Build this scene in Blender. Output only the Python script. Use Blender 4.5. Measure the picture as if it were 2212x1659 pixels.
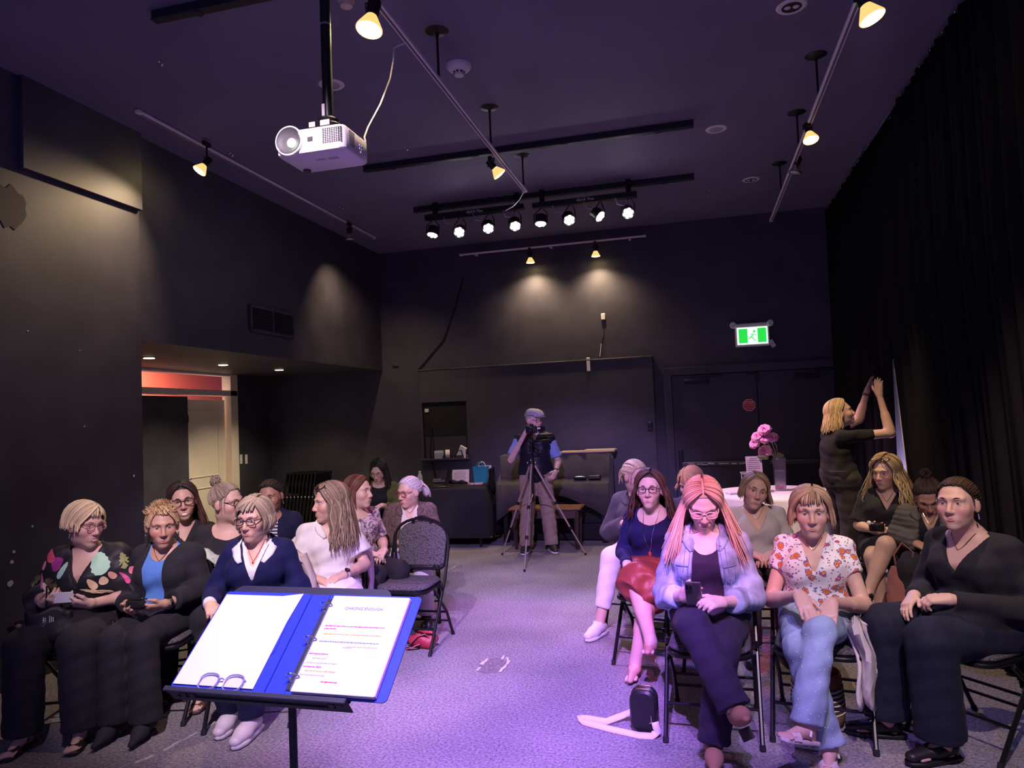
import bpy, math, random
import numpy as np
from mathutils import Vector, Matrix, Euler
from mathutils.bvhtree import BVHTree
SC = bpy.context.scene
COL = SC.collection
for _o in list(bpy.data.objects): bpy.data.objects.remove(_o)
R_ = math.radians
# ------------------------------------------------------------------ camera
IW, IH, FPX = 2212, 1659, 1545.26
YAW, PIT, ROL, CH = .25075, .04645, -.0419, 1.6
_f = np.array([-math.sin(YAW)*math.cos(PIT), math.cos(YAW)*math.cos(PIT), math.sin(PIT)])
_r0 = np.array([math.cos(YAW), math.sin(YAW), 0.]); _u0 = np.cross(_r0, _f)
_r = math.cos(ROL)*_r0+math.sin(ROL)*_u0; _u = -math.sin(ROL)*_r0+math.cos(ROL)*_u0
cd = bpy.data.cameras.new('camera'); cam = bpy.data.objects.new('camera', cd); COL.objects.link(cam)
cam.matrix_world = Matrix(((_r[0], _u[0], -_f[0], 0), (_r[1], _u[1], -_f[1], 0), (_r[2], _u[2], -_f[2], CH), (0, 0, 0, 1)))
cd.sensor_fit = 'HORIZONTAL'; cd.sensor_width = 36; cd.lens = 36*FPX/IW; cd.clip_start = .05
SC.camera = cam
def ray(x, y): return _r*(x-IW/2)/FPX-_u*(y-IH/2)/FPX+_f
C0 = np.array([0, 0, CH])
def gz(x, y, z=0.): d = ray(x, y); return C0+d*(z-CH)/d[2]
def aY(x, y, Y): d = ray(x, y); return C0+d*Y/d[1]
def aX(x, y, X): d = ray(x, y); return C0+d*X/d[0]
def aD(x, y, D): return C0+ray(x, y)*D
# ------------------------------------------------------------------ world, exposure
SC.view_settings.view_transform = 'Standard'
try: SC.view_settings.look = 'None'
except Exception: pass
SC.view_settings.gamma = 1; SC.view_settings.use_curve_mapping = False
SC.view_settings.exposure = 0.25
wd = bpy.data.worlds.new('world'); SC.world = wd; wd.use_nodes = True
wd.node_tree.nodes['Background'].inputs[0].default_value = (.36, .28, 1.0, 1)
wd.node_tree.nodes['Background'].inputs[1].default_value = .44  # purple-blue ambient added as fill, entering through the unbuilt front of the room
# ------------------------------------------------------------------ lights: the stage bar above the presenter and the wall washers
def spot(name, loc, to, power, col, size, blend=.3, rad=.05):
    l = bpy.data.lights.new(name, 'SPOT'); l.energy = power; l.color = col; l.spot_size = R_(size); l.spot_blend = blend; l.shadow_soft_size = rad
    o = bpy.data.objects.new(name, l); COL.objects.link(o); o.location = loc
    o.rotation_euler = (Vector(to)-Vector(loc)).to_track_quat('-Z', 'Y').to_euler(); return o
PINK = (1., .10, .34); PURP = (.40, .20, 1.); BLUE = (.16, .18, 1.); WARM = (1., .70, .40); LILA = (.60, .36, 1.)
FB = .9   # the front bar hangs over the stage edge, out of the picture
spot('stage_light', (.2, FB, 3.8), (.02, 3.9, 1.0), 520, PINK, 15, .8, .03)
spot('stage_light', (-.1, FB, 3.8), (-.40, 4.8, .7), 330, (1., .40, .72), 20, .8, .03)
spot('stage_light', (.5, FB, 3.8), (.15, 4.0, .2), 120, (.55, .50, 1.), 34, .8, .03)
spot('stage_light', (.8, FB, 3.8), (.95, 4.3, .7), 380, (1., .74, .70), 38, .8, .03)
spot('stage_light', (-.2, FB, 3.8), (-1.15, 4.2, 0), 1800, (.40, .19, 1.), 34, .8, .04)
spot('stage_light', (-.5, FB, 3.8), (-1.4, 7.5, .4), 1200, (.54, .33, 1.), 30, .6, .04)
spot('stage_light', (-1.0, FB, 3.8), (-1.1, 1.75, 1.0), 460, (.58, .55, 1.), 34, .6, .04)
spot('stage_light', (-1.3, FB, 3.8), (-2.5, 4.5, .7), 760, (1., .76, .92), 46, .8, .04)
spot('stage_light', (.1, FB, 3.8), (-.6, 2.6, 0), 620, (.46, .22, 1.), 52, .8, .04)
# ------------------------------------------------------------------ materials
MATS = {}
def mat(name, col, rough=.6, metal=0., spec=.5, bump=None, var=None, emit=None, attr=None, trans=0., sheen=0., alpha=1.):
    """plain procedural material; bump=(scale,strength[,detail]); var=(scale,amount) colour mottling; attr=colour attribute"""
    if name in MATS: return MATS[name]
    m = bpy.data.materials.new(name); m.use_nodes = True; nt = m.node_tree; b = nt.nodes['Principled BSDF']
    col = tuple(col)+(1,) if len(col) == 3 else tuple(col)
    b.inputs['Base Color'].default_value = col; b.inputs['Roughness'].default_value = rough; b.inputs['Metallic'].default_value = metal
    b.inputs['Specular IOR Level'].default_value = spec; b.inputs['Transmission Weight'].default_value = trans
    b.inputs['Sheen Weight'].default_value = sheen; b.inputs['Alpha'].default_value = alpha
    tc = nt.nodes.new('ShaderNodeTexCoord')
    src = None
    if attr:
        a = nt.nodes.new('ShaderNodeAttribute'); a.attribute_name = attr; src = a.outputs['Color']; nt.links.new(src, b.inputs['Base Color'])
    if var:
        n = nt.nodes.new('ShaderNodeTexNoise'); n.inputs['Scale'].default_value = var[0]; n.inputs['Detail'].default_value = 5
        nt.links.new(tc.outputs['Object'], n.inputs['Vector'])
        r = nt.nodes.new('ShaderNodeMapRange'); r.inputs['From Min'].default_value = .3; r.inputs['From Max'].default_value = .7
        r.inputs['To Min'].default_value = 1-var[1]; r.inputs['To Max'].default_value = 1+var[1]; nt.links.new(n.outputs['Fac'], r.inputs['Value'])
        mx = nt.nodes.new('ShaderNodeVectorMath'); mx.operation = 'SCALE'; mx.inputs[0].default_value = col[:3]
        if src: nt.links.new(src, mx.inputs[0])
        nt.links.new(r.outputs['Result'], mx.inputs['Scale']); nt.links.new(mx.outputs['Vector'], b.inputs['Base Color'])
    if bump:
        n = nt.nodes.new('ShaderNodeTexNoise'); n.inputs['Scale'].default_value = bump[0]; n.inputs['Detail'].default_value = bump[2] if len(bump) > 2 else 4
        nt.links.new(tc.outputs['Object'], n.inputs['Vector'])
        bp = nt.nodes.new('ShaderNodeBump'); bp.inputs['Strength'].default_value = bump[1]; bp.inputs['Distance'].default_value = .01
        nt.links.new(n.outputs['Fac'], bp.inputs['Height']); nt.links.new(bp.outputs['Normal'], b.inputs['Normal'])
    if emit:
        b.inputs['Emission Color'].default_value = tuple(emit[0])+(1,); b.inputs['Emission Strength'].default_value = emit[1]
    MATS[name] = m; return m
def nodes(m): return m.node_tree.nodes, m.node_tree.links, m.node_tree.nodes['Principled BSDF']
# ------------------------------------------------------------------ mesh helpers
def V(*a): return np.array(a, float)
def unit(v): v = np.asarray(v, float); return v/(np.linalg.norm(v)+1e-12)
def frame(d, up=(0, 0, 1)):
    d = unit(d); up = np.asarray(up, float)
    if abs(d@unit(up)) > .99: up = np.array([1., 0, 0]) if abs(d[0]) < .9 else np.array([0, 1., 0])
    s = unit(np.cross(d, up)); return s, np.cross(s, d), d      # side, up', dir
def rot(rx=0, ry=0, rz=0): return np.array(Euler((R_(rx), R_(ry), R_(rz))).to_matrix())
class MB:
    def __init__(s): s.v = []; s.f = []; s.n = 0; s.c = None
    def add(s, v, f):
        v = np.asarray(v, float).reshape(-1, 3); s.v.append(v); s.f += [tuple(int(i)+s.n for i in q) for q in f]; s.n += len(v); return s
    def box(s, c, size, b=0., R=None):
        hx, hy, hz = [k/2 for k in size]; c = np.asarray(c, float)
        if b <= 0:
            v = np.array([(x, y, z) for x in (-hx, hx) for y in (-hy, hy) for z in (-hz, hz)])
            f = [(0, 1, 3, 2), (4, 6, 7, 5), (0, 4, 5, 1), (2, 3, 7, 6), (0, 2, 6, 4), (1, 5, 7, 3)]
        else:
            b = min(b, hx*.98, hy*.98, hz*.98); v = []; ix = {}
            for X in (-1, 1):
                for Y in (-1, 1):
                    for Z in (-1, 1):
                        for a in range(3):
                            p = [X*(hx-b), Y*(hy-b), Z*(hz-b)]; p[a] += (X, Y, Z)[a]*b; ix[X, Y, Z, a] = len(v); v.append(p)
            f = []; S = (-1, 1)
            for a in range(3):
                o = [k for k in range(3) if k != a]
                for sg in S:
                    q = []
                    for (i, j) in ((-1, -1), (1, -1), (1, 1), (-1, 1)):
                        k = [0, 0, 0]; k[a] = sg; k[o[0]] = i; k[o[1]] = j; q.append(ix[k[0], k[1], k[2], a])
                    f.append(q if (sg > 0) ^ (a == 1) else q[::-1])
            for a in range(3):
                o = [k for k in range(3) if k != a]
                for i in S:
                    for j in S:
                        k = [0, 0, 0]; k[o[0]] = i; k[o[1]] = j; lo = list(k); hi = list(k); lo[a] = -1; hi[a] = 1
                        f.append([ix[(*lo, o[0])], ix[(*hi, o[0])], ix[(*hi, o[1])], ix[(*lo, o[1])]])
            for X in S:
                for Y in S:
                    for Z in S: f.append([ix[X, Y, Z, 0], ix[X, Y, Z, 1], ix[X, Y, Z, 2]])
            v = np.array(v)
        if R is not None: v = v@np.asarray(R).T
        return s.add(v+c, f)
    def tube(s, pts, r, n=8, cap=True, flat=1., up=(0, 0, 1), closed=False):
        pts = np.asarray(pts, float); m = len(pts); r = np.broadcast_to(np.asarray(r, float), (m,)); vs = []
        a = np.arange(n)*2*math.pi/n; su = None
        for i in range(m):
            if closed: d = pts[(i+1) % m]-pts[i-1]
            else: d = pts[min(i+1, m-1)]-pts[max(i-1, 0)]
            d = unit(d)
            if su is None: S, U, _ = frame(d, up)
            else:
                U = su-d*(su@d); U = unit(U); S = np.cross(d, U)
            su = U
            vs.append(pts[i]+r[i]*(np.cos(a)[:, None]*S+flat*np.sin(a)[:, None]*U))
        f = []
        for i in range(m if closed else m-1):
            j = (i+1) % m
            for k in range(n): f.append((i*n+k, i*n+(k+1) % n, j*n+(k+1) % n, j*n+k))
        if cap and not closed: f.append(tuple(range(n))[::-1]); f.append(tuple((m-1)*n+k for k in range(n)))
        return s.add(np.concatenate(vs), f)
    def rod(s, a, b, r, n=8, r2=None): return s.tube([a, b], [r, r if r2 is None else r2], n)
    def lathe(s, prof, c=(0, 0, 0), R=None, n=24, cap=True):
        a = np.arange(n)*2*math.pi/n; vs = []; f = []
        for (r, z) in prof: vs.append(np.stack([r*np.cos(a), r*np.sin(a), np.full(n, z)], 1))
        v = np.concatenate(vs)
        for i in range(len(prof)-1):
            for k in range(n): f.append((i*n+k, i*n+(k+1) % n, (i+1)*n+(k+1) % n, (i+1)*n+k))
        if cap:
            f.append(tuple(range(n))[::-1]); f.append(tuple((len(prof)-1)*n+k for k in range(n)))
        if R is not None: v = v@np.asarray(R).T
        return s.add(v+np.asarray(c, float), f)
    def prism(s, poly, h, c=(0, 0, 0), R=None, b=0.):
        """polygon in XY extruded along Z 0..h"""
        p = np.asarray(poly, float); n = len(p); z = np.zeros((n, 1))
        rings = [np.hstack([p, z]), np.hstack([p, z+h])]
        if b > 0:
            ce = p.mean(0); q = ce+(p-ce)*(1-b/np.maximum(np.linalg.norm(p-ce, axis=1, keepdims=True), 1e-6))
            rings = [np.hstack([q, z]), np.hstack([p, z+b]), np.hstack([p, z+h-b]), np.hstack([q, z+h])]
        v = np.concatenate(rings); f = []
        for i in range(len(rings)-1):
            for k in range(n): f.append((i*n+k, i*n+(k+1) % n, (i+1)*n+(k+1) % n, (i+1)*n+k))
        f.append(tuple(range(n))[::-1]); f.append(tuple((len(rings)-1)*n+k for k in range(n)))
        if R is not None: v = v@np.asarray(R).T
        return s.add(v+np.asarray(c, float), f)
    def ball(s, c, r, n=12, m=8, R=None):
        r = np.broadcast_to(np.asarray(r, float), (3,)); prof = [(math.sin(t), -math.cos(t)) for t in np.linspace(.05, math.pi-.05, m)]
        t = MB().lathe(prof, n=n); v = np.concatenate(t.v)*r
        if R is not None: v = v@np.asarray(R).T
        return s.add(v+np.asarray(c, float), t.f)
    def grid(s, P, closed_u=False, closed_v=False):
        """P[nu,nv,3]"""
        P = np.asarray(P, float); nu, nv = P.shape[:2]; f = []
        for i in range(nu if closed_u else nu-1):
            for j in range(nv if closed_v else nv-1):
                a, b = (i+1) % nu, (j+1) % nv; f.append((i*nv+j, a*nv+j, a*nv+b, i*nv+b))
        return s.add(P.reshape(-1, 3), f)
    def build(s, name, m, parent=None, smooth=True, ang=38):
        me = bpy.data.meshes.new(name); me.from_pydata(np.concatenate(s.v).tolist() if s.v else [], [], s.f)
        o = finish(me, name, m, parent, smooth)
        if smooth and ang:
            me.update()
            try: me.set_sharp_from_angle(angle=R_(ang))
            except Exception: pass
        return o
def finish(me, name, m, parent=None, smooth=True):
    if m is not None:
        for k in (m if isinstance(m, (list, tuple)) else [m]): me.materials.append(k)
    me.polygons.foreach_set('use_smooth', [smooth]*len(me.polygons)); me.update()
    o = bpy.data.objects.new(name, me); COL.objects.link(o)
    if parent is not None: o.parent = parent
    return o
def quadmesh(name, v, q, m, parent=None, col=None, extra_tris=None):
    """fast mesh from arrays; col = per-vertex colours"""
    me = bpy.data.meshes.new(name); v = np.asarray(v, np.float32); q = np.asarray(q, np.int32); k = q.shape[1]
    me.vertices.add(len(v)); me.vertices.foreach_set('co', v.ravel()); me.loops.add(q.size); me.loops.foreach_set('vertex_index', q.ravel())
    me.polygons.add(len(q)); me.polygons.foreach_set('loop_start', np.arange(len(q), dtype=np.int32)*k)
    me.update(calc_edges=True)
    if col is not None:
        a = me.color_attributes.new('Col', 'FLOAT_COLOR', 'POINT'); c = np.ones((len(v), 4), np.float32); c[:, :3] = col; a.data.foreach_set('color', c.ravel())
    return finish(me, name, m, parent)
def empty(name, loc=(0, 0, 0), rz=0.):
    o = bpy.data.objects.new(name, None); COL.objects.link(o); o.location = loc; o.rotation_euler = (0, 0, rz); o.empty_display_size = .1; return o
def tag(o, label, cat, group=None):
    o['label'] = label; o['category'] = cat
    if group: o['group'] = group
    return o
def struct(o, label=None):
    o['kind'] = 'structure'
    if label: o['label'] = label
    return o
def copy_tree(o, parent=None):
    c = o.copy(); COL.objects.link(c); c.parent = parent
    for ch in o.children: copy_tree(ch, c)
    return c
def rrect(w, h, r, n=5, top_only=False):
    p = []
    for (cx, cy, a0) in ((w/2-r, h/2-r, 0), (-w/2+r, h/2-r, 90), (-w/2+r, -h/2+r, 180), (w/2-r, -h/2+r, 270)):
        if top_only and a0 >= 180: p.append((math.copysign(w/2, cx), -h/2)); continue
        for t in np.linspace(0, 90, n): p.append((cx+r*math.cos(R_(a0+t)), cy+r*math.sin(R_(a0+t))))
    return p
def text(body, name, size, mtl, parent=None, depth=.0006, align='CENTER', matrix=None):
    c = bpy.data.curves.new(name, 'FONT'); c.body = body; c.size = size; c.align_x = align; c.align_y = 'CENTER'; c.extrude = depth; c.resolution_u = 2
    t = bpy.data.objects.new(name, c); COL.objects.link(t)
    dg = bpy.context.evaluated_depsgraph_get(); me = bpy.data.meshes.new_from_object(t.evaluated_get(dg)); bpy.data.objects.remove(t)
    me.materials.clear(); o = finish(me, name, mtl, parent, False)
    if matrix is not None: o.matrix_local = Matrix(matrix)
    return o
def place(R, t):
    M = np.eye(4); M[:3, :3] = R; M[:3, 3] = t; return M.tolist()
# ------------------------------------------------------------------ room
XL, XR, YB, ZC, YN, XREC, SOF = -4.33, 1.98, 9.5, 4.05, 4.85, -6.2, 2.35
m_wall = mat('black_wall_paint', (.050, .047, .070), .55, bump=(9, .05), var=(3., .25))
m_ceil = mat('black_ceiling_paint', (.175, .162, .265), .7, bump=(14, .05), var=(1.2, .12))
m_panel = mat('charcoal_board_paint', (.058, .055, .068), .5, bump=(7, .05), var=(4., .15))
m_black = mat('black_metal', (.012, .012, .014), .4, .3)
m_blackm = mat('black_matte', (.010, .010, .012), .8)
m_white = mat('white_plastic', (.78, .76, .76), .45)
m_steel = mat('chrome_metal', (.75, .73, .72), .22, 1.)
m_paper = mat('white_paper', (.86, .85, .86), .7)
m_chip = mat('bare_plaster_chip', (.75, .72, .66), .8)
m_carp = mat('grey_carpet', (.30, .285, .275), .95, spec=.1)
def carpet():
    N, L, b = nodes(m_carp); tc = N.new('ShaderNodeTexCoord')
    n1 = N.new('ShaderNodeTexNoise'); n1.inputs['Scale'].default_value = 70; n1.inputs['Detail'].default_value = 4; n1.inputs['Roughness'].default_value = .75
    n2 = N.new('ShaderNodeTexNoise'); n2.inputs['Scale'].default_value = 1.6; n2.inputs['Detail'].default_value = 6
    for n in (n1, n2): L.new(tc.outputs['Object'], n.inputs['Vector'])
    r1 = N.new('ShaderNodeMapRange'); r1.inputs['From Min'].default_value = .3; r1.inputs['From Max'].default_value = .7; r1.inputs['To Min'].default_value = .3; r1.inputs['To Max'].default_value = 1.75
    r2 = N.new('ShaderNodeMapRange'); r2.inputs['From Min'].default_value = .3; r2.inputs['From Max'].default_value = .7; r2.inputs['To Min'].default_value = .82; r2.inputs['To Max'].default_value = 1.12
    L.new(n1.outputs['Fac'], r1.inputs['Value']); L.new(n2.outputs['Fac'], r2.inputs['Value'])
    mu = N.new('ShaderNodeMath'); mu.operation = 'MULTIPLY'; L.new(r1.outputs[0], mu.inputs[0]); L.new(r2.outputs[0], mu.inputs[1])
    vm = N.new('ShaderNodeVectorMath'); vm.operation = 'SCALE'; vm.inputs[0].default_value = (.27, .25, .265); L.new(mu.outputs[0], vm.inputs['Scale']); L.new(vm.outputs[0], b.inputs['Base Color'])
    bp = N.new('ShaderNodeBump'); bp.inputs['Strength'].default_value = .6; bp.inputs['Distance'].default_value = .012; L.new(n1.outputs['Fac'], bp.inputs['Height']); L.new(bp.outputs[0], b.inputs['Normal'])
carpet()
def slab(name, lo, hi, m, label=None, b=0.):
    lo, hi = np.array(lo, float), np.array(hi, float); return struct(MB().box((lo+hi)/2, hi-lo, b).build(name, m, smooth=False), label)
YF = -1.2
slab('floor', (-6.4, YF, -.1), (2.7, YB+.1, 0), m_carp, 'grey carpet floor')
slab('ceiling', (XL-.15, YF, ZC), (2.7, YB+.1, ZC+.1), m_ceil, 'dark painted ceiling')
slab('wall_back', (XREC-.1, YB, 0), (2.7, YB+.1, ZC), m_wall, 'black back wall')
slab('wall_left', (XL-.15, YF, 0), (XL, YN, ZC), m_wall, 'black wall at the left')
slab('wall_left_upper', (XL-.15, YN+.001, SOF), (XL-.02, YB, ZC), m_wall, 'black upper wall above the alcove')
slab('ceiling_alcove', (XREC, YN, SOF), (XL-.151, YB, SOF+.08), m_wall, 'low black alcove ceiling')
slab('wall_alcove_return', (XREC, YN-.12, 0), (XL-.151, YN, SOF), m_wall)
# alcove wall with the doorway (opening Y 6.95..8.56)
DY0, DY1 = 6.6, 8.52
slab('wall_alcove_left', (XREC-.12, YN-.12, 0), (XREC, DY0, SOF), m_wall)
slab('wall_alcove_right', (XREC-.12, DY1+.16, 0), (XREC, YB, SOF), m_wall)
m_lil = mat('pale_grey_wall', (.50, .46, .56), .7, var=(2., .08))
rw = slab('wall_right', (XR, YF, 0), (XR+.15, YB, ZC), m_lil, 'pale wall behind the curtain')
# raised boxing on the left wall
b = MB(); p0 = aX(40, 385, XL)
b.box((XL+.02, (p0[1]+YN)/2, 3.75), (.04, YN-p0[1], .68), .004)
struct(b.build('trim_1', m_wall, smooth=False), 'boxed panel high on the left wall')
# wall damage on the left wall
b = MB(); rnd = random.Random(3)
for (x, y, s) in ((30, 1192, .011), (26, 1214, .012), (23, 1260, .02), (70, 1137, .007), (289, 1028, .01), (182, 921, .006), (60, 715, .006), (172, 757, .005)):
    p = aX(x, y, XL); n = 9; a = np.linspace(0, 2*math.pi, n, endpoint=False)
    b.prism([(s*(.7+.5*rnd.random())*math.cos(t), s*(.7+.6*rnd.random())*math.sin(t)) for t in a], .002, p, rot(0, 90, 0))
o = b.build('paint_chips', m_chip, bpy.data.objects['wall_left'], smooth=False); o['kind'] = 'stuff'
for k, (x, y, s) in enumerate(((22, 447, .13),)):
    b = MB(); p = aX(x, y, XL); a = np.linspace(0, 2*math.pi, 22, endpoint=False)
    b.prism([(s*(.8+.35*rnd.random())*math.cos(t)*1.1, s*(.75+.4*rnd.random())*math.sin(t)) for t in a], .003, p, rot(0, 90, 0))
    b.build('plaster_patch', mat('grey_filler', (.075, .07, .07), .85), bpy.data.objects['wall_left'], smooth=False)
# second room behind the doorway
m_red = mat('red_hall_wall', (.62, .12, .09), .7); m_cream = mat('cream_door_paint', (.82, .74, .64), .5, var=(3, .05)); m_trim = mat('white_trim_paint', (.72, .66, .68), .45)
slab('wall_hall_back', (XREC-1.9, 5.4, 0), (XREC-1.8, 13., 2.9), m_red, 'red hallway wall')
slab('wall_hall_side', (XREC-1.8, 12.9, 0), (XREC-.12, 13., 2.9), m_cream)
slab('floor_hall', (XREC-1.8, 5.4, -.1), (XREC-.12, 13., 0.), m_carp)
slab('ceiling_hall', (XREC-1.8, 5.4, 2.85), (XREC-.12, 13., 2.95), m_cream)
l = bpy.data.lights.new('hall_light', 'AREA'); l.energy = 70; l.color = (1., .78, .52); l.size = .6; lo = bpy.data.objects.new('hall_light', l); COL.objects.link(lo); lo.location = (XREC-1.0, 8.6, 2.8)
# door casing: lintel, transom top rail, right jamb, mullion
lz = aX(440, 848, XREC)[2]
root = empty('door_1', (0, 0, 0)); struct(root, 'open doorway with white casing and red wall beyond')
MB().box((XREC-.03, (DY0+DY1)/2, lz), (.14, DY1-DY0+.3, .075), .004).build('lintel', m_trim, root, False)
MB().box((XREC-.03, (DY0+DY1)/2, SOF-.015), (.13, DY1-DY0+.3, .03), .003).build('top_rail', m_trim, root, False)
MB().box((XREC-.03, DY1+.08, SOF/2), (.14, .155, SOF), .004).build('jamb', m_cream, root, False)
# cream door leaf, standing open
dl = MB(); dl.box((XREC-.07, (7.62+8.5)/2, 1.0), (.045, .88, 2.0), .003)
leaf = dl.build('door_leaf', m_cream, root, False)
for (z0, z1) in ((.15, .85), (1.0, 1.85)):
    w = .012; b = MB()
    for (yc, zc, sy, sz) in ((7.75, (z0+z1)/2, w, z1-z0), (8.35, (z0+z1)/2, w, z1-z0), (8.05, z0, .6, w), (8.05, z1, .6, w)): b.box((XREC-.043, yc, zc), (.012, sy, sz), .003)
    b.build('panel_moulding', m_cream, leaf, False)
MB().rod((XREC-.045, 7.68, 1.0), (XREC+.02, 7.68, 1.0), .012).ball((XREC+.03, 7.68, 1.0), .024).build('door_knob', m_steel, leaf)
bd = empty('door_2', (0, 0, 0)); struct(bd, 'black door leaf in the alcove')
MB().box((XREC+.02, (6.62+7.66)/2, lz/2-.03), (.045, 1.04, lz-.06), .004).build('door_leaf', m_wall, bd, False)
MB().box((XREC+.03, 7.66, 1.75), (.02, .03, .09), .002).box((XREC+.03, 7.66, .4), (.02, .03, .09), .002).build('hinge', m_black, bd, False)
# light switches by the door
for k, px in enumerate((521, 532)):
    p = aX(px, 992, XREC+.004); s = empty('light_switch', p); tag(s, ('white rocker switch nearest the alcove door', 'white rocker switch farther from the alcove door')[k], 'switch', 'wall switches')
    MB().box((0, 0, 0), (.008, .055, .13), .003).build('plate', m_white, s, False); MB().box((.006, 0, 0), (.006, .03, .06), .002).build('rocker', m_white, s, False)
# alcove downlights
m_dl = mat('warm_downlight_lens', (1, .9, .7), .4, emit=((1., .80, .45), 9))
for k, (x, y) in enumerate(((322, 772), (482, 787), (603, 798))):
    p = gz(x, y, SOF); d = empty('downlight', p); tag(d, ('glowing downlight in alcove ceiling nearest the camera', 'glowing downlight in alcove ceiling above the open doorway', 'glowing downlight in alcove ceiling nearest the back wall')[k], 'downlight', 'alcove downlights')
    MB().lathe([(.052, -.012), (.052, 0)], n=20).build('lens', m_dl, d); MB().lathe([(.052, -.008), (.07, -.006), (.072, 0), (.052, 0)], n=20, cap=False).build('rim', m_black, d)
    spot('downlight_beam', (p[0], p[1], SOF-.03), (p[0], p[1], 0), 75, (1, .80, .52), 120, .8, .05)
# air vent on the upper left wall
va, vb, vc = aX(538, 655, XL-.02), aX(630, 672, XL-.02), aX(538, 708, XL-.02)
v = empty('air_vent', ((XL-.018), (va[1]+vb[1])/2, (va[2]+vc[2])/2-.02)); tag(v, 'black louvred air vent on the upper left wall', 'vent')
vw, vh = vb[1]-va[1], va[2]-vc[2]
b = MB(); b.box((.01, 0, vh/2), (.03, vw, .035), .003).box((.01, 0, -vh/2), (.03, vw, .035), .003).box((.01, vw/2, 0), (.03, .035, vh), .003).box((.01, -vw/2, 0), (.03, .035, vh), .003).box((.01, 0, 0), (.025, .025, vh), .003)
b.build('frame', m_wall, v, False); MB().box((0, 0, 0), (.006, vw, vh)).build('backing', m_blackm, v, False)
sl = None
for k in range(12):
    z = -vh/2+vh*(k+.5)/12
    if sl is None: sl = MB().box((0, 0, 0), (.022, vw-.03, .004), R=rot(0, 35, 0)).build('slat', m_wall, v, False); s_ = sl
    else: s_ = sl.copy(); COL.objects.link(s_); s_.parent = v
    s_.location = (.008, 0, z)
# ---------------- back wall things
PYF = YB-.07           # face of the raised board
pl, pr = aY(905, 800, PYF), aY(1408, 768, PYF)
wx0, wx1 = aY(912, 900, PYF)[0], aY(1008, 900, PYF)[0]; wz0, wz1 = aY(960, 990, PYF)[2], aY(960, 868, PYF)[2]
bz = pr[2]
bd_ = empty('wall_panel', (0, 0, 0)); struct(bd_, 'raised charcoal board on the back wall')
def bpart(n, x0, x1, z0, z1): MB().box(((x0+x1)/2, (PYF+YB)/2, (z0+z1)/2), (x1-x0, YB-PYF, z1-z0)).build(n, m_panel, bd_, False)
bpart('board', wx1, pr[0], 0, bz); bpart('board', wx0, wx1, wz1, bz); bpart('board', wx0, wx1, 0, wz0); bpart('board', pl[0], wx0, 0, bz)
MB().box(((pl[0]+pr[0])/2, PYF-.006, bz-.01), (pr[0]-pl[0], .016, .016), .002).build('top_edge', mat('worn_black_edge', (.10, .09, .085), .5, var=(5, .8)), bd_, False)
MB().box(((wx0+wx1)/2, PYF-.03, wz0-.012), (wx1-wx0+.06, .1, .024), .004).build('ledge', m_panel, bd_, False)
b = MB(); b.box(((wx0+wx1)/2, YB-.012, (wz0+wz1)/2), (wx1-wx0, .02, wz1-wz0)); b.build('hatch_shutter', m_blackm, bd_, False)
b = MB(); b.box(((wx0+wx1)/2, YB-.026, wz0+.15), (wx1-wx0-.05, .01, .3)); b.build('hatch_board', m_wall, bd_, False)
# double doors
dx0, dx1, dxm = aY(1452, 850, YB)[0], aY(1815, 850, YB)[0], aY(1637, 870, YB)[0]; dz = aY(1560, 806, YB)[2]
dd = empty('door_3', (0, 0, 0)); struct(dd, 'black double exit doors')
fr = MB()
for xx in (dx0-.05, dx1+.05): fr.box((xx, YB-.03, dz/2), (.1, .06, dz), .004)
fr.box(((dx0+dx1)/2, YB-.03, dz+.05), (dx1-dx0+.2, .06, .1), .004); fr.build('door_frame', m_wall, dd, False)
m_door = mat('black_door_paint', (.040, .037, .05), .45, var=(3., .15))
for k, (x0, x1) in enumerate(((dx0, dxm-.006), (dxm+.006, dx1))):
    lf = MB().box(((x0+x1)/2, YB-.02, dz/2), (x1-x0, .04, dz-.01), .003).build('door_leaf', m_door, dd, False)
    cx = (x0*.7+x1*.3) if k == 0 else (x0*.4+x1*.6)
    MB().box((cx, YB-.08, dz-.09), (.30, .06, .05), .008).box((cx+.22, YB-.06, dz-.03), (.24, .02, .015), .003).build('door_closer', m_black, lf)
    pz = aY(1560, 1000, YB)[2]
    MB().box(((x0+x1)/2, YB-.085, pz), (x1-x0-.16, .035, .05), .006).build('push_bar', mat('worn_push_bar', (.10, .095, .10), .45, .4), lf)
    MB().box((x0+.07, YB-.07, pz+.07), (.05, .06, .24), .006).box((x1-.05, YB-.07, pz), (.05, .06, .1), .006).build('push_bar_bracket', m_black, lf)
m_scr = mat('bare_metal_scratch', (.62, .58, .62), .4, .5)
b = MB(); pz = aY(1560, 1000, YB)[2]
for k in range(9):
    x = dx0+.2+k*.085+rnd.uniform(-.02, .02); b.box((x, YB-.1035, pz+rnd.uniform(-.008, .004)), (rnd.uniform(.05, .09), .002, rnd.uniform(.006, .018)), R=rot(0, rnd.uniform(-6, 6), 0))
b.build('push_bar_wear', m_scr, dd, False)
b = MB(); b.box((dxm-.0, YB-.05, dz-.07), (.05, .03, .12), .004).box((dxm-.05, YB-.045, dz-.03), (.16, .02, .02), .003); b.build('door_coordinator', m_black, dd)
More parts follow.
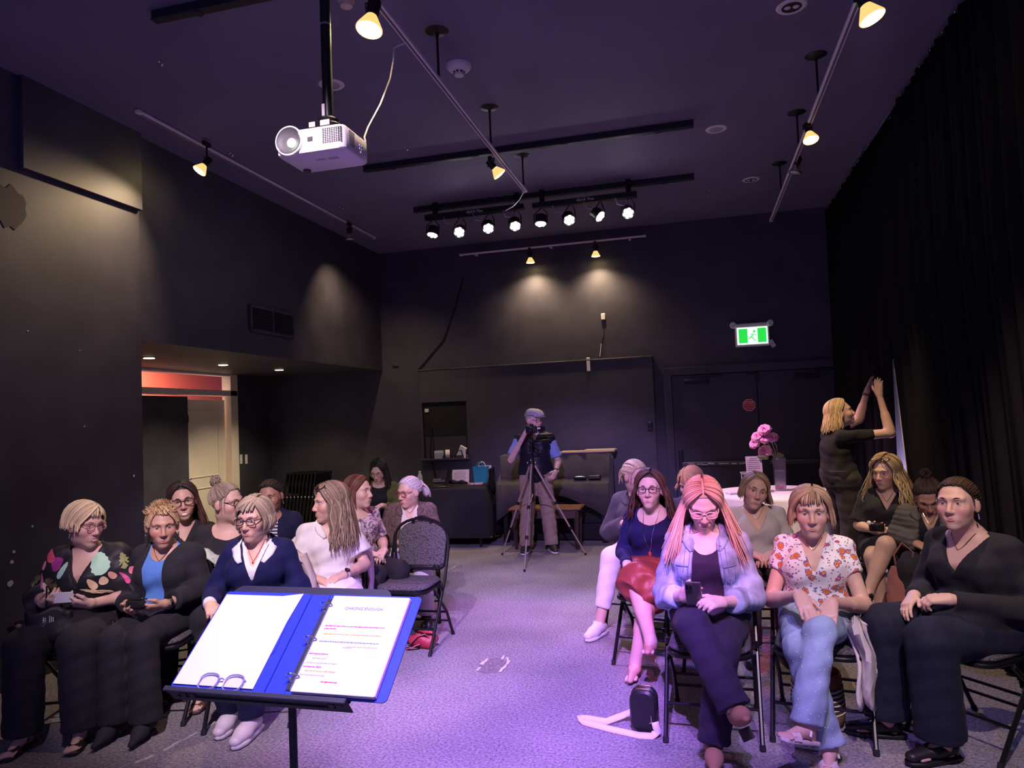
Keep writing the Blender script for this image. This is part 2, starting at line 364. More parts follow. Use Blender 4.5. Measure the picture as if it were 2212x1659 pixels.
# STOP sign
sp = aY(1618, 875, YB-.045); st = empty('stop_sign', sp); tag(st, 'small red octagonal STOP sticker on the left exit door', 'sign')
oc = [(.083*math.cos(R_(22.5+45*k)), .083*math.sin(R_(22.5+45*k))) for k in range(8)]
Rf = rot(90, 0, 0)
m_sred = mat('red_sign', (.62, .04, .07), .5)
MB().prism(oc, .003, (0, 0, 0), Rf).build('plate', m_sred, st, False)
oc2 = [(x*.90, y*.90) for x, y in oc]; b = MB()
for k in range(8):
    a_, b_ = np.array(oc2[k]), np.array(oc2[(k+1) % 8]); b.rod((a_[0], -.004, a_[1]), (b_[0], -.004, b_[1]), .002, 4)
b.box((0, -.004, -.038), (.13, .001, .003)).box((0, -.004, -.005), (.12, .001, .002)); b.build('border', m_white, st, False)
text('STOP', 'lettering', .05, m_white, st, matrix=place(Rf, (0, -.004, .028)))
# exit sign
ex = aY(1625, 723, YB-.05); es = empty('exit_sign', ex); tag(es, 'lit green running man exit sign above the double doors', 'sign')
ew, eh = .375, .235
MB().box((0, .02, 0), (ew+.035, .06, eh+.06), .008).build('housing', m_white, es, False)
m_eg = mat('exit_green', (.02, .5, .05), .4, emit=((.02, .62, .06), 1.0)); m_ew = mat('exit_white', (.9, 1, .92), .4, emit=((.75, 1., .80), 1.1))
MB().box((0, -.013, -.012), (ew-.01, .006, eh-.02)).build('backlit_panel', m_ew, es, False)
for x0, x1 in ((-.165, -.058), (.062, .165)): MB().box(((x0+x1)/2, -.018, -.012), (x1-x0, .004, eh-.055)).build('green_field', m_eg, es, False)
b = MB()     # running man: strokes in green on the white doorway
for (a_, c_, w) in (((.012, .005), (-.018, -.03), .012), ((-.018, -.03), (-.05, -.055), .011), ((-.012, -.03), (.02, -.055), .011), ((.02, -.055), (.03, -.085), .010), ((.014, .01), (.048, -.005), .008), ((.01, .015), (-.028, .0), .008)):
    b.rod((a_[0], -.018, a_[1]), (c_[0], -.018, c_[1]), w*.6, 6)
b.ball((.024, -.018, .04), (.015, .004, .015)); b.build('running_figure', m_eg, es)
for sx in (-1, 1): MB().lathe([(.02, -.04), (.042, -.03), (.042, .02), (.03, .035)], (sx*(ew/2+.035), .0, eh/2+.015), rot(90, 0, 0)).build('emergency_lamp', m_white, es)
tg = MB().box((0, 0, 0), (.055, .002, .10), 0, rot(0, -28, 0)).build('hang_tag', m_paper, es, False); tg.location = (ew/2+.04, -.02, -eh/2-.01)
# white sensor with wire, strip, latch
sn = aY(1303, 684, YB-.012); s_ = empty('wall_sensor', sn); tag(s_, 'small white wall sensor with a hanging wire on the back wall', 'sensor')
MB().box((0, 0, 0), (.055, .03, .085), .006).build('body', m_white, s_, False)
w1 = [aY(x, y, YB-.008)-sn for x, y in ((1304, 697), (1305, 720), (1299, 742), (1296, 770))]
MB().tube(w1, .004, 6).build('wire', m_black, s_)
MB().tube(w1[2:], .0045, 6).build('wire_cover', m_white, s_)
o = MB().box((0, 0, 0), (.045, .012, .18), .003).build('paper_strip', m_paper, None, False); o.location = aY(1271, 787, PYF-.008); tag(o, 'short white strip fixed to the top of the charcoal board', 'strip')
o = MB().box((0, 0, 0), (.06, .03, .12), .006).box((0, -.016, .02), (.03, .012, .05), .003).build('wall_box', m_black, None, False); o.location = aY(1404, 921, PYF-.016); tag(o, 'small black switch box near the edge of the charcoal board', 'switch')
cd_ = [aY(x, y, YB-.02) for x, y in ((1000, 600), (985, 660), (958, 735), (918, 783), (905, 797), (908, 830), (912, 868))]
tag(MB().tube(cd_, .009, 6).build('wall_cable', m_black), 'black cable running down the back wall to the hatch', 'cable')
cd_ = [aY(x, y, PYF-.03) for x, y in ((926, 912), (931, 950), (930, 985), (938, 1020), (945, 1042))]
tag(MB().tube(cd_, .012, 6).build('hatch_cable', m_black), 'bunch of dark cables hanging at the hatch opening', 'cable')
# bracket in the corner above the alcove
p = aX(828, 786, XL-.02); b = MB(); b.rod(p, p+V(.25, -.05, -.06), .008).rod(p+V(0, 0, -.08), p+V(.25, -.05, -.06), .008).rod(p, p+V(0, 0, -.08), .01).ball(p, .015).ball(p+V(0, 0, -.08), .015)
tag(b.build('wall_bracket', m_black), 'small black bracket in the corner above the alcove', 'bracket')
o = MB().box((0, 0, 0), (.06, .02, .05), .004).build('hatch_socket', m_white, None, False); o.location = aY(922, 887, YB-.035); tag(o, 'white socket cover inside the hatch opening', 'socket')
# ------------------------------------------------------------------ ceiling hardware
m_rail = mat('black_strut', (.022, .021, .028), .5, .2); m_track = mat('lilac_track_metal', (.90, .82, .92), .45, .0); m_trg = mat('track_groove', (.12, .10, .13), .6)
def rail(Y, x0, x1, label):
    e = empty('ceiling_rail', ((x0+x1)/2, Y, ZC)); tag(e, label, 'rail', 'black ceiling rails')
    MB().box((0, 0, -.03), (x1-x0, .05, .06), .003).build('channel', m_rail, e, False)
    MB().box((0, -.027, -.055), (x1-x0, .004, .008)).build('lip', mat('rail_lip', (.09, .085, .10), .35, .6), e, False)
    for k in range(4): MB().lathe([(.03, -.005), (.03, 0)], (x0-(x0+x1)/2+.3+k*(x1-x0-.6)/3, 0, -.06), n=10).build('fixing_plate', m_rail, e, False)
rail(3.45, -2.95, .1, 'black ceiling rail nearest the projector pole'); rail(6.18, -2.95, .1, 'black ceiling rail in the middle of the room'); rail(7.6, -3.02, .1, 'black ceiling rail carrying the two LED bars')
def track(name, a, b, label, rods=(), nfix=0, wall=False):
    a, b = V(*a), V(*b); mid = (a+b)/2; e = empty('lighting_track', mid); tag(e, label, 'lighting track', 'ceiling lighting tracks'); L_ = np.linalg.norm(b-a); d = unit(b-a)
    S, U, _ = frame(d); M = np.stack([S, d, U], 1)
    t = MB(); t.box((0, 0, 0), (.034, L_, .024), .003, M); t.build('track_body', m_track, e, False)
    g = MB(); g.box(-U*.0125, (.014, L_-.06, .003), 0, M); g.build('slot', m_trg, e, False)
    for k in (-1, 1): MB().box(d*k*(L_/2), (.04, .03, .03), .004, M).build('end_cap', m_white, e, False)
    for y in rods:
        r = MB(); p = V(0, y-mid[1], 0); r.rod(p, p+V(0, 0, ZC-mid[2]), .008)
        ro = r.build('suspension_rod', m_black, e); MB().lathe([(.075, -.014), (.06, -.02), (.012, -.03), (.01, -.05)][::-1], p+V(0, 0, ZC-mid[2]+.013), n=18).build('canopy', m_black, ro)
    if wall:
        for t_ in (-.42, 0, .42): MB().box(d*L_*t_+V(0, (YB-mid[1])/2, .0), (.03, YB-mid[1], .025), .003).build('wall_bracket', m_track, e, False)
    return e
ZT = 3.73
track('c', (-1.46, 1.2, ZT), (-1.46, 6.5, ZT), 'long central lighting track hanging beside the projector', (4.17, 5.35, 6.45))
XT, ZL = -3.98, ZC-.018
track('l', (XT, gz(295, 242, ZL)[1], ZL), (XT, gz(804, 514, ZL)[1], ZL), 'lighting track on the ceiling beside the left wall')
track('r', (.94, 2.2, ZT), (.94, 8.62, ZT), 'lighting track running beside the dark curtain', (3.4, 5.32, 6.32, 7.6))
track('w', tuple(aY(995, 551, 9.38)), tuple(aY(1393, 510, 9.38)), 'short white lighting track along the back wall', wall=True)
m_lit = mat('lit_warm_lamp', (1, .9, .6), .3, emit=((1., .80, .34), 26)); m_off = mat('unlit_lamp_glass', (.55, .5, .4), .15, .3)
m_gold = mat('gold_reflector', (.85, .62, .25), .25, .4, emit=((1., .66, .20), .9))
def head(px, py, X=None, Yw=None, aim=(0, 0, -1), lit=1., label='', power=60, beam=50, tz=ZT, to=None, s=1., col=WARM, bl=.75):
    p = aX(px, py, X) if X is not None else aY(px, py, Yw); aim = unit(aim); e = empty('track_spotlight', p); tag(e, label, 'spotlight', 'track spotlights')
    S, U, d = frame(aim, (0, 1, 0)); M = np.stack([S, U, d], 1)
    # lamp: face at origin, body behind along -aim
    MB().lathe([(.056*s, -.012), (.058*s, -.004), (.054*s, .0)], (0, 0, 0), M, cap=False).build('rim', m_gold if lit else m_steel, e)
    MB().lathe([(.054*s, -.004), (.03*s, .004), (.001, .006)], (0, 0, 0), M, cap=False).build('lens', m_lit if lit > .5 else m_off, e)
    MB().lathe([(.022*s, -.075*s), (.03*s, -.06*s), (.056*s, -.012)], (0, 0, 0), M).build('reflector', m_gold if lit else m_steel, e)
    MB().lathe([(.02*s, -.15*s), (.028*s, -.148*s), (.028*s, -.08*s), (.024*s, -.07*s)], (0, 0, 0), M).build('lamp_socket', m_black, e)
    bk = -aim*.11*s; tp = V(bk[0], bk[1], tz-p[2])
    MB().rod(bk, tp, .008).box(tp+V(0, 0, -.02), (.03, .09, .035), .004).build('stem', m_black, e)
    MB().tube([bk+S*.033*s, bk+S*.036*s+V(0, 0, .03), bk-S*.036*s+V(0, 0, .03), bk-S*.033*s], .005, 6).build('yoke', m_black, e)
    if power: spot('track_beam', tuple(p+aim*.02), tuple(to if to is not None else p+aim), power, col, beam, bl, .03)
head(797, 65, X=-1.46, aim=(-.1, -.25, -1), label='large lit track spotlight on the central track by the projector', power=50, beam=70, s=1.15)
head(1885, 40, X=.98, aim=(.35, -.1, -1), label='large lit track spotlight at the near end of the right track', power=120, beam=44, s=1.15, to=(1.25, 4.3, .9))
head(430, 370, X=-3.93, aim=(-.5, -.5, -1), label='lit track spotlight aimed at the left wall', power=130, beam=110, to=(-3.65, 3.1, 1.2), bl=1., tz=ZC-.02)
head(1752, 303, X=.94, aim=(.1, -.3, -1), label='lit track spotlight halfway along the right track', power=300, beam=50, to=(1.05, 6.35, 1.1), bl=1.)
head(1080, 378, X=-1.46, aim=(.55, .3, -.75), label='tilted lit track spotlight near the far end of the central track', power=130, beam=42, to=(-.45, 5.9, .9))
head(756, 518, X=-3.95, aim=(0, .05, -1), label='silver track spotlight at the far end of the left track', lit=0, power=80, beam=110, to=(-4.2, 8.5, 1.9), bl=1., tz=ZC-.02)
head(1717, 375, X=.94, aim=(-.25, .1, -1), label='unlit black track spotlight at the far end of the right track', lit=0, power=0)
for k, (x, y) in enumerate(((1146, 568), (1287, 554))):
    head(x, y, Yw=9.3, aim=(0, .05, -1), label=('lit spotlight on the back wall track, the left one', 'lit spotlight on the back wall track, the right one')[k], power=80, beam=140, bl=1., tz=3.86, to=(aY(x, y, 9.3)[0], 9.05, 0.))
# ceiling discs, smoke detector
def disc(px, py, k, label):
    p = gz(px, py, ZC); e = empty('recessed_ceiling_light', p); tag(e, label, 'ceiling light', 'unlit recessed ceiling lights')
    MB().lathe([(.06, -.006), (.085, -.006), (.092, 0)], n=26, cap=False).build('rim', m_white, e); MB().lathe([(.062, -.003), (.06, -.002)], n=26).build('lens', mat('unlit_lens', (.5, .46, .5), .2) if not k else m_black, e)
    if k: MB().ball((-.025, 0, -.006), (.02, .02, .006)).ball((.025, 0, -.006), (.02, .02, .006)).build('bulb', m_white, e)
disc(1710, 14, 1, 'recessed twin bulb ceiling light nearest the right track'); disc(1547, 279, 0, 'pale round ceiling light right of the middle rail'); disc(1622, 388, 1, 'small recessed ceiling light close to the back wall on the right'); disc(716, 183, 0, 'round ceiling light partly behind the projector pole')
p = gz(991, 141, ZC); e = empty('smoke_detector', p); tag(e, 'white smoke detector on the ceiling beside the central track', 'smoke detector')
MB().lathe([(.055, -.045), (.075, -.03), (.088, -.012), (.088, 0)], n=26).build('base', m_white, e); MB().lathe([(.032, -.075), (.036, -.065), (.036, -.045)], n=20).build('sensor_cap', m_white, e)
b = MB()
for k in range(8): b.box((.034*math.cos(k*.785), .034*math.sin(k*.785), -.055), (.012, .012, .012))
b.build('sensor_slots', m_black, e, False)
for k, (x, y) in enumerate(((347, 130), (500, 329), (737, 445), (1530, 411), (877, 316))):
    p = gz(x, y, ZC); t = np.linspace(0, 2*math.pi, 12, endpoint=False)
    o = MB().tube([(.018*math.cos(a), 0, .018*math.sin(a)-.022) for a in t], .004, 6, closed=True).rod((0, 0, -.005), (0, 0, .01), .006).build('ceiling_hook', m_steel); o.location = p
    tag(o, ('small ring hook in the ceiling near the upper left rail', 'small ring hook in the ceiling left of the projector lens', 'small hook in the ceiling above the left track end', 'small hook in the ceiling near the right hand side of the back rail', 'small ceiling hook just right of the projector')[k], 'hook', 'ceiling hooks')
# LED bars with four pars each
m_led = mat('lit_led', (1, 1, 1), .3, emit=((.90, .80, 1.), 24))
PARS = [(934, 508, 'p'), (992, 502, 'P'), (1055, 494, 'p'), (1113, 489, 'b'), (1168, 484, 'p'), (1230, 476, 'p'), (1297, 468, 'p'), (1357, 461, 'b')]
YL = 7.45
aims = [(-.15, -.25, -1), (.12, -.95, -.62), (.3, -.8, -.8), (.25, -.7, -.85), (0, -.2, -1), (.3, -.75, -.75), (.8, -.3, -.75), (.15, -.9, -.62)]
tos = [(-2.5, 6.4, 0), (-1.6, 4.6, 0), (-1.2, 5.2, 0), (-.9, 5.0, 0), (-1.2, 6.9, 0), (-.4, 4.6, .4), (.75, 7.35, .85), (.2, 4.4, .4)]
lcol = [LILA, PINK, LILA, BLUE, (.8, .55, 1.), (.7, .45, 1.), (1., .5, .8), BLUE]
for k in range(2):
    x0, x1 = aY(PARS[4*k][0], 480, YL)[0]-.08, aY(PARS[4*k+3][0], 470, YL)[0]+.10; zb = aY(PARS[4*k][0], PARS[4*k][1], YL)[2]+.20
    e = empty('led_light_bar', ((x0+x1)/2, YL, zb)); tag(e, ('black LED stage bar on the left of the back rail', 'black LED stage bar on the right of the back rail')[k], 'stage light bar', 'LED stage light bars')
    b = MB().box((0, 0, 0), (x1-x0, .07, .06), .006).build('bar_body', m_black, e)
    text('4BAR Flex', 'lettering', .045, m_white, b, matrix=place(Rf, (.02, -.037, 0)))
    for sx in (-1, 1):
        MB().box((sx*(x1-x0)*.42, .08, .12), (.05, .05, .14), .005).rod((sx*(x1-x0)*.42, .08, .08), (sx*(x1-x0)*.42, 0, .03), .012).build('clamp', m_black, e)
    for j in range(4):
        i = 4*k+j; p = aY(PARS[i][0], PARS[i][1], YL-.02)-np.array(e.location); am = unit(aims[i]); S, U, d = frame(am, (0, 1, 0)); M = np.stack([S, U, d], 1)
        c = MB().lathe([(.05, -.10), (.062, -.095), (.068, -.01), (.068, 0), (.060, .0), (.058, -.012)], p, M, n=22).build('par_can', m_black, e)
        for q in range(7):
            a = q*math.pi/3; off = (S*math.cos(a)+U*math.sin(a))*.038 if q < 6 else V(0, 0, 0)
            MB().ball(p+off-d*.004, (.0185, .0185, .0185), 10, 6).build('led_lens', m_led, c)
        MB().tube([p+S*.072, p+S*.074-d*.05+V(0, 0, .06), V(p[0], 0, -.02)+S*.02, p-S*.074-d*.05+V(0, 0, .06), p-S*.072], .006, 6).build('bracket', m_black, e)
        w = np.array(e.location)+p; spot('led_beam', tuple(w+d*.03), tos[i], (90, 170, 170, 170, 120, 170, 380, 170)[i], lcol[i], 44, .6, .03)
    for j in range(3):
        xx = -(x1-x0)*.3+j*(x1-x0)*.3
        MB().tube([(xx, -.03, -.02), (xx+.03, -.06, -.10), (xx+.09, -.06, -.12), (xx+.12, -.03, -.05)], .005, 6).build('signal_cable', mat('grey_cable', (.45, .4, .5), .5), e)
pz = [V(-1.46, 6.49, ZT)]+[aY(x, y, Y_) for x, y, Y_ in ((1122, 432, 6.8), (1108, 446, 7.1), (1092, 455, 7.4))]
tag(MB().tube(pz, .006, 6).build('power_cable', mat('pale_cable', (.6, .55, .62), .5)), 'pale cable dropping from the end of the central track', 'cable')
# ------------------------------------------------------------------ projector
m_pw = mat('projector_shell', (.80, .76, .80), .4, bump=(300, .02)); m_pd = mat('projector_vent', (.045, .042, .05), .6)
p1 = gz(595, 338, 2.8); p2 = gz(741, 318, 2.8); pw = .335; pdp = .245; ph = .105
pc = V((p1[0]+p2[0])/2+.005, p1[1]+pdp/2, 2.8)
e = empty('projector', pc); tag(e, 'white ceiling projector hanging on a black pole, lens lit', 'projector')
b = MB().prism(rrect(pw, pdp, .03, 5), ph, (0, 0, 0), None, .008); b.build('body', m_pw, e, True, 50)
lx = -.095
MB().lathe([(.060, 0), (.066, -.002), (.066, -.03), (.058, -.03), (.050, -.005)], (lx, -pdp/2-.012, ph*.55), rot(-90, 0, 0).dot(np.diag([1, 1, -1])), n=30, cap=False).build('lens_ring', m_pw, e)
MB().lathe([(.057, -.002), (.05, .004), (.03, .008), (.001, .009)], (lx, -pdp/2-.012, ph*.55), rot(-90, 0, 0).dot(np.diag([1, 1, 1])), n=24, cap=False).build('lens_barrel', m_pd, e)
MB().ball((lx+.016, -pdp/2-.014, ph*.42), (.020, .008, .020), 16, 10).build('lens_glass', mat('projector_light', (1, 1, 1), .2, emit=((.95, 1., .85), 10)), e)
MB().box((.005, -pdp/2-.001, ph*.52), (.025, .004, .02), .001).build('sensor_window', m_pd, e)
b = MB()
for i in range(9):
    for j in range(9): b.box((.07+i*.0105, -pdp/2-.001, ph*.28+j*.0075), (.0075, .004, .0035))
for i in range(5):
    for j in range(9): b.box((pw/2+.0005, -pdp/2+.05+i*.011, ph*.28+j*.0075), (.004, .0075, .0035))
b.build('vent_grille', m_pd, e, False)
b = MB()
for (y, z) in ((.03, .06), (.05, .06), (.03, .045), (.05, .045), (.07, .055), (.04, .03)): b.box((pw/2+.001, y, z), (.003, .012, .008), .001)
b.build('buttons', m_white, e, False)
text('NEC', 'lettering', .026, mat('grey_print', (.42, .38, .45), .6), e, matrix=place(rot(180, 0, 0), (.0, -.02, -.001)))
b = MB()
for k in range(4): b.box((.06, -.03+k*.008, -.0008), (.05, .002, .0008))
b.build('rating_print', MATS['grey_print'], e, False)
MB().lathe([(.018, -.008), (.018, .004)], (-.13, .08, -.002), n=14).lathe([(.012, 0), (.014, .012), (.010, .016)], (pw/2-.04, pdp/2-.02, ph), n=12).build('adjuster_foot', m_pd, e)
mt = MB(); mt.box((.02, .02, ph+.02), (.13, .1, .02), .004).lathe([(.055, 0), (.062, .012), (.062, .03), (.045, .042), (.05, .055), (.028, .07)], (.02, .02, ph+.03), n=20); mt.build('ceiling_mount', m_black, e)
MB().box((-.03, -.04, ph+.052), (.03, .003, .022)).build('sticker', m_paper, e, False); MB().box((.035, -.042, ph+.052), (.045, .003, .024)).build('sticker', m_paper, e, False)
MB().rod((.02, .02, ph+.09), (.02, .02, ZC-pc[2]), .024, 16).lathe([(.030, -.02), (.030, .05)], (.02, .02, ZC-2.8-.42), n=16).build('pole', m_black, e)
MB().lathe([(.0245, 0), (.0245, .01)], (.02, .02, ph+.53), n=16).build('pole_band', m_steel, e); MB().box((.008, -.003, ph+.13), (.014, .002, .055)).build('pole_sticker', m_paper, e, False)
w = np.array(e.location)
pts = [w+V(pw/2-.01, pdp/2-.01, ph), w+V(pw/2-.02, pdp/2, ph+.03)]+[aY(x, y, Yy) for x, y, Yy in ((795, 275, 3.1), (822, 225, 3.2), (843, 170, 3.3), (850, 130, 3.35), (851, 105, 3.4), (862, 98, 3.42), (878, 92, 3.45))]
tag(MB().tube(pts, .0045, 6).build('projector_cable', mat('pale_cable2', (.6, .55, .62), .5)), 'thin pale cable curving from the projector up to the track', 'cable')
o = MB().lathe([(.02, -.045), (.035, -.035), (.042, -.01), (.05, 0)], n=18).build('ceiling_fitting', mat('cream_plastic', (.75, .6, .45), .4)); o.location = gz(748, 2, ZC); tag(o, 'cream round ceiling fitting between the projector pole and the track lamp', 'ceiling fitting')
# ------------------------------------------------------------------ curtain
m_cur = mat('black_velvet', (.0105, .0095, .013), .9, spec=.05, sheen=.0, bump=(60, .1))
XC = 1.70
def curtain(name, e0, e1, label, amp=.06, per=.2, seed=1, tp=(.05, .05), leak_strip=False):
    """e0, e1: near and far edge as (Y at the top, Y at the floor, height where it starts to move)"""
    def ed(e, z): return e[0]+(e[1]-e[0])*max(0., 1-z/e[2]) if z < e[2] else e[0]
    L_ = e1[0]-e0[0]; nu = int(L_/.013); ys = np.linspace(0, 1, nu); r = random.Random(seed); k = np.array([1+.45*math.sin(9*t+seed)+.35*r.uniform(-1, 1) for t in ys])
    ph_ = np.cumsum(k)*L_/nu/per*2*math.pi; zs = np.linspace(ZC-.06, .02, 18); P = np.zeros((nu, 18, 3)); cy = (e0[0]+e1[0])/2
    for j, z in enumerate(zs):
        t = (ZC-z)/ZC; A = amp*(.6+.45*t)*np.clip(np.minimum((ys*L_+.02)/tp[0], ((1-ys)*L_+.02)/tp[1]), .06, 1); a, b = ed(e0, z), ed(e1, z)
        P[:, j, 0] = A*np.sin(ph_+.4*math.sin(2*t)*t)+.3*A*np.sin(ph_*.37+2*t); P[:, j, 1] = a+(b-a)*ys+.018*np.cos(ph_)*np.minimum(1, np.minimum(ys, 1-ys)*30)-cy; P[:, j, 2] = z
    e = empty(name, (XC, cy, 0)); tag(e, label, 'curtain', 'black stage curtains')
    o = MB().grid(P).build('cloth', m_cur, e, True, 0); md = o.modifiers.new('solid', 'SOLIDIFY'); md.thickness = .006
    MB().rod((0, -L_/2, ZC-.05), (0, L_/2, ZC-.05), .012).build('curtain_rail', m_black, e)
    b = MB()
    for k in range(int(L_/.24)): b.ball((-.05, -L_/2+.1+k*.24, ZC-.09), (.005, .007, .012), 8, 6)
    h = b.build('curtain_hooks', m_steel, e); h['kind'] = 'stuff'
    if leak_strip: MB().tube([P[-1, j_] for j_ in range(18) if P[-1, j_, 2] < 2.1], .006, 6).build('light_leak_strip', m_white, e)  # light leaking at the gap edge, shaped as a thin white tube
    return e
gA, gB, gC, gD = aX(1917, 630, XC), aX(1926, 960, XC), aX(1926, 640, XC), aX(1962, 985, XC)
zt = gA[2]; fl = gC[1]-(gC[1]-gD[1])*zt/(zt-gD[2])
curtain('stage_curtain', (1.6, 1.6, 1), (gA[1]+.06, fl, zt), 'long black velvet curtain along the right side of the room', seed=2, tp=(.05, .8), leak_strip=True)
curtain('stage_curtain', (gA[1]-.01, gB[1]-.02, zt), (YB-.04, YB-.04, 1), 'shorter black curtain between the gap and the back wall', seed=5, tp=(.25, .05))

l = bpy.data.lights.new('gap_fill_lamp', 'POINT'); l.energy = 45; l.color = (.72, .58, 1.); l.shadow_soft_size = .1; lo = bpy.data.objects.new('gap_fill_lamp', l); COL.objects.link(lo); lo.location = (1.85, 7.7, .5)  # unseen lamp, added to brighten the pale wall behind the curtain gap

pj = aX(1923, 775, XR-.01); struct(MB().box((XR-.006, pj[1], pj[2]), (.012, 2.4, .022)).build('trim_2', m_black, None, False), 'dark joint across the pale wall behind the curtain')
# ------------------------------------------------------------------ folding chair
m_fab = mat('charcoal_chair_fabric', (.105, .095, .105), .9, spec=.2)
def fabric():
    N, L, b = nodes(m_fab); tc = N.new('ShaderNodeTexCoord'); mp = N.new('ShaderNodeMapping'); mp.inputs['Rotation'].default_value = (.6, .7, .4); L.new(tc.outputs['Object'], mp.inputs['Vector'])
    v = N.new('ShaderNodeTexVoronoi'); v.feature = 'DISTANCE_TO_EDGE'; v.distance = 'MANHATTAN' if False else v.distance; v.inputs['Scale'].default_value = 62; L.new(mp.outputs[0], v.inputs['Vector'])
    r = N.new('ShaderNodeValToRGB'); r.color_ramp.elements[0].position = .05; r.color_ramp.elements[0].color = (.05, .045, .05, 1); r.color_ramp.elements[1].position = .14; r.color_ramp.elements[1].color = (.125, .115, .125, 1)
    L.new(v.outputs['Distance'], r.inputs['Fac']); L.new(r.outputs[0], b.inputs['Base Color'])
fabric()
m_fr = mat('black_chair_frame', (.013, .013, .016), .32, .4)
def arch(w, h, n=14, bot=.05):
    """backrest outline: flat bottom with rounded corners, rounded top; centre at origin"""
    p = []
    for t in np.linspace(0, math.pi, n): p.append((w/2*math.cos(t)*(1-.0*t), h*.08+h*.42*math.sin(t)**.8))
    for t in np.linspace(math.pi, 1.5*math.pi, 5): p.append((-w/2*.93+bot+bot*math.cos(t), -h/2+bot+bot*math.sin(t)))
    for t in np.linspace(1.5*math.pi, 2*math.pi, 5): p.append((w/2*.93-bot+bot*math.cos(t), -h/2+bot+bot*math.sin(t)))
    return p
def make_chair():
    """facing +Y, floor at z=0; back tube runs from the top of the back down to the front feet"""
    c = empty('folding_chair')
    tilt = rot(-78, 0, 0)       # XY polygon -> upright, leaning back
    bc = V(0, -.215, .685)
    pad = arch(.40, .34); b = MB().prism(pad, .036, bc+V(0, -.018, 0), rot(99, 0, 0), .012); br = b.build('backrest', m_fab, c)
    o2 = arch(.425, .365); pts = [bc+rot(99, 0, 0)@V(x, y, -.004) for x, y in o2]
    MB().tube(pts, .011, 6, closed=True).build('back_rim', m_fr, c)
    hp = [bc+rot(99, 0, 0)@V(x, y, .0) for x, y in ((-.075, .155), (-.05, .185), (0, .197), (.05, .185), (.075, .155))]
    MB().tube(hp, .010, 8).build('carry_handle', m_fr, c)
    sp = [(x, y) for x, y in rrect(.405, .40, .09, 6)]
    MB().prism(sp, .022, (0, .03, .405), None, .006).build('seat_pan', m_fr, c)
    sp2 = [(x*.955, y*.955) for x, y in sp]; MB().prism(sp2, .034, (0, .03, .426), None, .013).build('seat', m_fab, c)
    for s in (-1, 1):
        x = s*.222
        MB().tube([(x*.96, -.222, .755), (x, -.205, .66), (x, -.11, .45), (x, .22, .012)], .0115, 8).build('front_leg', m_fr, c)
        MB().tube([(x*.93, .06, .40), (x*.93, -.16, .2), (x*.93, -.27, .012)], .0115, 8).build('rear_leg', m_fr, c)
        MB().rod((x, .216, .025), (x, .226, 0), .0145).build('foot_cap', m_blackm, c); MB().rod((x*.93, -.264, .025), (x*.93, -.274, 0), .0145).build('foot_cap', m_blackm, c)
        MB().rod((x*.98, -.03, .395), (x*.98, -.03, .425), .013).build('hinge', m_fr, c)
    MB().rod((-.222, .12, .148), (.222, .12, .148), .008).build('stretcher', m_fr, c)
    MB().rod((-.207, -.215, .118), (.207, -.215, .118), .008).build('stretcher', m_fr, c)
    MB().rod((-.207, -.165, .195), (.207, -.165, .195), .008).build('stretcher', m_fr, c)
    return c
CHAIR0 = make_chair(); _cu = [0]
def chair(x, y, a, label, group='folding chairs set out for the audience'):
    """a: facing, 0 = towards the stage (-Y), positive = towards +X"""
    o = CHAIR0 if not _cu[0] else copy_tree(CHAIR0); _cu[0] += 1
    o.location = (x, y, 0); o.rotation_euler = (0, 0, R_(180+a)); return tag(o, label, 'chair', group)
# empty chair on the aisle
pf = gz(925, 1416); chair(-2.06, 4.86, -1, 'empty padded folding chair at the aisle in front of the grey ponytail woman')
# ------------------------------------------------------------------ folded chairs against the alcove wall
fc = None
for k in range(9):
    p = V(-5.05+.0*k, 8.05, 0)
    if fc is None:
        fc = empty('folded_chair')
        for s in (-1, 1):
            MB().tube([(s*.215, .10, .012), (s*.215, .02, .5), (s*.215, -.05, .95)], .012, 8).build('side_tube', m_fr, fc); MB().tube([(s*.19, .12, .012), (s*.19, .05, .55)], .010, 8).build('leg_tube', m_fr, fc)
        MB().prism(rrect(.40, .30, .08), .02, (0, -.035, .80), rot(82, 0, 0), .005).build('backrest', m_fr, fc); MB().prism(rrect(.38, .38, .06), .03, (0, .05, .42), rot(82, 0, 0), .008).build('seat', m_fr, fc)
        MB().rod((-.215, .085, .15), (.215, .085, .15), .008).build('stretcher', m_fr, fc); MB().rod((-.215, -.045, .93), (.215, -.045, .93), .009).build('stretcher', m_fr, fc)
        MB().ball((.215, .008, .62), .017, 8, 6).build('rivet', m_steel, fc); MB().ball((-.215, .008, .62), .017, 8, 6).build('rivet', m_steel, fc)
        o = fc
    else: o = copy_tree(fc)
    o.location = (-5.62+k*.056, 9.12, 0); o.rotation_euler = (0, 0, R_(90))
    tag(o, 'black folded chair, %s from the left in the upright stack by the back wall' % ('first second third fourth fifth sixth seventh eighth ninth'.split()[k]), 'chair', 'folded chairs stacked by the alcove')
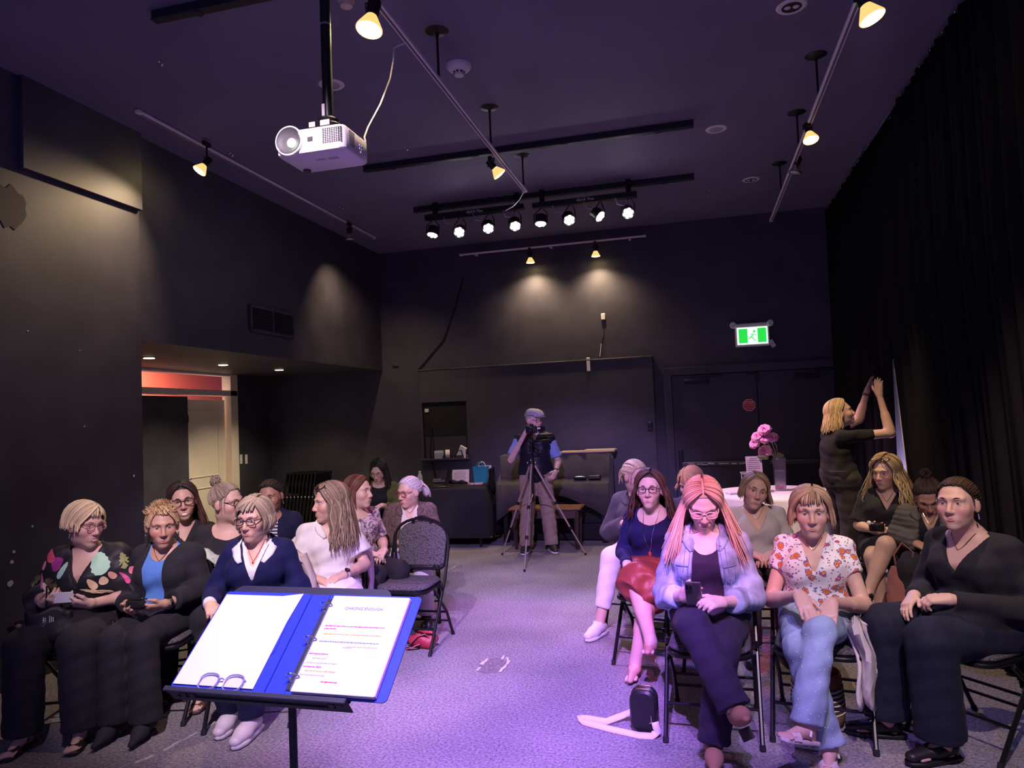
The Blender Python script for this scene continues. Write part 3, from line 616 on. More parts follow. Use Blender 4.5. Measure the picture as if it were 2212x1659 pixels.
# ------------------------------------------------------------------ music stand with binder and glasses
bl, brr = aD(360, 1493, 1.82), aD(835, 1530, 1.655); sx_ = unit((brr-bl)*V(1, 1, 0)); sy_ = unit(V(-sx_[1], sx_[0], 0)*.24+V(0, 0, .19)); sn_ = np.cross(sx_, sy_)
SM = np.stack([sx_, sy_, sn_], 1); so = (bl+brr)/2; so[2] = (bl[2]+brr[2])/2
m_stand = mat('black_stand_steel', (.035, .033, .04), .5, .2, bump=(200, .05)); m_vinyl = mat('blue_binder_vinyl', (.035, .06, .42), .32, bump=(25, .06))
ms = empty('music_stand', (so[0], so[1], 0)); tag(ms, 'black metal music stand holding the open blue binder', 'music stand'); mo = V(so[0], so[1], 0)
def on(x, y, z=0.): return so+sx_*x+sy_*y+sn_*z-mo
MB().prism(rrect(.50, .345, .03, 5), .004, on(-.045, .167, -.014), SM).build('desk', m_stand, ms, False)
t = MB(); t.box(on(-.045, .0, -.004), (.51, .004, .055), .0015, SM).box(on(-.045, -.004, .022), (.51, .014, .006), .002, SM); t.build('tray', m_stand, ms, False)
for x in (-.25, -.225, .165, .185): MB().box(on(x, -.006, .004), (.016, .006, .02), .003, SM).build('tray_bump', m_stand, ms)
hub = on(-.03, .13, -.05); MB().rod(on(-.03, .13, -.012), hub, .022, 12).build('tilt_hub', m_stand, ms)
MB().rod(hub, V(hub[0], hub[1], .45), .0105, 12).build('inner_pole', m_stand, ms); MB().rod(V(hub[0], hub[1], .55), V(hub[0], hub[1], .08), .015, 12).build('outer_pole', m_stand, ms)
MB().lathe([(.02, 0), (.022, .04)], V(hub[0], hub[1], .53), n=12).build('collar', m_stand, ms)
for k in range(3):
    a = k*2.094+.5; MB().tube([V(hub[0], hub[1], .16), V(hub[0]+.14*math.cos(a), hub[1]+.14*math.sin(a), .10), V(hub[0]+.27*math.cos(a), hub[1]+.27*math.sin(a), .010)], .01, 8).build('leg', m_stand, ms)
bo = so+sx_*0+sy_*.008; be = empty('ring_binder', tuple(bo)); tag(be, 'open blue ring binder with white pages on the music stand', 'binder')
def bn(x, y, z=0.): return sx_*x+sy_*y+sn_*z
BW, BH = .272, .298
for s, n in ((-1, 'front_cover'), (1, 'back_cover')): MB().prism(rrect(BW, BH, .012), .003, bn(s*(BW/2+.030), BH/2+.002, -.004+.004), SM).build(n, m_vinyl, be, False)
MB().box(bn(0, BH/2+.002, -.001), (.056, BH, .0025), .0008, SM).build('spine', m_vinyl, be, False)
for x in (-.029, .029): MB().rod(bn(x, .004, .003), bn(x, BH, .003), .0025, 6).build('spine_hinge', m_vinyl, be)
MB().prism([(-.10, -.10), (.085, -.10), (.118, -.03), (.113, .08), (.075, .118), (-.10, .118)], .0016, bn(-BW/2-.035, BH/2, .0035), SM).build('inner_pocket', m_vinyl, be, False)
lp = [(-.128, -.142), (.108, -.142), (.108, .05), (.116, .144), (.055, .134), (-.128, .134)]
MB().prism(lp, .0015, bn(-BW/2-.032, BH/2+.004, .005), SM).build('left_page', m_paper, be, False)
stack_ = MB().box(bn(BW/2+.026, BH/2-.002, .010), (.222, .280, .012), .001, SM).build('page_stack', m_paper, be, False)
b = MB()
for k in range(5): b.box(bn(BW/2+.026+.112, BH/2-.002, .0055+k*.0022), (.003, .276, .0006), 0, SM)
b.build('page_edges', mat('pale_pink_edge', (.72, .52, .66), .7), stack_, False)
MB().box(bn(.036, BH/2, .004), (.014, .27, .006), .002, SM).build('ring_plate', m_steel, be)
for y in (.045, .150, .255):
    t = np.linspace(0, 2*math.pi, 18, endpoint=False); MB().tube([bn(.042+.019*math.cos(a), y, .014+.014*math.sin(a)) for a in t], .0022, 6, closed=True).build('ring', m_steel, be)
text('CHASING ENOUGH', 'lettering', .0125, mat('grey_ink', (.12, .12, .15), .7), stack_, .0002, matrix=place(SM, bn(.155, .247, .0164)))
inks = {'p': mat('pink_ink', (.62, .06, .42), .7), 'y': mat('orange_ink', (.75, .42, .06), .7), 'g': mat('faint_ink', (.45, .45, .5), .7), 'b': mat('blue_grey_ink', (.25, .26, .42), .7), 'r': mat('red_ink', (.7, .04, .15), .7)}
rnd2 = random.Random(5)
def inkline(x0, x1, y, c, h=.0035):
    b = MB(); x = x0
    while x < x1:
        w = min(rnd2.uniform(.004, .012), x1-x); b.box(bn(x+w/2, y+rnd2.uniform(-.0003, .0003), .0163), (w*.86, h*rnd2.uniform(.6, 1.), .0003), 0, SM); x += w
    b.build('print_line', inks[c], stack_, False)
for (x0, x1, y, c) in ((.065, .235, .192, 'p'), (.065, .10, .184, 'p'), (.07, .235, .168, 'y'), (.068, .235, .146, 'b'), (.15, .235, .134, 'g'), (.14, .165, .131, 'g'), (.055, .11, .110, 'p'), (.07, .11, .098, 'g'), (.06, .145, .085, 'g'), (.055, .105, .074, 'p'), (.065, .15, .063, 'y'), (.055, .125, .052, 'g'), (.12, .165, .036, 'r')): inkline(x0, x1, y, c)
def spectacles(name, parent, M, o, w=.052, h=.038, br=.016, col=None, r=.0016, arm=.12, open_=True, rimless=False):
    """lenses in the local XZ plane, arms run to -Y"""
    fm = mat('spectacle_frame_%s' % '_'.join('%02d' % int(c*99) for c in col), col, .3, .2); b = MB(); t = np.linspace(0, 2*math.pi, 16, endpoint=False); M = np.asarray(M)
    P = lambda x, y, z: o+M@V(x, y, z)
    for s in (-1, 1):
        cx = s*(w/2+br/2); ring = [P(cx+w/2*math.copysign(abs(math.cos(a))**.8, math.cos(a)), 0, h/2*math.copysign(abs(math.sin(a))**.8, math.sin(a))) for a in t]; b.tube(ring, r, 5, closed=True)
        if arm: b.tube([P(s*(w+br/2), 0, h*.2), P(s*(w+br/2+.006), -.02, h*.2), P(s*(w+br/2+.008), -arm, h*.15)], r, 5)
    b.tube([P(-br/2, 0, h*.12), P(0, .003, h*.2), P(br/2, 0, h*.12)], r, 5)
    g = b.build(name, fm, parent)
    lens = MB()
    for s in (-1, 1): lens.prism([(w/2*.96*math.cos(a), h/2*.96*math.sin(a)) for a in t], .0012, P(s*(w/2+br/2), 0, 0), M@rot(90, 0, 0))
    ml = mat('spectacle_lens', (1, 1, 1), .02, trans=1., alpha=.12); ml.blend_method = 'BLEND' if hasattr(ml, 'blend_method') else None
    lens.build('lens', ml, g); return g
ge = empty('reading_glasses', tuple(so+sx_*-.155+sy_*.028+sn_*.012)); tag(ge, 'pair of clear rimmed reading glasses resting on the binder page', 'glasses')
spectacles('frame', ge, np.stack([sx_, sn_, sy_], 1)@np.diag([1, 1, 1]), V(0, 0, 0), .055, .045, .018, (.35, .3, .42), .0022, .05)
# ------------------------------------------------------------------ photographer's tripod
m_tri = mat('champagne_tripod_metal', (.62, .50, .50), .3, .7)
tp = [gz(1085, 1199), gz(1133, 1235), gz(1265, 1199)]; apx = aY(1149, 1003, (tp[0][1]+tp[1][1]+tp[2][1])/3+.04)
tr = empty('tripod', (apx[0], apx[1], 0)); tag(tr, 'champagne coloured camera tripod standing in front of the man in the flat cap', 'tripod'); t0 = V(apx[0], apx[1], 0)
for q in tp:
    a_ = apx-t0+(q-apx)*V(.05, .05, 0); b_ = q-t0; k1, k2 = a_+(b_-a_)*.42, a_+(b_-a_)*.7
    lg = MB().rod(a_, k1, .0135).build('leg', m_tri, tr); MB().rod(k1, k2, .011).build('leg_middle', m_tri, lg); MB().rod(k2, b_+V(0, 0, .02), .0085).build('leg_lower', m_tri, lg)
    for k in (k1, k2): MB().rod(k-unit(b_-a_)*.018, k+unit(b_-a_)*.018, .018).build('leg_lock', m_black, lg)
    MB().rod(b_+V(0, 0, .025), b_, .012).build('foot', m_black, lg)
ap = apx-t0
MB().lathe([(.03, -.03), (.036, 0), (.03, .03)], ap, n=14).build('crown', m_black, tr); MB().rod(ap+V(0, 0, -.42), ap+V(0, 0, .24), .013).build('centre_column', m_black, tr)
kz = -.33
b = MB()
for q in tp: b.rod(ap+V(0, 0, kz), ap+(q-apx)*.40+V(0, 0, .0)*0, .005)
b.build('spreader', m_tri, tr); MB().ball(ap+V(.045, -.02, .02), .012).ball(ap+V(-.045, -.02, .02), .012).ball(ap+V(0, -.04, .05), .012).build('knob', m_steel, tr)
MB().box(ap+V(0, 0, .27), (.06, .06, .05), .01).rod(ap+V(0, 0, .26), ap+V(.05, .16, .12), .007).build('pan_head', m_black, tr)
cm = aY(1148, 928, apx[1]); MB().rod(ap+V(0, 0, .28), cm-t0+V(0, 0, -.04), .018).build('head_plate', m_black, tr)
ca = empty('camera_body', tuple(cm)); tag(ca, 'small black camera on the tripod with its side screen opened', 'camera')
MB().box((0, 0, 0), (.13, .05, .085), .012).box((0, .005, .05), (.045, .04, .03), .008).build('body', m_black, ca)
MB().lathe([(.036, 0), (.038, .01), (.038, .045), (.034, .055), (.028, .055), (.026, .03)], (-.012, -.025, -.003), rot(90, 0, 0), n=22).build('lens_barrel', m_black, ca)
MB().ball((-.012, -.058, -.003), (.027, .008, .027)).build('lens_glass', mat('dark_lens_glass', (.02, .02, .03), .05), ca)
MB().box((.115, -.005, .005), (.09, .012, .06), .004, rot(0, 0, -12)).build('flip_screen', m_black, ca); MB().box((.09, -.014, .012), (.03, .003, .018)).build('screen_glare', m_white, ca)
MB().lathe([(.012, 0), (.012, .012)], (-.045, 0, .042), n=12).build('dial', m_steel, ca)
# ------------------------------------------------------------------ sound desk table at the back left
m_bcloth = mat('black_tablecloth', (.010, .0095, .014), .85, sheen=.0, bump=(20, .1))
def draped(name, parent, mtl, outline, ztop, zbot, folds=26, amp=.02, inset=0.):
    """table cloth: flat top and a hanging skirt with folds"""
    o = np.asarray(outline, float); n = len(o); ce = o.mean(0); P = []
    per = np.cumsum(np.linalg.norm(np.diff(np.vstack([o, o[:1]]), axis=0), axis=1)); per = per/per[-1]
    nr = unit2 = (o-ce)/np.linalg.norm(o-ce, axis=1, keepdims=True)
    for (z, t) in ((ztop, -.02), (ztop-.006, 0.), (ztop-.03, .01), (ztop-.2, .03), (zbot+.3, .045), (zbot, .055)):
        k = max(0, (ztop-z)/(ztop-zbot)); q = o+nr*(t+amp*k*np.sin(per*folds*2*math.pi))[:, None] if t >= 0 else o+nr*t
        P.append(np.hstack([q, np.full((n, 1), z)]))
    b = MB().grid(np.array(P), closed_v=True); b.f.append(tuple(range(n))); return b.build(name, mtl, parent, True, 60)
def rectline(x0, x1, y0, y1, n=22): return [(x0+(x1-x0)*t, y0) for t in np.linspace(0, 1, n, endpoint=False)]+[(x1, y0+(y1-y0)*t) for t in np.linspace(0, 1, n, endpoint=False)]+[(x1-(x1-x0)*t, y1) for t in np.linspace(0, 1, n, endpoint=False)]+[(x0, y1-(y1-y0)*t) for t in np.linspace(0, 1, n, endpoint=False)]
te = empty('trestle_table', (-3.35, 8.92, 0)); tag(te, 'long folding table against the back wall under a black cloth', 'table')
MB().box((0, 0, .715), (1.42, .66, .03), .006).build('tabletop', m_black, te)
for x in (-.65, .65):
    for y in (-.29, .29): MB().rod((x, y, .70), (x, y, 0), .014).build('leg', m_black, te)
tcl = draped('black_tablecloth', None, m_bcloth, rectline(-.73, .73, -.34, .34), .738, .12, 18, .012); tcl.location = (-3.35, 8.92, 0); tag(tcl, 'black cloth covering the long table at the back left', 'tablecloth')
tz = .74
def onT(x, y): return gz(x, y, tz)
# laptop
p = V(-3.30, 8.80, tz); e = empty('laptop', p, R_(-62)); tag(e, 'open dark laptop on the black cloth table', 'laptop')
MB().box((0, 0, .009), (.33, .23, .016), .004).build('base', mat('dark_laptop', (.04, .04, .045), .35, .5), e); MB().box((0, .135, .115), (.33, .008, .22), .003, rot(-18, 0, 0)).build('screen_lid', MATS['dark_laptop'], e); MB().box((0, -.01, .0175), (.28, .10, .001)).build('keyboard', m_blackm, e)
def sheet_sign(name, p, w, h, rz, label, lines, paper, lean=-12, cat='sign'):
    e = empty(name, p, R_(rz)); tag(e, label, cat); M = rot(lean, 0, 0)
    MB().box(M@V(0, 0, h/2), (w, .004, h), .001, M).build('sheet', paper, e, False)
    b = MB(); r = random.Random(int(w*1000))
    for k in range(lines):
        z = h*(.86-.72*k/max(1, lines-1)); ww = w*(.8 if k not in (0, lines-1) else .55)*r.uniform(.85, 1); b.box(M@V((ww-w*.8)/2*(1 if k else 0), -.003, z), (ww, .001, h*.022), 0, M)
    b.build('print_lines', mat('grey_print2', (.3, .28, .34), .7), e, False)
    MB().box((0, .06, .004), (w*.5, .1, .006), .001).build('stand_foot', paper, e, False); return e
m_sign = mat('cream_card', (.78, .68, .66), .7)
sheet_sign('paper_sign', V(*onT(995, 1044)[:2], tz), .235, .185, 6, 'printed cream paper sign standing on the black cloth table', 9, m_sign)
q = onT(1040, 1042); e = empty('gift_bag', V(q[0], q[1], tz)); tag(e, 'teal paper gift bag standing on the black cloth table', 'bag')
m_teal = mat('teal_paper', (.02, .30, .36), .5)
b = MB(); bw = .205; b.grid(np.array([[(s*(bw/2-.02), -.05, 0), (s*bw/2, -.05, .215)] for s in (-1, 1)])); w_, d_ = bw/2, .05
vv = [(-w_+.02, -d_, 0), (w_-.02, -d_, 0), (w_-.02, d_, 0), (-w_+.02, d_, 0), (-w_, -d_, .215), (w_, -d_, .215), (w_, d_, .215), (-w_, d_, .215)]
MB().add(vv, [(0, 3, 2, 1), (0, 1, 5, 4), (1, 2, 6, 5), (2, 3, 7, 6), (3, 0, 4, 7)]).build('bag_body', m_teal, e, False)
for y, m_ in ((-.052, m_teal), (.052, m_white)): MB().tube([(-.045, y, .20), (-.045, y, .235), (-.025, y, .265), (.0, y, .275), (.025, y, .265), (.045, y, .235), (.045, y, .20)], .007, 6).build('handle', m_, e)
o = MB().box((0, 0, .11), (.19, .006, .225), .001).build('white_card', m_paper, None, False); o.location = (q[0]+.035, q[1]+.06, tz); tag(o, 'white card standing behind the teal gift bag', 'card')
q = onT(1030, 1046); o = MB().box((0, 0, .011), (.2, .07, .022), .003, rot(0, 0, 8)).build('leaflet_pile', mat('pink_print', (.62, .35, .38), .6, var=(40, .6)), None); o.location = (q[0], q[1]-.05, tz); tag(o, 'small pile of pink printed leaflets in front of the teal bag', 'leaflets')
q = onT(993, 1046); o = MB().tube([(-.14, 0, .03), (-.07, -.03, .045), (0, 0, .03), (.07, -.03, .04), (.14, .01, .02)], [.012, .03, .02, .028, .01], 8).build('dark_scarf', m_blackm); o.location = (q[0], q[1]-.08, tz); tag(o, 'crumpled black cloth in front of the cream sign', 'cloth')
q = onT(957, 1051); o = MB().box((0, 0, .006), (.07, .03, .012), .003, rot(0, 0, 20)).build('white_clip', m_white); o.location = (q[0], q[1], tz); tag(o, 'small white object near the front edge of the black table', 'clip')
q = onT(945, 1042); o = MB().box((0, 0, .025), (.12, .07, .05), .006, rot(0, 0, 14)).box((.09, .02, .015), (.09, .06, .03), .005, rot(0, 0, 30)).build('cable_box', mat('grey_box', (.22, .20, .20), .5)); o.location = (q[0], q[1], tz); tag(o, 'small grey equipment boxes right of the laptop', 'equipment')
q = onT(909, 1052); e = empty('water_bottle', V(q[0], q[1]-.02, tz)); tag(e, 'clear plastic water bottle with a white cap beside the laptop', 'bottle')
MB().lathe([(.032, 0), (.034, .02), (.034, .13), (.03, .15), (.014, .18), (.013, .19)], n=18).build('body', mat('bottle_plastic', (.75, .8, .85), .15, alpha=.55), e); MB().lathe([(.015, .188), (.015, .21)], n=14).build('cap', m_white, e); MB().lathe([(.0348, .06), (.0348, .11)], n=18, cap=False).build('wrap', mat('pale_wrap', (.55, .6, .65), .5), e)
# hatch things
def hp(x, y): q = aY(x, y, PYF-.03); return V(q[0], PYF-.04, wz0)
p = hp(949, 985); o = MB().box((0, 0, .055), (.115, .07, .11), .004).build('tissue_carton', mat('pale_blue_carton', (.40, .52, .62), .6), None, False); o.location = p; MB().box((0, -.0355, .09), (.112, .001, .03)).build('white_band', m_white, o, False); tag(o, 'pale blue and white carton on the hatch ledge', 'carton')
p = hp(966, 985); e = empty('tape_roll', p+V(.01, 0, .06)); tag(e, 'white roll standing beside the carton on the hatch ledge', 'roll'); MB().lathe([(.02, -.03), (.06, -.03), (.06, .03), (.02, .03)], (0, 0, 0), rot(0, 90, 20)).build('roll', m_paper, e); MB().lathe([(.02, -.031), (.02, .031)], (0, 0, 0), rot(0, 90, 20)).build('core', mat('card_core', (.35, .25, .15), .8), e)
p = hp(998, 985); e = empty('leaflet_holder', p); tag(e, 'tilted stack of papers and cables at the right of the hatch ledge', 'papers'); MB().box((0, 0, .08), (.1, .03, .17), .002, rot(10, 28, 0)).build('sheet', m_paper, e, False); MB().box((.05, -.02, .06), (.02, .03, .12), .002).build('sheet', m_paper, e, False); MB().tube([(-.09, -.03, .02), (-.04, -.05, .1), (.01, -.05, .11), (.03, -.04, .03)], .008, 6).build('cable_loop', m_black, e)
MB().box((0, .02, .02), (.16, .06, .04), .004).build('tray', mat('brown_tray', (.12, .08, .06), .6), e)
# ------------------------------------------------------------------ piano under a black cloth
m_drape = mat('charcoal_drape', (.055, .05, .045), .85, sheen=.2, bump=(12, .25, 6), var=(6, .2))
px0, px1, pyb, pyf = -2.52, -1.10, 9.40, 9.06
pe = empty('upright_piano', ((px0+px1)/2, 9.2, 0)); tag(pe, 'upright piano hidden under a dark cloth against the back wall', 'piano'); pc_ = V((px0+px1)/2, 9.2, 0); L_ = px1-px0
MB().box((0, .05, .55), (L_-.06, .30, 1.08), .01).build('case', m_black, pe); MB().box((0, -.22, .66), (L_-.06, .28, .14), .01).build('key_bed', m_black, pe)
for s in (-1, 1): MB().box((s*(L_/2-.08), -.27, .31), (.07, .07, .6), .01).build('leg', m_black, pe)
MB().box((0, -.12, .12), (L_-.2, .04, .22), .01).build('lower_panel', m_black, pe)
# cloth: profile from the back over the top, down the front, over the key lid, hanging
prof = [(.17, .86), (.17, 1.095), (.14, 1.105), (-.09, 1.105), (-.118, 1.09), (-.128, .82), (-.15, .775), (-.33, .75), (-.37, .735), (-.385, .62), (-.39, .5)]
nu = 60; xs = np.linspace(-L_/2-.01, L_/2+.01, nu); P = np.zeros((len(prof), nu, 3)); rr = random.Random(4)
for i, (y, z) in enumerate(prof):
    for j, x in enumerate(xs):
        t = x/(L_/2); hang = max(0, i-7)/3; zz = z-(.35*max(0, abs(t)-.1)**1.5*hang if i > 8 else 0)+(.10*hang if i > 8 else 0)
        yy = y-.012*hang*math.sin(9*t+i)-.006*math.sin(17*t+2*i)*(i in (4, 5, 6)); P[i, j] = (x, yy, zz+.004*math.sin(13*t+i*1.7))
o = MB().grid(P).build('piano_cloth', m_drape, None, True, 0); o.location = tuple(pc_); md = o.modifiers.new('s', 'SOLIDIFY'); md.thickness = .006; tag(o, 'dark grey cloth draped over the upright piano', 'cloth')
for s in (-1, 1):
    Pq = np.zeros((8, 10, 3))
    for i, z in enumerate(np.linspace(1.095, .35, 8)):
        for j, y in enumerate(np.linspace(.16, -.115 if z > .8 else -.36, 10)): Pq[i, j] = (s*(L_/2+.012+.012*math.sin(y*30+i*.4)*(i/8)), y, z)
    MB().grid(Pq).build('side_drop', m_drape, o, True, 0).modifiers.new('s', 'SOLIDIFY').thickness = .006
m_yel = mat('yellowed_paper', (.80, .66, .34), .7)
for k, (x0, x1, h, lb) in enumerate(((1213, 1268, .022, 'yellowed sheet music lying on the piano, left pile'), (1266, 1330, .035, 'taller pile of yellowed sheet music on the piano, right side'))):
    a_, b_ = aY(x0, 975, 9.2), aY(x1, 972, 9.2); e = empty('sheet_music', ((a_[0]+b_[0])/2, 9.2, 1.11)); tag(e, lb, 'sheet music', 'sheet music on the piano'); r = random.Random(k)
    for q in range(3+k): MB().box((r.uniform(-.01, .01), r.uniform(-.02, .02), h/(3+k)*(q+.5)), (b_[0]-a_[0], .22, h/(3+k)*.9), .001, rot(0, 0, r.uniform(-3, 3))).build('booklet', m_yel, e, False)
for k, (x, y, lb) in enumerate(((1253, 1030, 'flat black tray lying on the piano lid, left one'), (1284, 1028, 'black case with chrome edges on the piano lid, right one'))):
    q = aY(x, y, 9.0); e = empty('spectacle_case', (q[0], 9.0, .775)); tag(e, lb, 'case', 'cases on the piano lid')
    if k == 0:
        MB().box((0, 0, .012), (.16, .09, .02), .008, rot(-20, 0, 0)).build('base', m_black, e); t = np.array(rrect(.15, .085, .02)); MB().tube([rot(-20, 0, 0)@V(x_, y_, .03) for x_, y_ in t], .004, 6, closed=True).build('rim', m_steel, e)
    else:
        MB().box((0, 0, .03), (.17, .08, .055), .02).build('shell', m_black, e); MB().rod((-.07, -.042, .05), (.07, -.042, .05), .006).rod((-.07, -.044, .025), (.07, -.044, .025), .004).build('chrome_edge', m_steel, e)
# piano bench
e = empty('piano_bench', (-1.83, 8.60, 0)); tag(e, 'dark wooden piano bench with a worn oak top behind the tripod', 'bench'); m_oak = mat('oak_wood', (.24, .12, .05), .45, var=(12, .3)); m_dwood = mat('dark_wood', (.06, .035, .03), .5)
MB().box((0, 0, .485), (.88, .36, .028), .006).build('seat', m_oak, e); MB().box((0, 0, .42), (.80, .30, .10), .004).build('apron', m_dwood, e)
for s in (-1, 1):
    for t in (-1, 1): MB().tube([(s*.38, t*.13, .45), (s*.37, t*.125, 0)], [.030, .020], 4).build('leg', m_dwood, e)
# folded chair leaning by the piano
o = copy_tree(fc); o.location = (-2.66, 8.96, 0); o.rotation_euler = (0, 0, R_(100)); tag(o, 'folded chair leaning upright between the black table and the piano', 'chair', 'folded chair by the piano')
# ------------------------------------------------------------------ white round table at the right with vase, box and sign
m_lin = mat('white_linen', (.84, .82, .85), .75, bump=(80, .05))
TC = V(.72, 7.72, 0); TR = .62
e = empty('round_table', tuple(TC)); tag(e, 'round table under a white cloth beside the exit doors', 'table'); MB().lathe([(TR-.03, .70), (TR-.02, .73)], n=40).build('tabletop', m_dwood, e); MB().rod((0, 0, .7), (0, 0, .05), .04).build('pedestal', m_black, e); MB().lathe([(.3, 0), (.3, .03), (.05, .06)], n=24).build('base', m_black, e)
a = np.linspace(0, 2*math.pi, 120, endpoint=False); o = draped('white_tablecloth', None, m_lin, [(TR*math.cos(t), TR*math.sin(t)) for t in a], .738, .08, 17, .035); o.location = tuple(TC); tag(o, 'white linen cloth on the round table', 'tablecloth')
m_glass = mat('clear_glass', (1, 1, 1), .02, trans=1., spec=.5); m_acry = mat('clear_acrylic', (.85, .82, 1.), .05, trans=.9, alpha=.45)
q = gz(1625, 1060, tz); e = empty('acrylic_box', (q[0], 7.75, .74)); tag(e, 'clear acrylic donation box on the white table', 'box'); bs = .21
for (c, s) in (((0, -bs/2, bs*.45), (bs, .005, bs*.9)), ((0, bs/2, bs*.45), (bs, .005, bs*.9)), ((-bs/2, 0, bs*.45), (.005, bs, bs*.9)), ((bs/2, 0, bs*.45), (.005, bs, bs*.9)), ((0, 0, bs*.9), (bs, bs, .005))): MB().box(c, s, .001).build('pane', m_acry, e, False)
b = MB()
for s in (-1, 1):
    b.rod((s*bs/2, -bs/2, 0), (s*bs/2, -bs/2, bs*.9), .003, 4); b.rod((-bs/2, s*bs/2, bs*.9), (bs/2, s*bs/2, bs*.9), .003, 4); b.rod((s*bs/2, -bs/2, bs*.9), (s*bs/2, bs/2, bs*.9), .003, 4)
b.build('edge', m_white, e)
pk = mat('lilac_paper', (.80, .72, .82), .7)
sheet_sign('table_sign', V(q[0]+.03, 7.75, .74+bs*.9+.004), .16, .165, 4, 'printed white sign standing on the acrylic box', 7, pk)
o = MB().box((0, 0, .01), (.16, .11, .02), .003, rot(0, 0, 25)).build('notebook', pk, None, False); o.location = (.33, 7.55, .74); tag(o, 'pale notebook lying on the white table beside the box', 'notebook')
q = gz(1684, 1057, tz); e = empty('glass_vase', (q[0], 7.80, .74)); tag(e, 'tall square glass vase of water and pink petals on the white table', 'vase')
w0, w1, vh_ = .052, .062, .33
def sq(w, z): return [(-w, -w, z), (w, -w, z), (w, w, z), (-w, w, z)]
b = MB().add(sq(w0, 0)+sq(w1, vh_)+sq(w1-.005, vh_)+sq(w0-.005, .012), [(0, 3, 2, 1), (0, 1, 5, 4), (1, 2, 6, 5), (2, 3, 7, 6), (3, 0, 4, 7), (4, 5, 9, 8), (5, 6, 10, 9), (6, 7, 11, 10), (7, 4, 8, 11), (8, 9, 13, 12), (9, 10, 14, 13), (10, 11, 15, 14), (11, 8, 12, 15), (12, 13, 14, 15)]); b.build('vase_glass', m_acry, e, False)
MB().box((0, 0, .11), (.098, .098, .19), .004).build('water', mat('lilac_water', (.75, .68, 1.), .02, trans=.85, alpha=.4), e)
b = MB(); r = random.Random(2)
for k in range(40): b.ball((r.uniform(-.042, .042), r.uniform(-.042, .042), .015+r.uniform(0, .04)), (.012, .009, .004), 6, 4, rot(r.uniform(0, 180), r.uniform(0, 180), 0))
b.build('petals', mat('pink_petal', (.85, .20, .45), .6), e)['kind'] = 'stuff'
vb = V(q[0], 7.80, .74); m_stem = mat('pale_stem', (.45, .42, .28), .6); m_fl = mat('pink_flower', (.90, .25, .62), .6, attr='Col', sheen=.1); m_leaf = mat('green_leaf', (.16, .20, .09), .5)
def flower(tip, base, label, s=1., k=0):
    fe = empty('pink_flower', tuple(vb)); tag(fe, label, 'flower', 'pink flowers in the vase'); r = random.Random(k); tip = np.asarray(tip)-vb; base = np.asarray(base)-vb
    mid = (tip+base)/2+V(r.uniform(-.02, .02), 0, .02); MB().tube([base, mid, tip], .003, 5).build('stem', m_stem, fe)
    vs, fs, cs = [], [], []; nrm = unit(tip-mid+V(0, -.15, .05)); S, U, d = frame(nrm); n0 = 0
    for ring, (np_, rad, open_) in enumerate(((5, .025, .3), (6, .04, .7), (7, .055, 1.1), (7, .062, 1.5))):
        for q_ in range(np_):
            a = q_*2*math.pi/np_+ring*.5+r.uniform(-.2, .2); dirr = S*math.cos(a)+U*math.sin(a); P = np.zeros((5, 4, 3)); sd = np.cross(d, dirr)
            for i in range(5):
                t = i/4; ang = open_*t*1.1; c = tip+(dirr*math.sin(ang)*t+d*math.cos(ang)*t*.8)*rad*s
                for j in range(4):
                    wv = (j/3-.5); P[i, j] = c+sd*wv*rad*s*1.0*math.sin(min(1, t*1.5+.15)*math.pi*.62)+d*(.006*s*math.sin(j*2.1+i)*t)
            g = MB().grid(P); vs.append(np.concatenate(g.v)); fs += [[x+n0 for x in f] for f in g.f]; n0 += 20; c_ = np.array([.92, .28, .64])*r.uniform(.75, 1.1)+np.array([.05, .05, .02])*ring; cs.append(np.tile(np.clip(c_, 0, 1), (20, 1)))
    quadmesh('blossom', np.concatenate(vs), np.array(fs), m_fl, fe, np.concatenate(cs))
bs0 = vb+V(-.01, 0, .31)
for k, (x, y, s, lb) in enumerate(((1651, 928, 1.15, 'topmost pink flower in the vase'), (1636, 943, 1.05, 'pink flower below left of the topmost bloom'), (1668, 945, 1.0, 'pink flower at the right of the bunch'), (1652, 946, 1.1, 'pink flower in the middle of the bunch'), (1630, 958, .95, 'lowest left pink flower of the upper bunch'), (1652, 975, 1.15, 'single low pink flower next to the vase rim'))): flower(aY(x, y, 7.78+.02*(k % 3)), bs0, lb, s*1.0, k)
b = MB()
for (x, y, rz_, w) in ((1648, 988, 10, .06), (1682, 985, -10, .055), (1686, 982, 30, .04)): b.ball(aY(x, y, 7.77)-vb, (w, .012, .022), 12, 6, rot(0, rz_, 0))
o = b.build('flower_leaves', m_leaf, e)
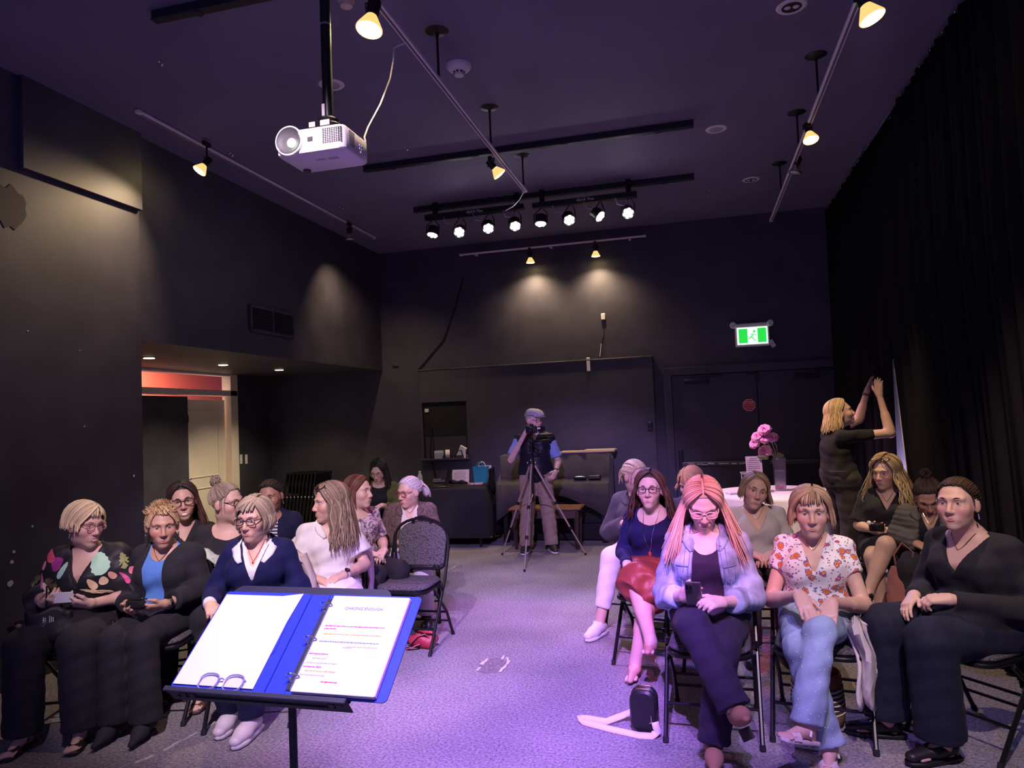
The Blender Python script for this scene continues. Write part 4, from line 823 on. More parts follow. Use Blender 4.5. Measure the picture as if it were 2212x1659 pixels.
# ------------------------------------------------------------------ things on the floor
m_leath = mat('black_leather', (.015, .014, .016), .35, bump=(120, .1)); m_strap = mat('white_webbing', (.80, .72, .74), .8)
q = gz(1393, 1585); be_ = empty('shoulder_bag', (q[0]+.0, q[1]+.06, 0), R_(-8)); tag(be_, 'black leather shoulder bag with a white strap standing on the carpet', 'bag')
def padded(w, h, d): return rrect(w, h, .055, 6)
MB().prism(padded(.135, .21, .04), .05, (.0, .028, .108), rot(90, 0, 0)@rot(0, 0, 0), .012).build('rear_pocket', m_leath, be_); MB().prism(padded(.135, .21, .04), .045, (.004, -.022, .105), rot(90, 0, 0), .012).build('front_pocket', m_leath, be_)
b = MB()
for y in (-.045, .005): b.tube([(-.05, y, .12), (-.055, y, .17), (-.03, y, .213), (.03, y, .213), (.055, y, .17), (.05, y, .12)], .003, 6)
b.build('zip', mat('brass_zip', (.7, .5, .2), .3, .9), be_); MB().tube([(.045, -.075, .10), (.05, -.08, .09), (.05, -.08, .07), (.04, -.075, .06)], .004, 6).build('zip_pull', m_steel, be_)
def ribbon(pts, w, name, mtl, parent, up=(0, 0, 1)):
    pts = np.asarray(pts, float); m_ = len(pts); P = np.zeros((m_, 2, 3))
    for i in range(m_):
        d = unit(pts[min(i+1, m_-1)]-pts[max(i-1, 0)]); s = unit(np.cross(d, up)); P[i, 0] = pts[i]+s*w/2; P[i, 1] = pts[i]-s*w/2
    o = MB().grid(P).build(name, mtl, parent, True, 0); o.modifiers.new('s', 'SOLIDIFY').thickness = .004; return o
bo_ = np.array(be_.location); Rb = rot(0, 0, 8)
sp_ = [gz(x, y, z) for x, y, z in ((1415, 1560, .07), (1420, 1580, .03), (1408, 1590, .012), (1380, 1588, .012), (1320, 1575, .012), (1262, 1560, .012), (1252, 1550, .015), (1275, 1552, .012), (1310, 1558, .02), (1345, 1545, .03), (1368, 1535, .06))]
ss = [];
for i in range(len(sp_)-1):
    for t in (0, .33, .66): ss.append(sp_[i]*(1-t)+sp_[i+1]*t)
ss.append(sp_[-1]); ribbon([Rb@(p_-bo_) for p_ in ss], .036, 'strap', m_strap, be_, up=(.25, -.55, 1))
q = gz(905, 1408); e = empty('red_bag', (q[0], q[1]+.1, 0)); tag(e, 'small crumpled dark red bag lying under the empty chair', 'bag'); m_rb = mat('dark_red_nylon', (.40, .035, .05), .5, bump=(30, .4))
P = np.zeros((12, 18, 3)); r = random.Random(8)
for i in range(12):
    for j in range(18):
        th, f_ = math.pi*i/11, 2*math.pi*j/18; k = 1+.18*math.sin(3*f_+2*th)+.10*math.sin(5*f_-th*3); P[i, j] = (.10*k*math.sin(th)*math.cos(f_), .07*k*math.sin(th)*math.sin(f_), max(.003, .055+.06*k*math.cos(th)))
MB().grid(P, closed_v=True).build('bag_body', m_rb, e); ribbon([(-.09, -.05, .02), (-.06, -.075, .06), (-.02, -.07, .10), (.03, -.05, .11), (.07, -.02, .06)], .022, 'strap', mat('dusty_red_strap', (.45, .12, .14), .6), e); ribbon([(-.12, -.04, .008), (-.09, -.08, .01), (-.05, -.09, .03), (.0, -.075, .05)], .03, 'strap', MATS['dusty_red_strap'], e)
q = gz(1772, 1592); e = empty('straw_bag', (q[0]+.02, q[1]+.17, 0)); tag(e, 'striped woven straw bag on the floor behind the light jeans', 'bag'); m_straw = mat('tan_straw', (.34, .22, .11), .8, bump=(90, .4)); m_ss = mat('cream_straw', (.60, .52, .42), .8); m_sd = mat('black_straw', (.03, .025, .03), .8)
MB().lathe([(.10, 0), (.12, .02), (.128, .07)], n=28).build('woven_base', m_straw, e)
for k in range(12): MB().lathe([(.127-.0007*k, .07+k*.011), (.131-.0007*k, .0755+k*.011), (.127-.0007*k, .081+k*.011)], n=28, cap=False).build('stripe', m_ss if k % 2 == 0 else m_sd, e)
MB().lathe([(.12, .20), (.115, .26), (.11, .26)], n=28, cap=False).build('rim', mat('tan_leather', (.22, .09, .05), .5), e); MB().tube([(-.08, 0, .25), (-.07, 0, .33), (0, 0, .37), (.07, 0, .33), (.08, 0, .25)], .008, 6).build('handle', MATS['tan_leather'], e)
q = gz(1850, 1600); e = empty('bucket_bag', (.88, 4.22, 0)); tag(e, 'brown leather bucket bag standing beside the striped straw bag', 'bag'); m_br = mat('brown_leather', (.13, .05, .035), .4)
MB().lathe([(.07, 0), (.078, .01), (.088, .25), (.084, .25), (.07, .02)], n=26, cap=False).build('bag_body', m_br, e); MB().tube([(.088*math.cos(t), .088*math.sin(t), .25) for t in np.linspace(0, 6.28, 20, endpoint=False)], .005, 6, closed=True).build('rim', mat('tan_edge', (.42, .18, .10), .4), e); MB().tube([(-.08, 0, .25), (-.085, .02, .30), (0, .06, .33), (.085, .02, .30), (.08, 0, .25)], .007, 6).build('handle', m_br, e)
# carpet seam with tape residue, scuffed patch, tape marks
m_tape = mat('tape_residue', (.58, .54, .50), .8, var=(30, .3)); m_scuff = mat('scuffed_backing', (.20, .185, .19), .95, bump=(150, .8), var=(60, .5))
def strips(pts, w, name, parent, seed, jag=1.):
    r = random.Random(seed); b = MB()
    for i in range(len(pts)-1):
        a_, b_ = np.asarray(pts[i]), np.asarray(pts[i+1]); n = max(1, int(np.linalg.norm(b_-a_)/.045)); d = unit(b_-a_); s = np.array([-d[1], d[0], 0])
        for k in range(n):
            if r.random() < .18: continue
            c0 = a_+(b_-a_)*k/n; c1 = a_+(b_-a_)*(k+1)/n; w0_, w1_ = w*r.uniform(.3, 1), w*r.uniform(.3, 1); o_ = s*r.uniform(-.006, .006)*jag
            z = V(0, 0, .004); b.add([c0-s*w0_+o_, c0+s*w0_+o_, c1+s*w1_+o_, c1-s*w1_+o_, c0-s*w0_+o_+z, c0+s*w0_+o_+z, c1+s*w1_+o_+z, c1-s*w1_+o_+z], [(4, 5, 6, 7), (0, 1, 5, 4), (1, 2, 6, 5), (2, 3, 7, 6), (3, 0, 4, 7)])
    return b.build(name, m_tape, parent, False)
fl = bpy.data.objects['floor']
strips([gz(x, y, .0) for x, y in ((270, 1659), (330, 1632), (395, 1600), (440, 1575), (505, 1538), (560, 1512), (640, 1480))], .010, 'seam_residue', fl, 1)
strips([gz(x, y, 0) for x, y in ((1838, 1400), (1862, 1440), (1890, 1512))], .012, 'seam_residue', fl, 2); strips([gz(x, y, 0) for x, y in ((966, 1234), (992, 1219))], .010, 'seam_residue', fl, 3)
pp_ = [gz(x, y, 0) for x, y in ((1030, 1450), (1052, 1425), (1078, 1422), (1096, 1432), (1082, 1452), (1050, 1455))]
MB().prism([(p_[0], p_[1]) for p_ in pp_], .003, (0, 0, .0)).build('scuffed_patch', m_scuff, fl, False)
strips([gz(x, y, .003) for x, y in ((1030, 1449), (1052, 1424), (1075, 1422))], .014, 'tape_edge', fl, 4); strips([gz(x, y, .003) for x, y in ((1082, 1452), (1094, 1436), (1098, 1428), (1092, 1414))], .012, 'tape_edge', fl, 5); strips([gz(x, y, .003) for x, y in ((1084, 1424), (1092, 1410))], .01, 'tape_edge', fl, 6)
# ================================================================== people: signed-distance bodies meshed with surface nets
class Field:
    def __init__(s, xs, ys, zs): s.ax = [np.asarray(a, np.float32) for a in (xs, ys, zs)]; s.d = np.full([len(a) for a in s.ax], .5, np.float32)
    def blk(s, lo, hi):
        sl = []
        for a, l, h in zip(s.ax, lo, hi):
            i, j = np.searchsorted(a, l), np.searchsorted(a, h)
            if j-i < 1: return None
            sl.append(slice(max(0, i-1), min(len(a), j+1)))
        return tuple(sl)
    def ev(s, p, inf, m):
        b = s.blk(p.lo-inf-m, p.hi+inf+m)
        if b is None: return None, None
        X, Y, Z = s.ax[0][b[0]][:, None, None], s.ax[1][b[1]][None, :, None], s.ax[2][b[2]][None, None, :]
        return b, p.f(X, Y, Z)-inf
    def add(s, p, k=.02, inf=0.):
        b, d = s.ev(p, inf, .03+k)
        if b is None: return
        o = s.d[b]; h = np.maximum(k-np.abs(o-d), 0)/k; s.d[b] = np.minimum(o, d)-h*h*k*.25
    def sub(s, p, k=.008, inf=0.):
        b, d = s.ev(p, inf, .03+k)
        if b is None: return
        o = s.d[b]; d = -d; h = np.maximum(k-np.abs(o-d), 0)/k; s.d[b] = np.maximum(o, d)+h*h*k*.25
    def wrinkle(s, amp, seed=0., dirz=1.):
        X, Y, Z = s.ax[0][:, None, None], s.ax[1][None, :, None], s.ax[2][None, None, :]
        s.d += amp*(np.sin(34*X+23*Z*dirz+2.2*np.sin(19*Y+seed)+seed)*.5+np.sin(41*Y-27*Z+2*np.sin(23*X+2*seed))*.5+.5*np.sin(71*Z+31*X-18*Y+seed*3))
    def mesh(s):
        D = s.d; n = D.shape; ins = (D < 0); c = np.zeros([k-1 for k in n], np.uint8)
        for i in (0, 1):
            for j in (0, 1):
                for k in (0, 1): c += ins[i:n[0]-1+i, j:n[1]-1+j, k:n[2]-1+k]
        I, J, K = np.nonzero((c > 0) & (c < 8)); m = len(I); idx = np.full(c.shape, -1, np.int32); idx[I, J, K] = np.arange(m)
        acc = np.zeros((m, 3), np.float32); cnt = np.zeros(m, np.float32); AX, AY, AZ = s.ax
        for ax in range(3):
            for u in (0, 1):
                for v in (0, 1):
                    o = [[u, v][0], v, 0]; a = [0, 0, 0]; oth = [q for q in range(3) if q != ax]; a[oth[0]] = u; a[oth[1]] = v; b = list(a); b[ax] = 1
                    da = D[I+a[0], J+a[1], K+a[2]]; db = D[I+b[0], J+b[1], K+b[2]]; cr = (da < 0) != (db < 0); t = np.where(cr, da/np.where(cr, da-db, 1), 0)
                    P = np.stack([AX[I+a[0]]+(AX[I+b[0]]-AX[I+a[0]])*t, AY[J+a[1]]+(AY[J+b[1]]-AY[J+a[1]])*t, AZ[K+a[2]]+(AZ[K+b[2]]-AZ[K+a[2]])*t], 1)
                    acc += P*cr[:, None]; cnt += cr
        v = acc/cnt[:, None]; Q = []
        for ax in range(3):
            o = [q for q in range(3) if q != ax]; sl0 = [slice(None)]*3; sl1 = [slice(None)]*3; sl0[ax] = slice(0, -1); sl1[ax] = slice(1, None)
            a, b = ins[tuple(sl0)], ins[tuple(sl1)]; E = np.argwhere(a != b); E = E[(E[:, o[0]] > 0) & (E[:, o[1]] > 0) & (E[:, o[0]] < n[o[0]]-1) & (E[:, o[1]] < n[o[1]]-1)]
            fl = a[tuple(E.T)]
            def g(du, dv): q = E.copy(); q[:, o[0]] -= du; q[:, o[1]] -= dv; return idx[tuple(q.T)]
            q = np.stack([g(0, 0), g(1, 0), g(1, 1), g(0, 1)], 1)
            if ax == 1: fl = ~fl
            q[~fl] = q[~fl][:, ::-1]; Q.append(q)
        return v, np.concatenate(Q)
class Prim:
    def __init__(s, lo, hi, f): s.lo, s.hi, s.f = np.asarray(lo, float), np.asarray(hi, float), f
def cone(a, b, ra, rb=None, flat=None, end=False, start=False):
    a, b = np.asarray(a, float), np.asarray(b, float); rb = ra if rb is None else rb; ab = b-a; L2 = ab@ab+1e-9; r = max(ra, rb); dn = ab/math.sqrt(L2)
    def f(X, Y, Z):
        x, y, z = X-a[0], Y-a[1], Z-a[2]; t = (x*ab[0]+y*ab[1]+z*ab[2])/L2; tc = np.clip(t, 0, 1); x, y, z = x-tc*ab[0], y-tc*ab[1], z-tc*ab[2]
        if flat is not None:
            n, q = flat; w = (x*n[0]+y*n[1]+z*n[2])*(1/q-1); x, y, z = x+w*n[0], y+w*n[1], z+w*n[2]
        d = np.sqrt(x*x+y*y+z*z)-(ra+(rb-ra)*tc)
        if end: d = np.maximum(d, (t-1)*math.sqrt(L2))
        if start: d = np.maximum(d, -t*math.sqrt(L2))
        return d
    return Prim(np.minimum(a, b)-r, np.maximum(a, b)+r, f)
def ell(c, r, R=None):
    c, r = np.asarray(c, float), np.asarray(r, float)*np.ones(3); M = None if R is None else np.asarray(R).T; m = r.max()
    def f(X, Y, Z):
        x, y, z = X-c[0], Y-c[1], Z-c[2]
        if M is not None: x, y, z = M[0, 0]*x+M[0, 1]*y+M[0, 2]*z, M[1, 0]*x+M[1, 1]*y+M[1, 2]*z, M[2, 0]*x+M[2, 1]*y+M[2, 2]*z
        k0 = np.sqrt((x/r[0])**2+(y/r[1])**2+(z/r[2])**2); k1 = np.sqrt((x/r[0]**2)**2+(y/r[1]**2)**2+(z/r[2]**2)**2)+1e-6
        return k0*(k0-1)/k1
    return Prim(c-m, c+m, f)
def loft(rows):
    """rows (z, cx, cy, rx, ry), ascending z"""
    q = np.asarray(rows, float)
    def f(X, Y, Z):
        z = Z[0, 0]; I = [np.interp(z, q[:, 0], q[:, i])[None, None, :] for i in range(1, 5)]
        x, y = (X-I[0])/I[2], (Y-I[1])/I[3]; k = np.sqrt(x*x+y*y)+1e-6; d = (k-1)*np.minimum(I[2], I[3])*.9
        return np.maximum(d, np.maximum(q[0, 0]-Z, Z-q[-1, 0]))
    return Prim((min(q[:, 1]-q[:, 3]), min(q[:, 2]-q[:, 4]), q[0, 0]), (max(q[:, 1]+q[:, 3]), max(q[:, 2]+q[:, 4]), q[-1, 0]), f)
def axis(lo, hi, fine, hf, hc):
    a = [lo]
    while a[-1] < hi: a.append(a[-1]+(hf if any(l-hc <= a[-1] <= h for l, h in fine) else hc))
    return a
def skinmat(): return mat('skin', (.6, .4, .3), .48, spec=.4, attr='Col', bump=(90, .04))
# ---------------- shoes (built once per kind and colour, toe along +Y, sole at z=0, ankle at the origin above)
SHOES = {}
def shoe_mesh(kind, col):
    key = (kind, col)
    if key in SHOES: return SHOES[key]
    h = .004; f = Field(np.arange(-.06, .062, h*1.1), np.arange(-.10, .205, h*1.2), np.arange(-.02, .215, h*1.1)); lift = .0
    if kind in ('sneaker', 'shoe', 'trainer'):
        f.add(cone((0, -.045, .045), (0, .02, .062), .034, .036)); f.add(cone((0, .0, .06), (0, .09, .045), .036, .036, flat=((1, 0, 0), 1.05)), .03); f.add(cone((0, .08, .038), (.004, .155, .03), .042, .033, flat=((0, 0, 1), .8)), .03)
        f.sub(cone((0, -.02, .12), (0, -.02, .085), .027), .01)
    elif kind == 'boot':
        f.add(cone((0, -.03, .05), (0, -.004, .17), .035, .038, end=True)); f.add(cone((0, -.03, .06), (0, .08, .05), .036, .034), .03); f.add(cone((0, .07, .042), (.002, .165, .026), .036, .016, flat=((0, 0, 1), .85)), .03)
    elif kind == 'loafer':
        f.add(cone((0, -.045, .045), (0, .03, .05), .033, .034)); f.add(cone((0, .03, .045), (.0, .15, .030), .038, .030, flat=((0, 0, 1), .75)), .03); f.sub(cone((0, -.055, .085), (0, .055, .085), .030), .008)
    elif kind == 'pump':
        f.add(cone((0, -.05, .06), (0, .03, .05), .030, .030)); f.add(cone((0, .03, .045), (.0, .15, .022), .034, .018, flat=((0, 0, 1), .75)), .03); f.sub(cone((0, -.06, .10), (0, .07, .085), .030), .008)
    f.d = np.maximum(f.d, .004-f.ax[2][None, None, :])
    v, q = f.mesh(); SHOES[key] = (v, q); return SHOES[key]
def build_shoe(P, kind, col, ank, fd, up, side, scale=1.):
    fd = unit(fd); up = unit(np.asarray(up)-fd*(np.asarray(up)@fd)); sd = np.cross(fd, up); M = np.eye(4); M[:3, 0] = sd*scale; M[:3, 1] = fd*scale; M[:3, 2] = up*scale; M[:3, 3] = ank-up*.075*scale
    mk = mat('shoe_%s_%s' % (kind, '_'.join('%02d' % int(c*99) for c in col)), col, .85 if kind == 'boot' else .45, bump=(60, .1))
    if kind == 'sandal':
        so_ = MB().prism([(x*.9, y) for x, y in ((-.03, -.07), (.03, -.07), (.036, .02), (.042, .09), (.03, .14), (0, .152), (-.03, .14), (-.042, .09), (-.036, .02))], .016, (0, 0, .0), None, .003)
        o = so_.build('shoe', mk, P); o.matrix_local = Matrix(M.tolist()); b = MB()
        t = np.linspace(-1.45, 1.45, 11); b.grid(np.array([[(.044*math.sin(a)*(1-.12*q), .07+.045*q, .010+.040*(1-.25*q)*math.cos(a)) for a in t] for q in (0, .5, 1)])); b.tube([(.04*math.sin(a), .02-.05*math.cos(a)*.3, .03+.05*math.cos(a)) for a in t], .006, 6); b.tube([(.036*math.cos(a), -.03-.04*math.sin(a), .07) for a in np.linspace(0, math.pi, 9)], .005, 6)
        b.build('strap', mk, o); return o
    v, q = shoe_mesh(kind, col); o = quadmesh('shoe', v, q, mk, P); o.matrix_local = Matrix(M.tolist())
    if kind in ('sneaker', 'trainer', 'shoe', 'loafer'):
        sm = mat('sole_white', (.75, .72, .72), .6) if kind in ('sneaker', 'trainer') else mat('sole_black', (.01, .01, .012), .5)
        out = [(-.030, -.08), (0, -.092), (.030, -.08), (.036, -.02), (.04, .06), (.044, .11), (.032, .165), (.005, .185), (-.022, .172), (-.042, .12), (-.04, .06), (-.036, -.02)]
        MB().prism(out, .022 if kind != 'loafer' else .016, (0, 0, -.004), None, .004).build('sole', sm, o, True, 60)
    if kind in ('sneaker', 'trainer'):
        b = MB()
        for k in range(4): y = .035+k*.02; b.tube([(-.022, y, .082-k*.007), (0, y+.004, .090-k*.0075), (.022, y+.012, .082-k*.007)], .0032, 5)
        b.tube([(0, .03, .095), (.02, .01, .105), (.035, .03, .09)], .0028, 5); b.tube([(0, .03, .095), (-.02, .01, .105), (-.035, .03, .09)], .0028, 5); b.build('laces', mat('lace_white', (.8, .77, .78), .8) if kind == 'sneaker' else m_blackm, o)
    if kind in ('boot', 'pump'): MB().prism([(-.022, -.07), (.022, -.07), (.026, -.02), (-.026, -.02)], .05, (0, 0, -.045), None, .003).build('heel', mat('heel_dark', (.06, .04, .04), .5) if kind == 'boot' else mk, o)
    return o
# ---------------- hair
def hair_build(P, hc, Rh, st, torso, seed):
    """locks combed over the skull, then hanging; st: style dict"""
    r = np.random.RandomState(seed); c0 = V(0, -.012, .024); vol = st.get('vol', 1.); rad = V(.082, .103, .094)*vol; col = np.array(st['col']); col2 = np.array(st.get('col2', col*.6)); root = np.array(st.get('root', col)); L = st.get('len', .1); wave = st.get('wave', 0.); style = st['style']; part = st.get('part', .02)
    paths, radii, cols, nrm = [], [], [], []
    def sdir(phi, th): return V(math.sin(phi)*math.sin(th), math.cos(phi)*math.sin(th), math.cos(th))
    def surf(d, k=1.): return c0+unit(d)*rad*k
    def hairline(phi):
        a = abs((math.degrees(phi)+180) % 360-180); return R_(np.interp(a, [0, 35, 55, 80, 110, 180], [50, 54, 74, 96, 112, 122]))
    # cap
    nu, nv = 36, 9; G = np.zeros((nv, nu, 3)); hl = st.get('hairline', 0)
    for j in range(nu):
        ph = j*2*math.pi/nu; tm = hairline(ph)-R_(hl)*(abs((math.degrees(ph)+180) % 360-180) < 60)
        for i in range(nv): th = .02+(tm-.02)*i/(nv-1); G[i, j] = surf(sdir(ph, th), .975+.012*r.rand() if i < nv-1 else .935)
    cv = (G.reshape(-1, 3))@Rh.T+hc; gq = MB().grid(np.zeros((nv, nu, 3)), closed_v=True).f
    def push(p):
        if torso is None: return p
        z = p[2]; rows = torso
        if z > rows[-1, 0]+.03: return p
        cx, cy, rx, ry = [np.interp(z, rows[:, 0], rows[:, i]) for i in range(1, 5)]; rx, ry = rx*1.05+.03, ry+.032; top = rows[-1, 0]
        rx = rx+max(0, .045-abs(z-(top-.06))*.5); k = math.hypot((p[0]-cx)/rx, (p[1]-cy)/ry)
        if k < 1:
            q = p.copy(); s_ = 1/max(k, .25); q[0] = cx+(p[0]-cx)*s_; q[1] = cy+(p[1]-cy)*s_; return q if abs(q[0]-p[0])+abs(q[1]-p[1]) < .09 else V(p[0], cy+math.copysign(ry, p[1]-cy)*math.sqrt(max(0, 1-((p[0]-cx)/rx)**2)), z)
        return p
    def lock(d0, d1, hang, w, k0=1., out=0., fwd=0., nseg=6, nh=8, tone=None, curl=0., sidev=None):
        d0, d1 = unit(d0), unit(d1); om = math.acos(max(-1, min(1, d0@d1)))+1e-6; pts = []
        for i in range(nseg+1):
            t = i/nseg; d = (math.sin((1-t)*om)*d0+math.sin(t*om)*d1)/math.sin(om); pts.append(Rh@surf(d, k0+.02*math.sin(t*3))+hc)
        end = pts[-1]; outw = Rh@(unit(d1)*V(1, 1, 0)); vel = unit(pts[-1]-pts[-2]); phs = r.rand()*6.28; sv = unit(np.cross(outw+V(1e-6, 0, 0), V(0, 0, 1)))
        n0 = len(pts)
        for i in range(1, nh+1):
            if hang <= 0: break
            t = i/nh; dirv = unit(vel*max(0, 1-t*2.5)+V(0, 0, -1)); pts.append(pts[-1]+dirv*hang/nh+outw*out/nh*(1-2*t*curl)+V(0, 0, 0)+sv*wave*math.cos(phs+t*10)*.34)
        pts = [p if i < n0 else push(p) for i, p in enumerate(pts)]
        m = len(pts); paths.append(pts); tt = np.linspace(0, 1, m); rr = w*np.where(tt < .15, .5+tt/.3, 1.)*np.where(tt > .75, 1-(tt-.75)*2.6, 1.); radii.append(rr); nrm.append(outw)
        a = r.rand() if tone is None else tone; base = col*(1-a)+col2*a; cols.append(base*r.uniform(.85, 1.15)); return pts
    n = int(st.get('n', 120)*2.1); w = st.get('w', .010)*.62
    if style in ('bob', 'long', 'short'):
        for i in range(n):
            s_ = 1 if r.rand() < .5 else -1; u = r.rand(); y0 = .75-1.6*u; a0 = V(part/.08+s_*.06, y0, 1.) if u < .9 else V(part/.08*.5, -.9, .6)
            ph = s_*R_(st.get('ph0', 52)+(178-st.get('ph0', 52))*u**.9); th = R_(st.get('th', 88)+12*r.rand()); Lh = L*r.uniform(.82, 1.05)*(1 if u > .2 else st.get('front', 1.)); k0 = 1.0+st.get('lift', .10)*r.rand()
            lock(a0, sdir(ph, th), Lh, w*r.uniform(.8, 1.2), k0, st.get('out', .02)*r.uniform(.5, 1.4), curl=st.get('curl', 0.))
        for i in range(st.get('bangs', 0)):
            t = r.uniform(-1, 1); sw = st.get('sweep', 0.); lock(V(part/.08+.2*t, .25, 1.), sdir(R_(38*t+sw), R_(st.get('bth', 60)+8*r.rand())), st.get('bl', .01), w*.8, 1.03+.03*r.rand(), .004, nh=3)
        if style == 'short':
            for i in range(st.get('spikes', 0)):
                ph = r.uniform(0, 6.28); th = R_(r.uniform(5, 62)); d = sdir(ph, th); p0 = surf(d, .98); q = unit(d+V(r.uniform(-.5, .5), r.uniform(-.2, .6), r.uniform(-.1, .5))); pts = [Rh@(p0+q*t*st.get('spike_len', .035))+hc for t in (0, .4, .75, 1)]
                paths.append(pts); radii.append(np.array([.9, 1, .7, .15])*w*.75); nrm.append(d); a = r.rand(); cols.append((col*(1-a)+col2*a)*r.uniform(.8, 1.25))
    else:       # swept back to a tie
        tie = V(*st.get('tie', (0, -.8, .35)))
        for i in range(n):
            ph = r.uniform(0, 6.28); th = hairline(ph)*r.uniform(.80, .99); d0 = sdir(ph, th); side_ = V(np.sign(d0[0]+1e-6)*.25*r.rand(), 0, 0); lock(d0, unit(tie)+side_*.3+V(0, 0, r.uniform(-.15, .15)), 0, w*r.uniform(.7, 1.1), 1.0+.03*r.rand(), nseg=9)
        tp = surf(tie, 1.02)
        if 'bun' in style:
            br_ = st.get('bun_r', .035)
            for i in range(34):
                ax_ = unit(r.randn(3)); S_, U_, _ = frame(ax_); cen = tp+unit(tie)*br_*.7; a0 = r.rand()*6.28; pts = [Rh@(cen+(S_*math.cos(a0+t)+U_*math.sin(a0+t))*br_*r.uniform(.8, 1.05))+hc for t in np.linspace(0, 3.4, 8)]; paths.append(pts); radii.append(np.full(8, w*.8)); nrm.append(ax_); a = r.rand(); cols.append(col*(1-a)+col2*a)
        else:
            for i in range(46):
                o_ = r.randn(3)*V(.012, .008, .01); p0 = tp+o_; pts = []; p = Rh@p0+hc; v_ = unit(Rh@(unit(tie)+r.randn(3)*.12)); Lh = L*r.uniform(.7, 1.05)
                for t in np.linspace(0, 1, 9): pts.append(p.copy()); v_ = unit(v_+V(0, 0, -.38)); p = push(p+v_*Lh/8)
                paths.append(pts); radii.append(w*np.array([.6, 1, 1.2, 1.2, 1.1, 1, .9, .6, .2])); nrm.append(V(0, -1, 0)); a = r.rand(); cols.append(col*(1-a)+col2*a)
        for i in range(st.get('wisps', 6)):
            s_ = 1 if i % 2 else -1; lock(V(s_*.3, .6, 1), sdir(s_*R_(r.uniform(60, 78)), R_(85)), r.uniform(.03, .10), w*.35, 1.02, .01)
    vs, fs, cs = [cv], [np.array(gq)], [np.tile(root*.55+col*.3, (len(cv), 1))]; n0 = len(cv); rt = st.get('rootlen', .18)
    for p, rr, nn, cc in zip(paths, radii, nrm, cols):
        b = MB().tube(p, rr, 5, cap=False, flat=.45, up=nn); sv_ = np.tile(r.uniform(.62, 1.22, 5), len(p))[:, None]; v = b.v[0]; f = np.array(b.f)+n0; n0 += len(v); vs.append(v); fs.append(f); t = np.repeat(np.linspace(0, 1, len(p)), 5)[:, None]; cs.append(np.where(t < rt, root*(1-t/rt)+cc*(t/rt), cc)*sv_)
    return quadmesh('hair', np.concatenate(vs), np.concatenate(fs), mat('hair', (.3, .2, .1), .5, attr='Col', spec=.35), P, np.clip(np.concatenate(cs), 0, 1))
# ---------------- hands
def hand(w, d, n, side, curl=25., s=.95, spread=.15, thumb=0., point=None):
    """prims for a hand: wrist w, finger direction d, palm normal n, side +1 right / -1 left"""
    d = unit(d); n = unit(np.asarray(n, float)-d*(np.asarray(n)@d)); t = np.cross(d, n)*side; out = []
    offs = (.027, .009, -.009, -.026); lens = (.072, .080, .074, .058)
    for i, (o, L) in enumerate(zip(offs, lens)):
        kn = w+d*(.088-.006*abs(i-1.2))*s+t*o*s; out.append((cone(w+t*o*.5*s+d*.005, kn, .019*s, .0125*s), .014))
        c = R_(curl[i] if isinstance(curl, (list, tuple)) else curl*(1+.12*i)); p = kn; a = c*.7; fd0 = unit(d+t*spread*(1.5-i)*.35)
        for k, (fr, rr) in enumerate(((.45, .0096), (.30, .0088), (.25, .0076))):
            dv = fd0*math.cos(a)+n*math.sin(a); q = p+dv*L*s*fr; out.append((cone(p, q, rr*s, (rr-.0008)*s), .003)); p = q; a += c*(1. if k == 0 else .7)
    b = w+d*.028*s+t*.024*s; e1 = b+unit(d*.75+t*(.75-thumb*.5)+n*(.25+thumb*.5))*.040*s; e2 = e1+unit(d*.9+t*(.25-thumb*.5)+n*(.25+thumb*.6))*.034*s
    out += [(cone(w+t*.008, b, .017*s, .016*s), .012), (cone(b, e1, .0145*s, .0115*s), .006), (cone(e1, e2, .0112*s, .0088*s), .004)]
    return out
def lapL(s, x=.07, y=.26, z=.115, ex=.205, ey=.02, ez=.14, d=None, n=(0, -.1, -1), curl=28): return (V(s*ex, ey, ez), V(s*x, y, z), V(-s*.75, .55, -.2) if d is None else V(*d), V(*n), curl)
def legs_flat(w=.10, y=.41, fy=.40, kz=-.02, turn=.12): return {s: (V(s*w, y, kz), V(s*(w+.01), fy, None or 0), V(s*turn, 1, -.02)) for s in (1, -1)}
def legs_cross(top, ax=.20, ay=.60, az=.27, kx=.03, ky=.47, kz=.085, low=.0, fd=None):
    """top: side of the upper leg (+1 right); its shin swings to the other side"""
    return {top: (V(top*kx, ky, kz), V(-top*ax, ay, az), V(-top*.30, .80, -.55) if fd is None else V(*fd)), -top: (V(-top*.07, .44, -.03), V(-top*.03+low, .46, 0), V(-top*.05, 1, -.02))}
SKIN = dict(fair=(.66, .42, .33), pale=(.72, .50, .42), tan=(.52, .30, .21), olive=(.55, .34, .24), brown=(.40, .22, .15))
PEOPLE = {}
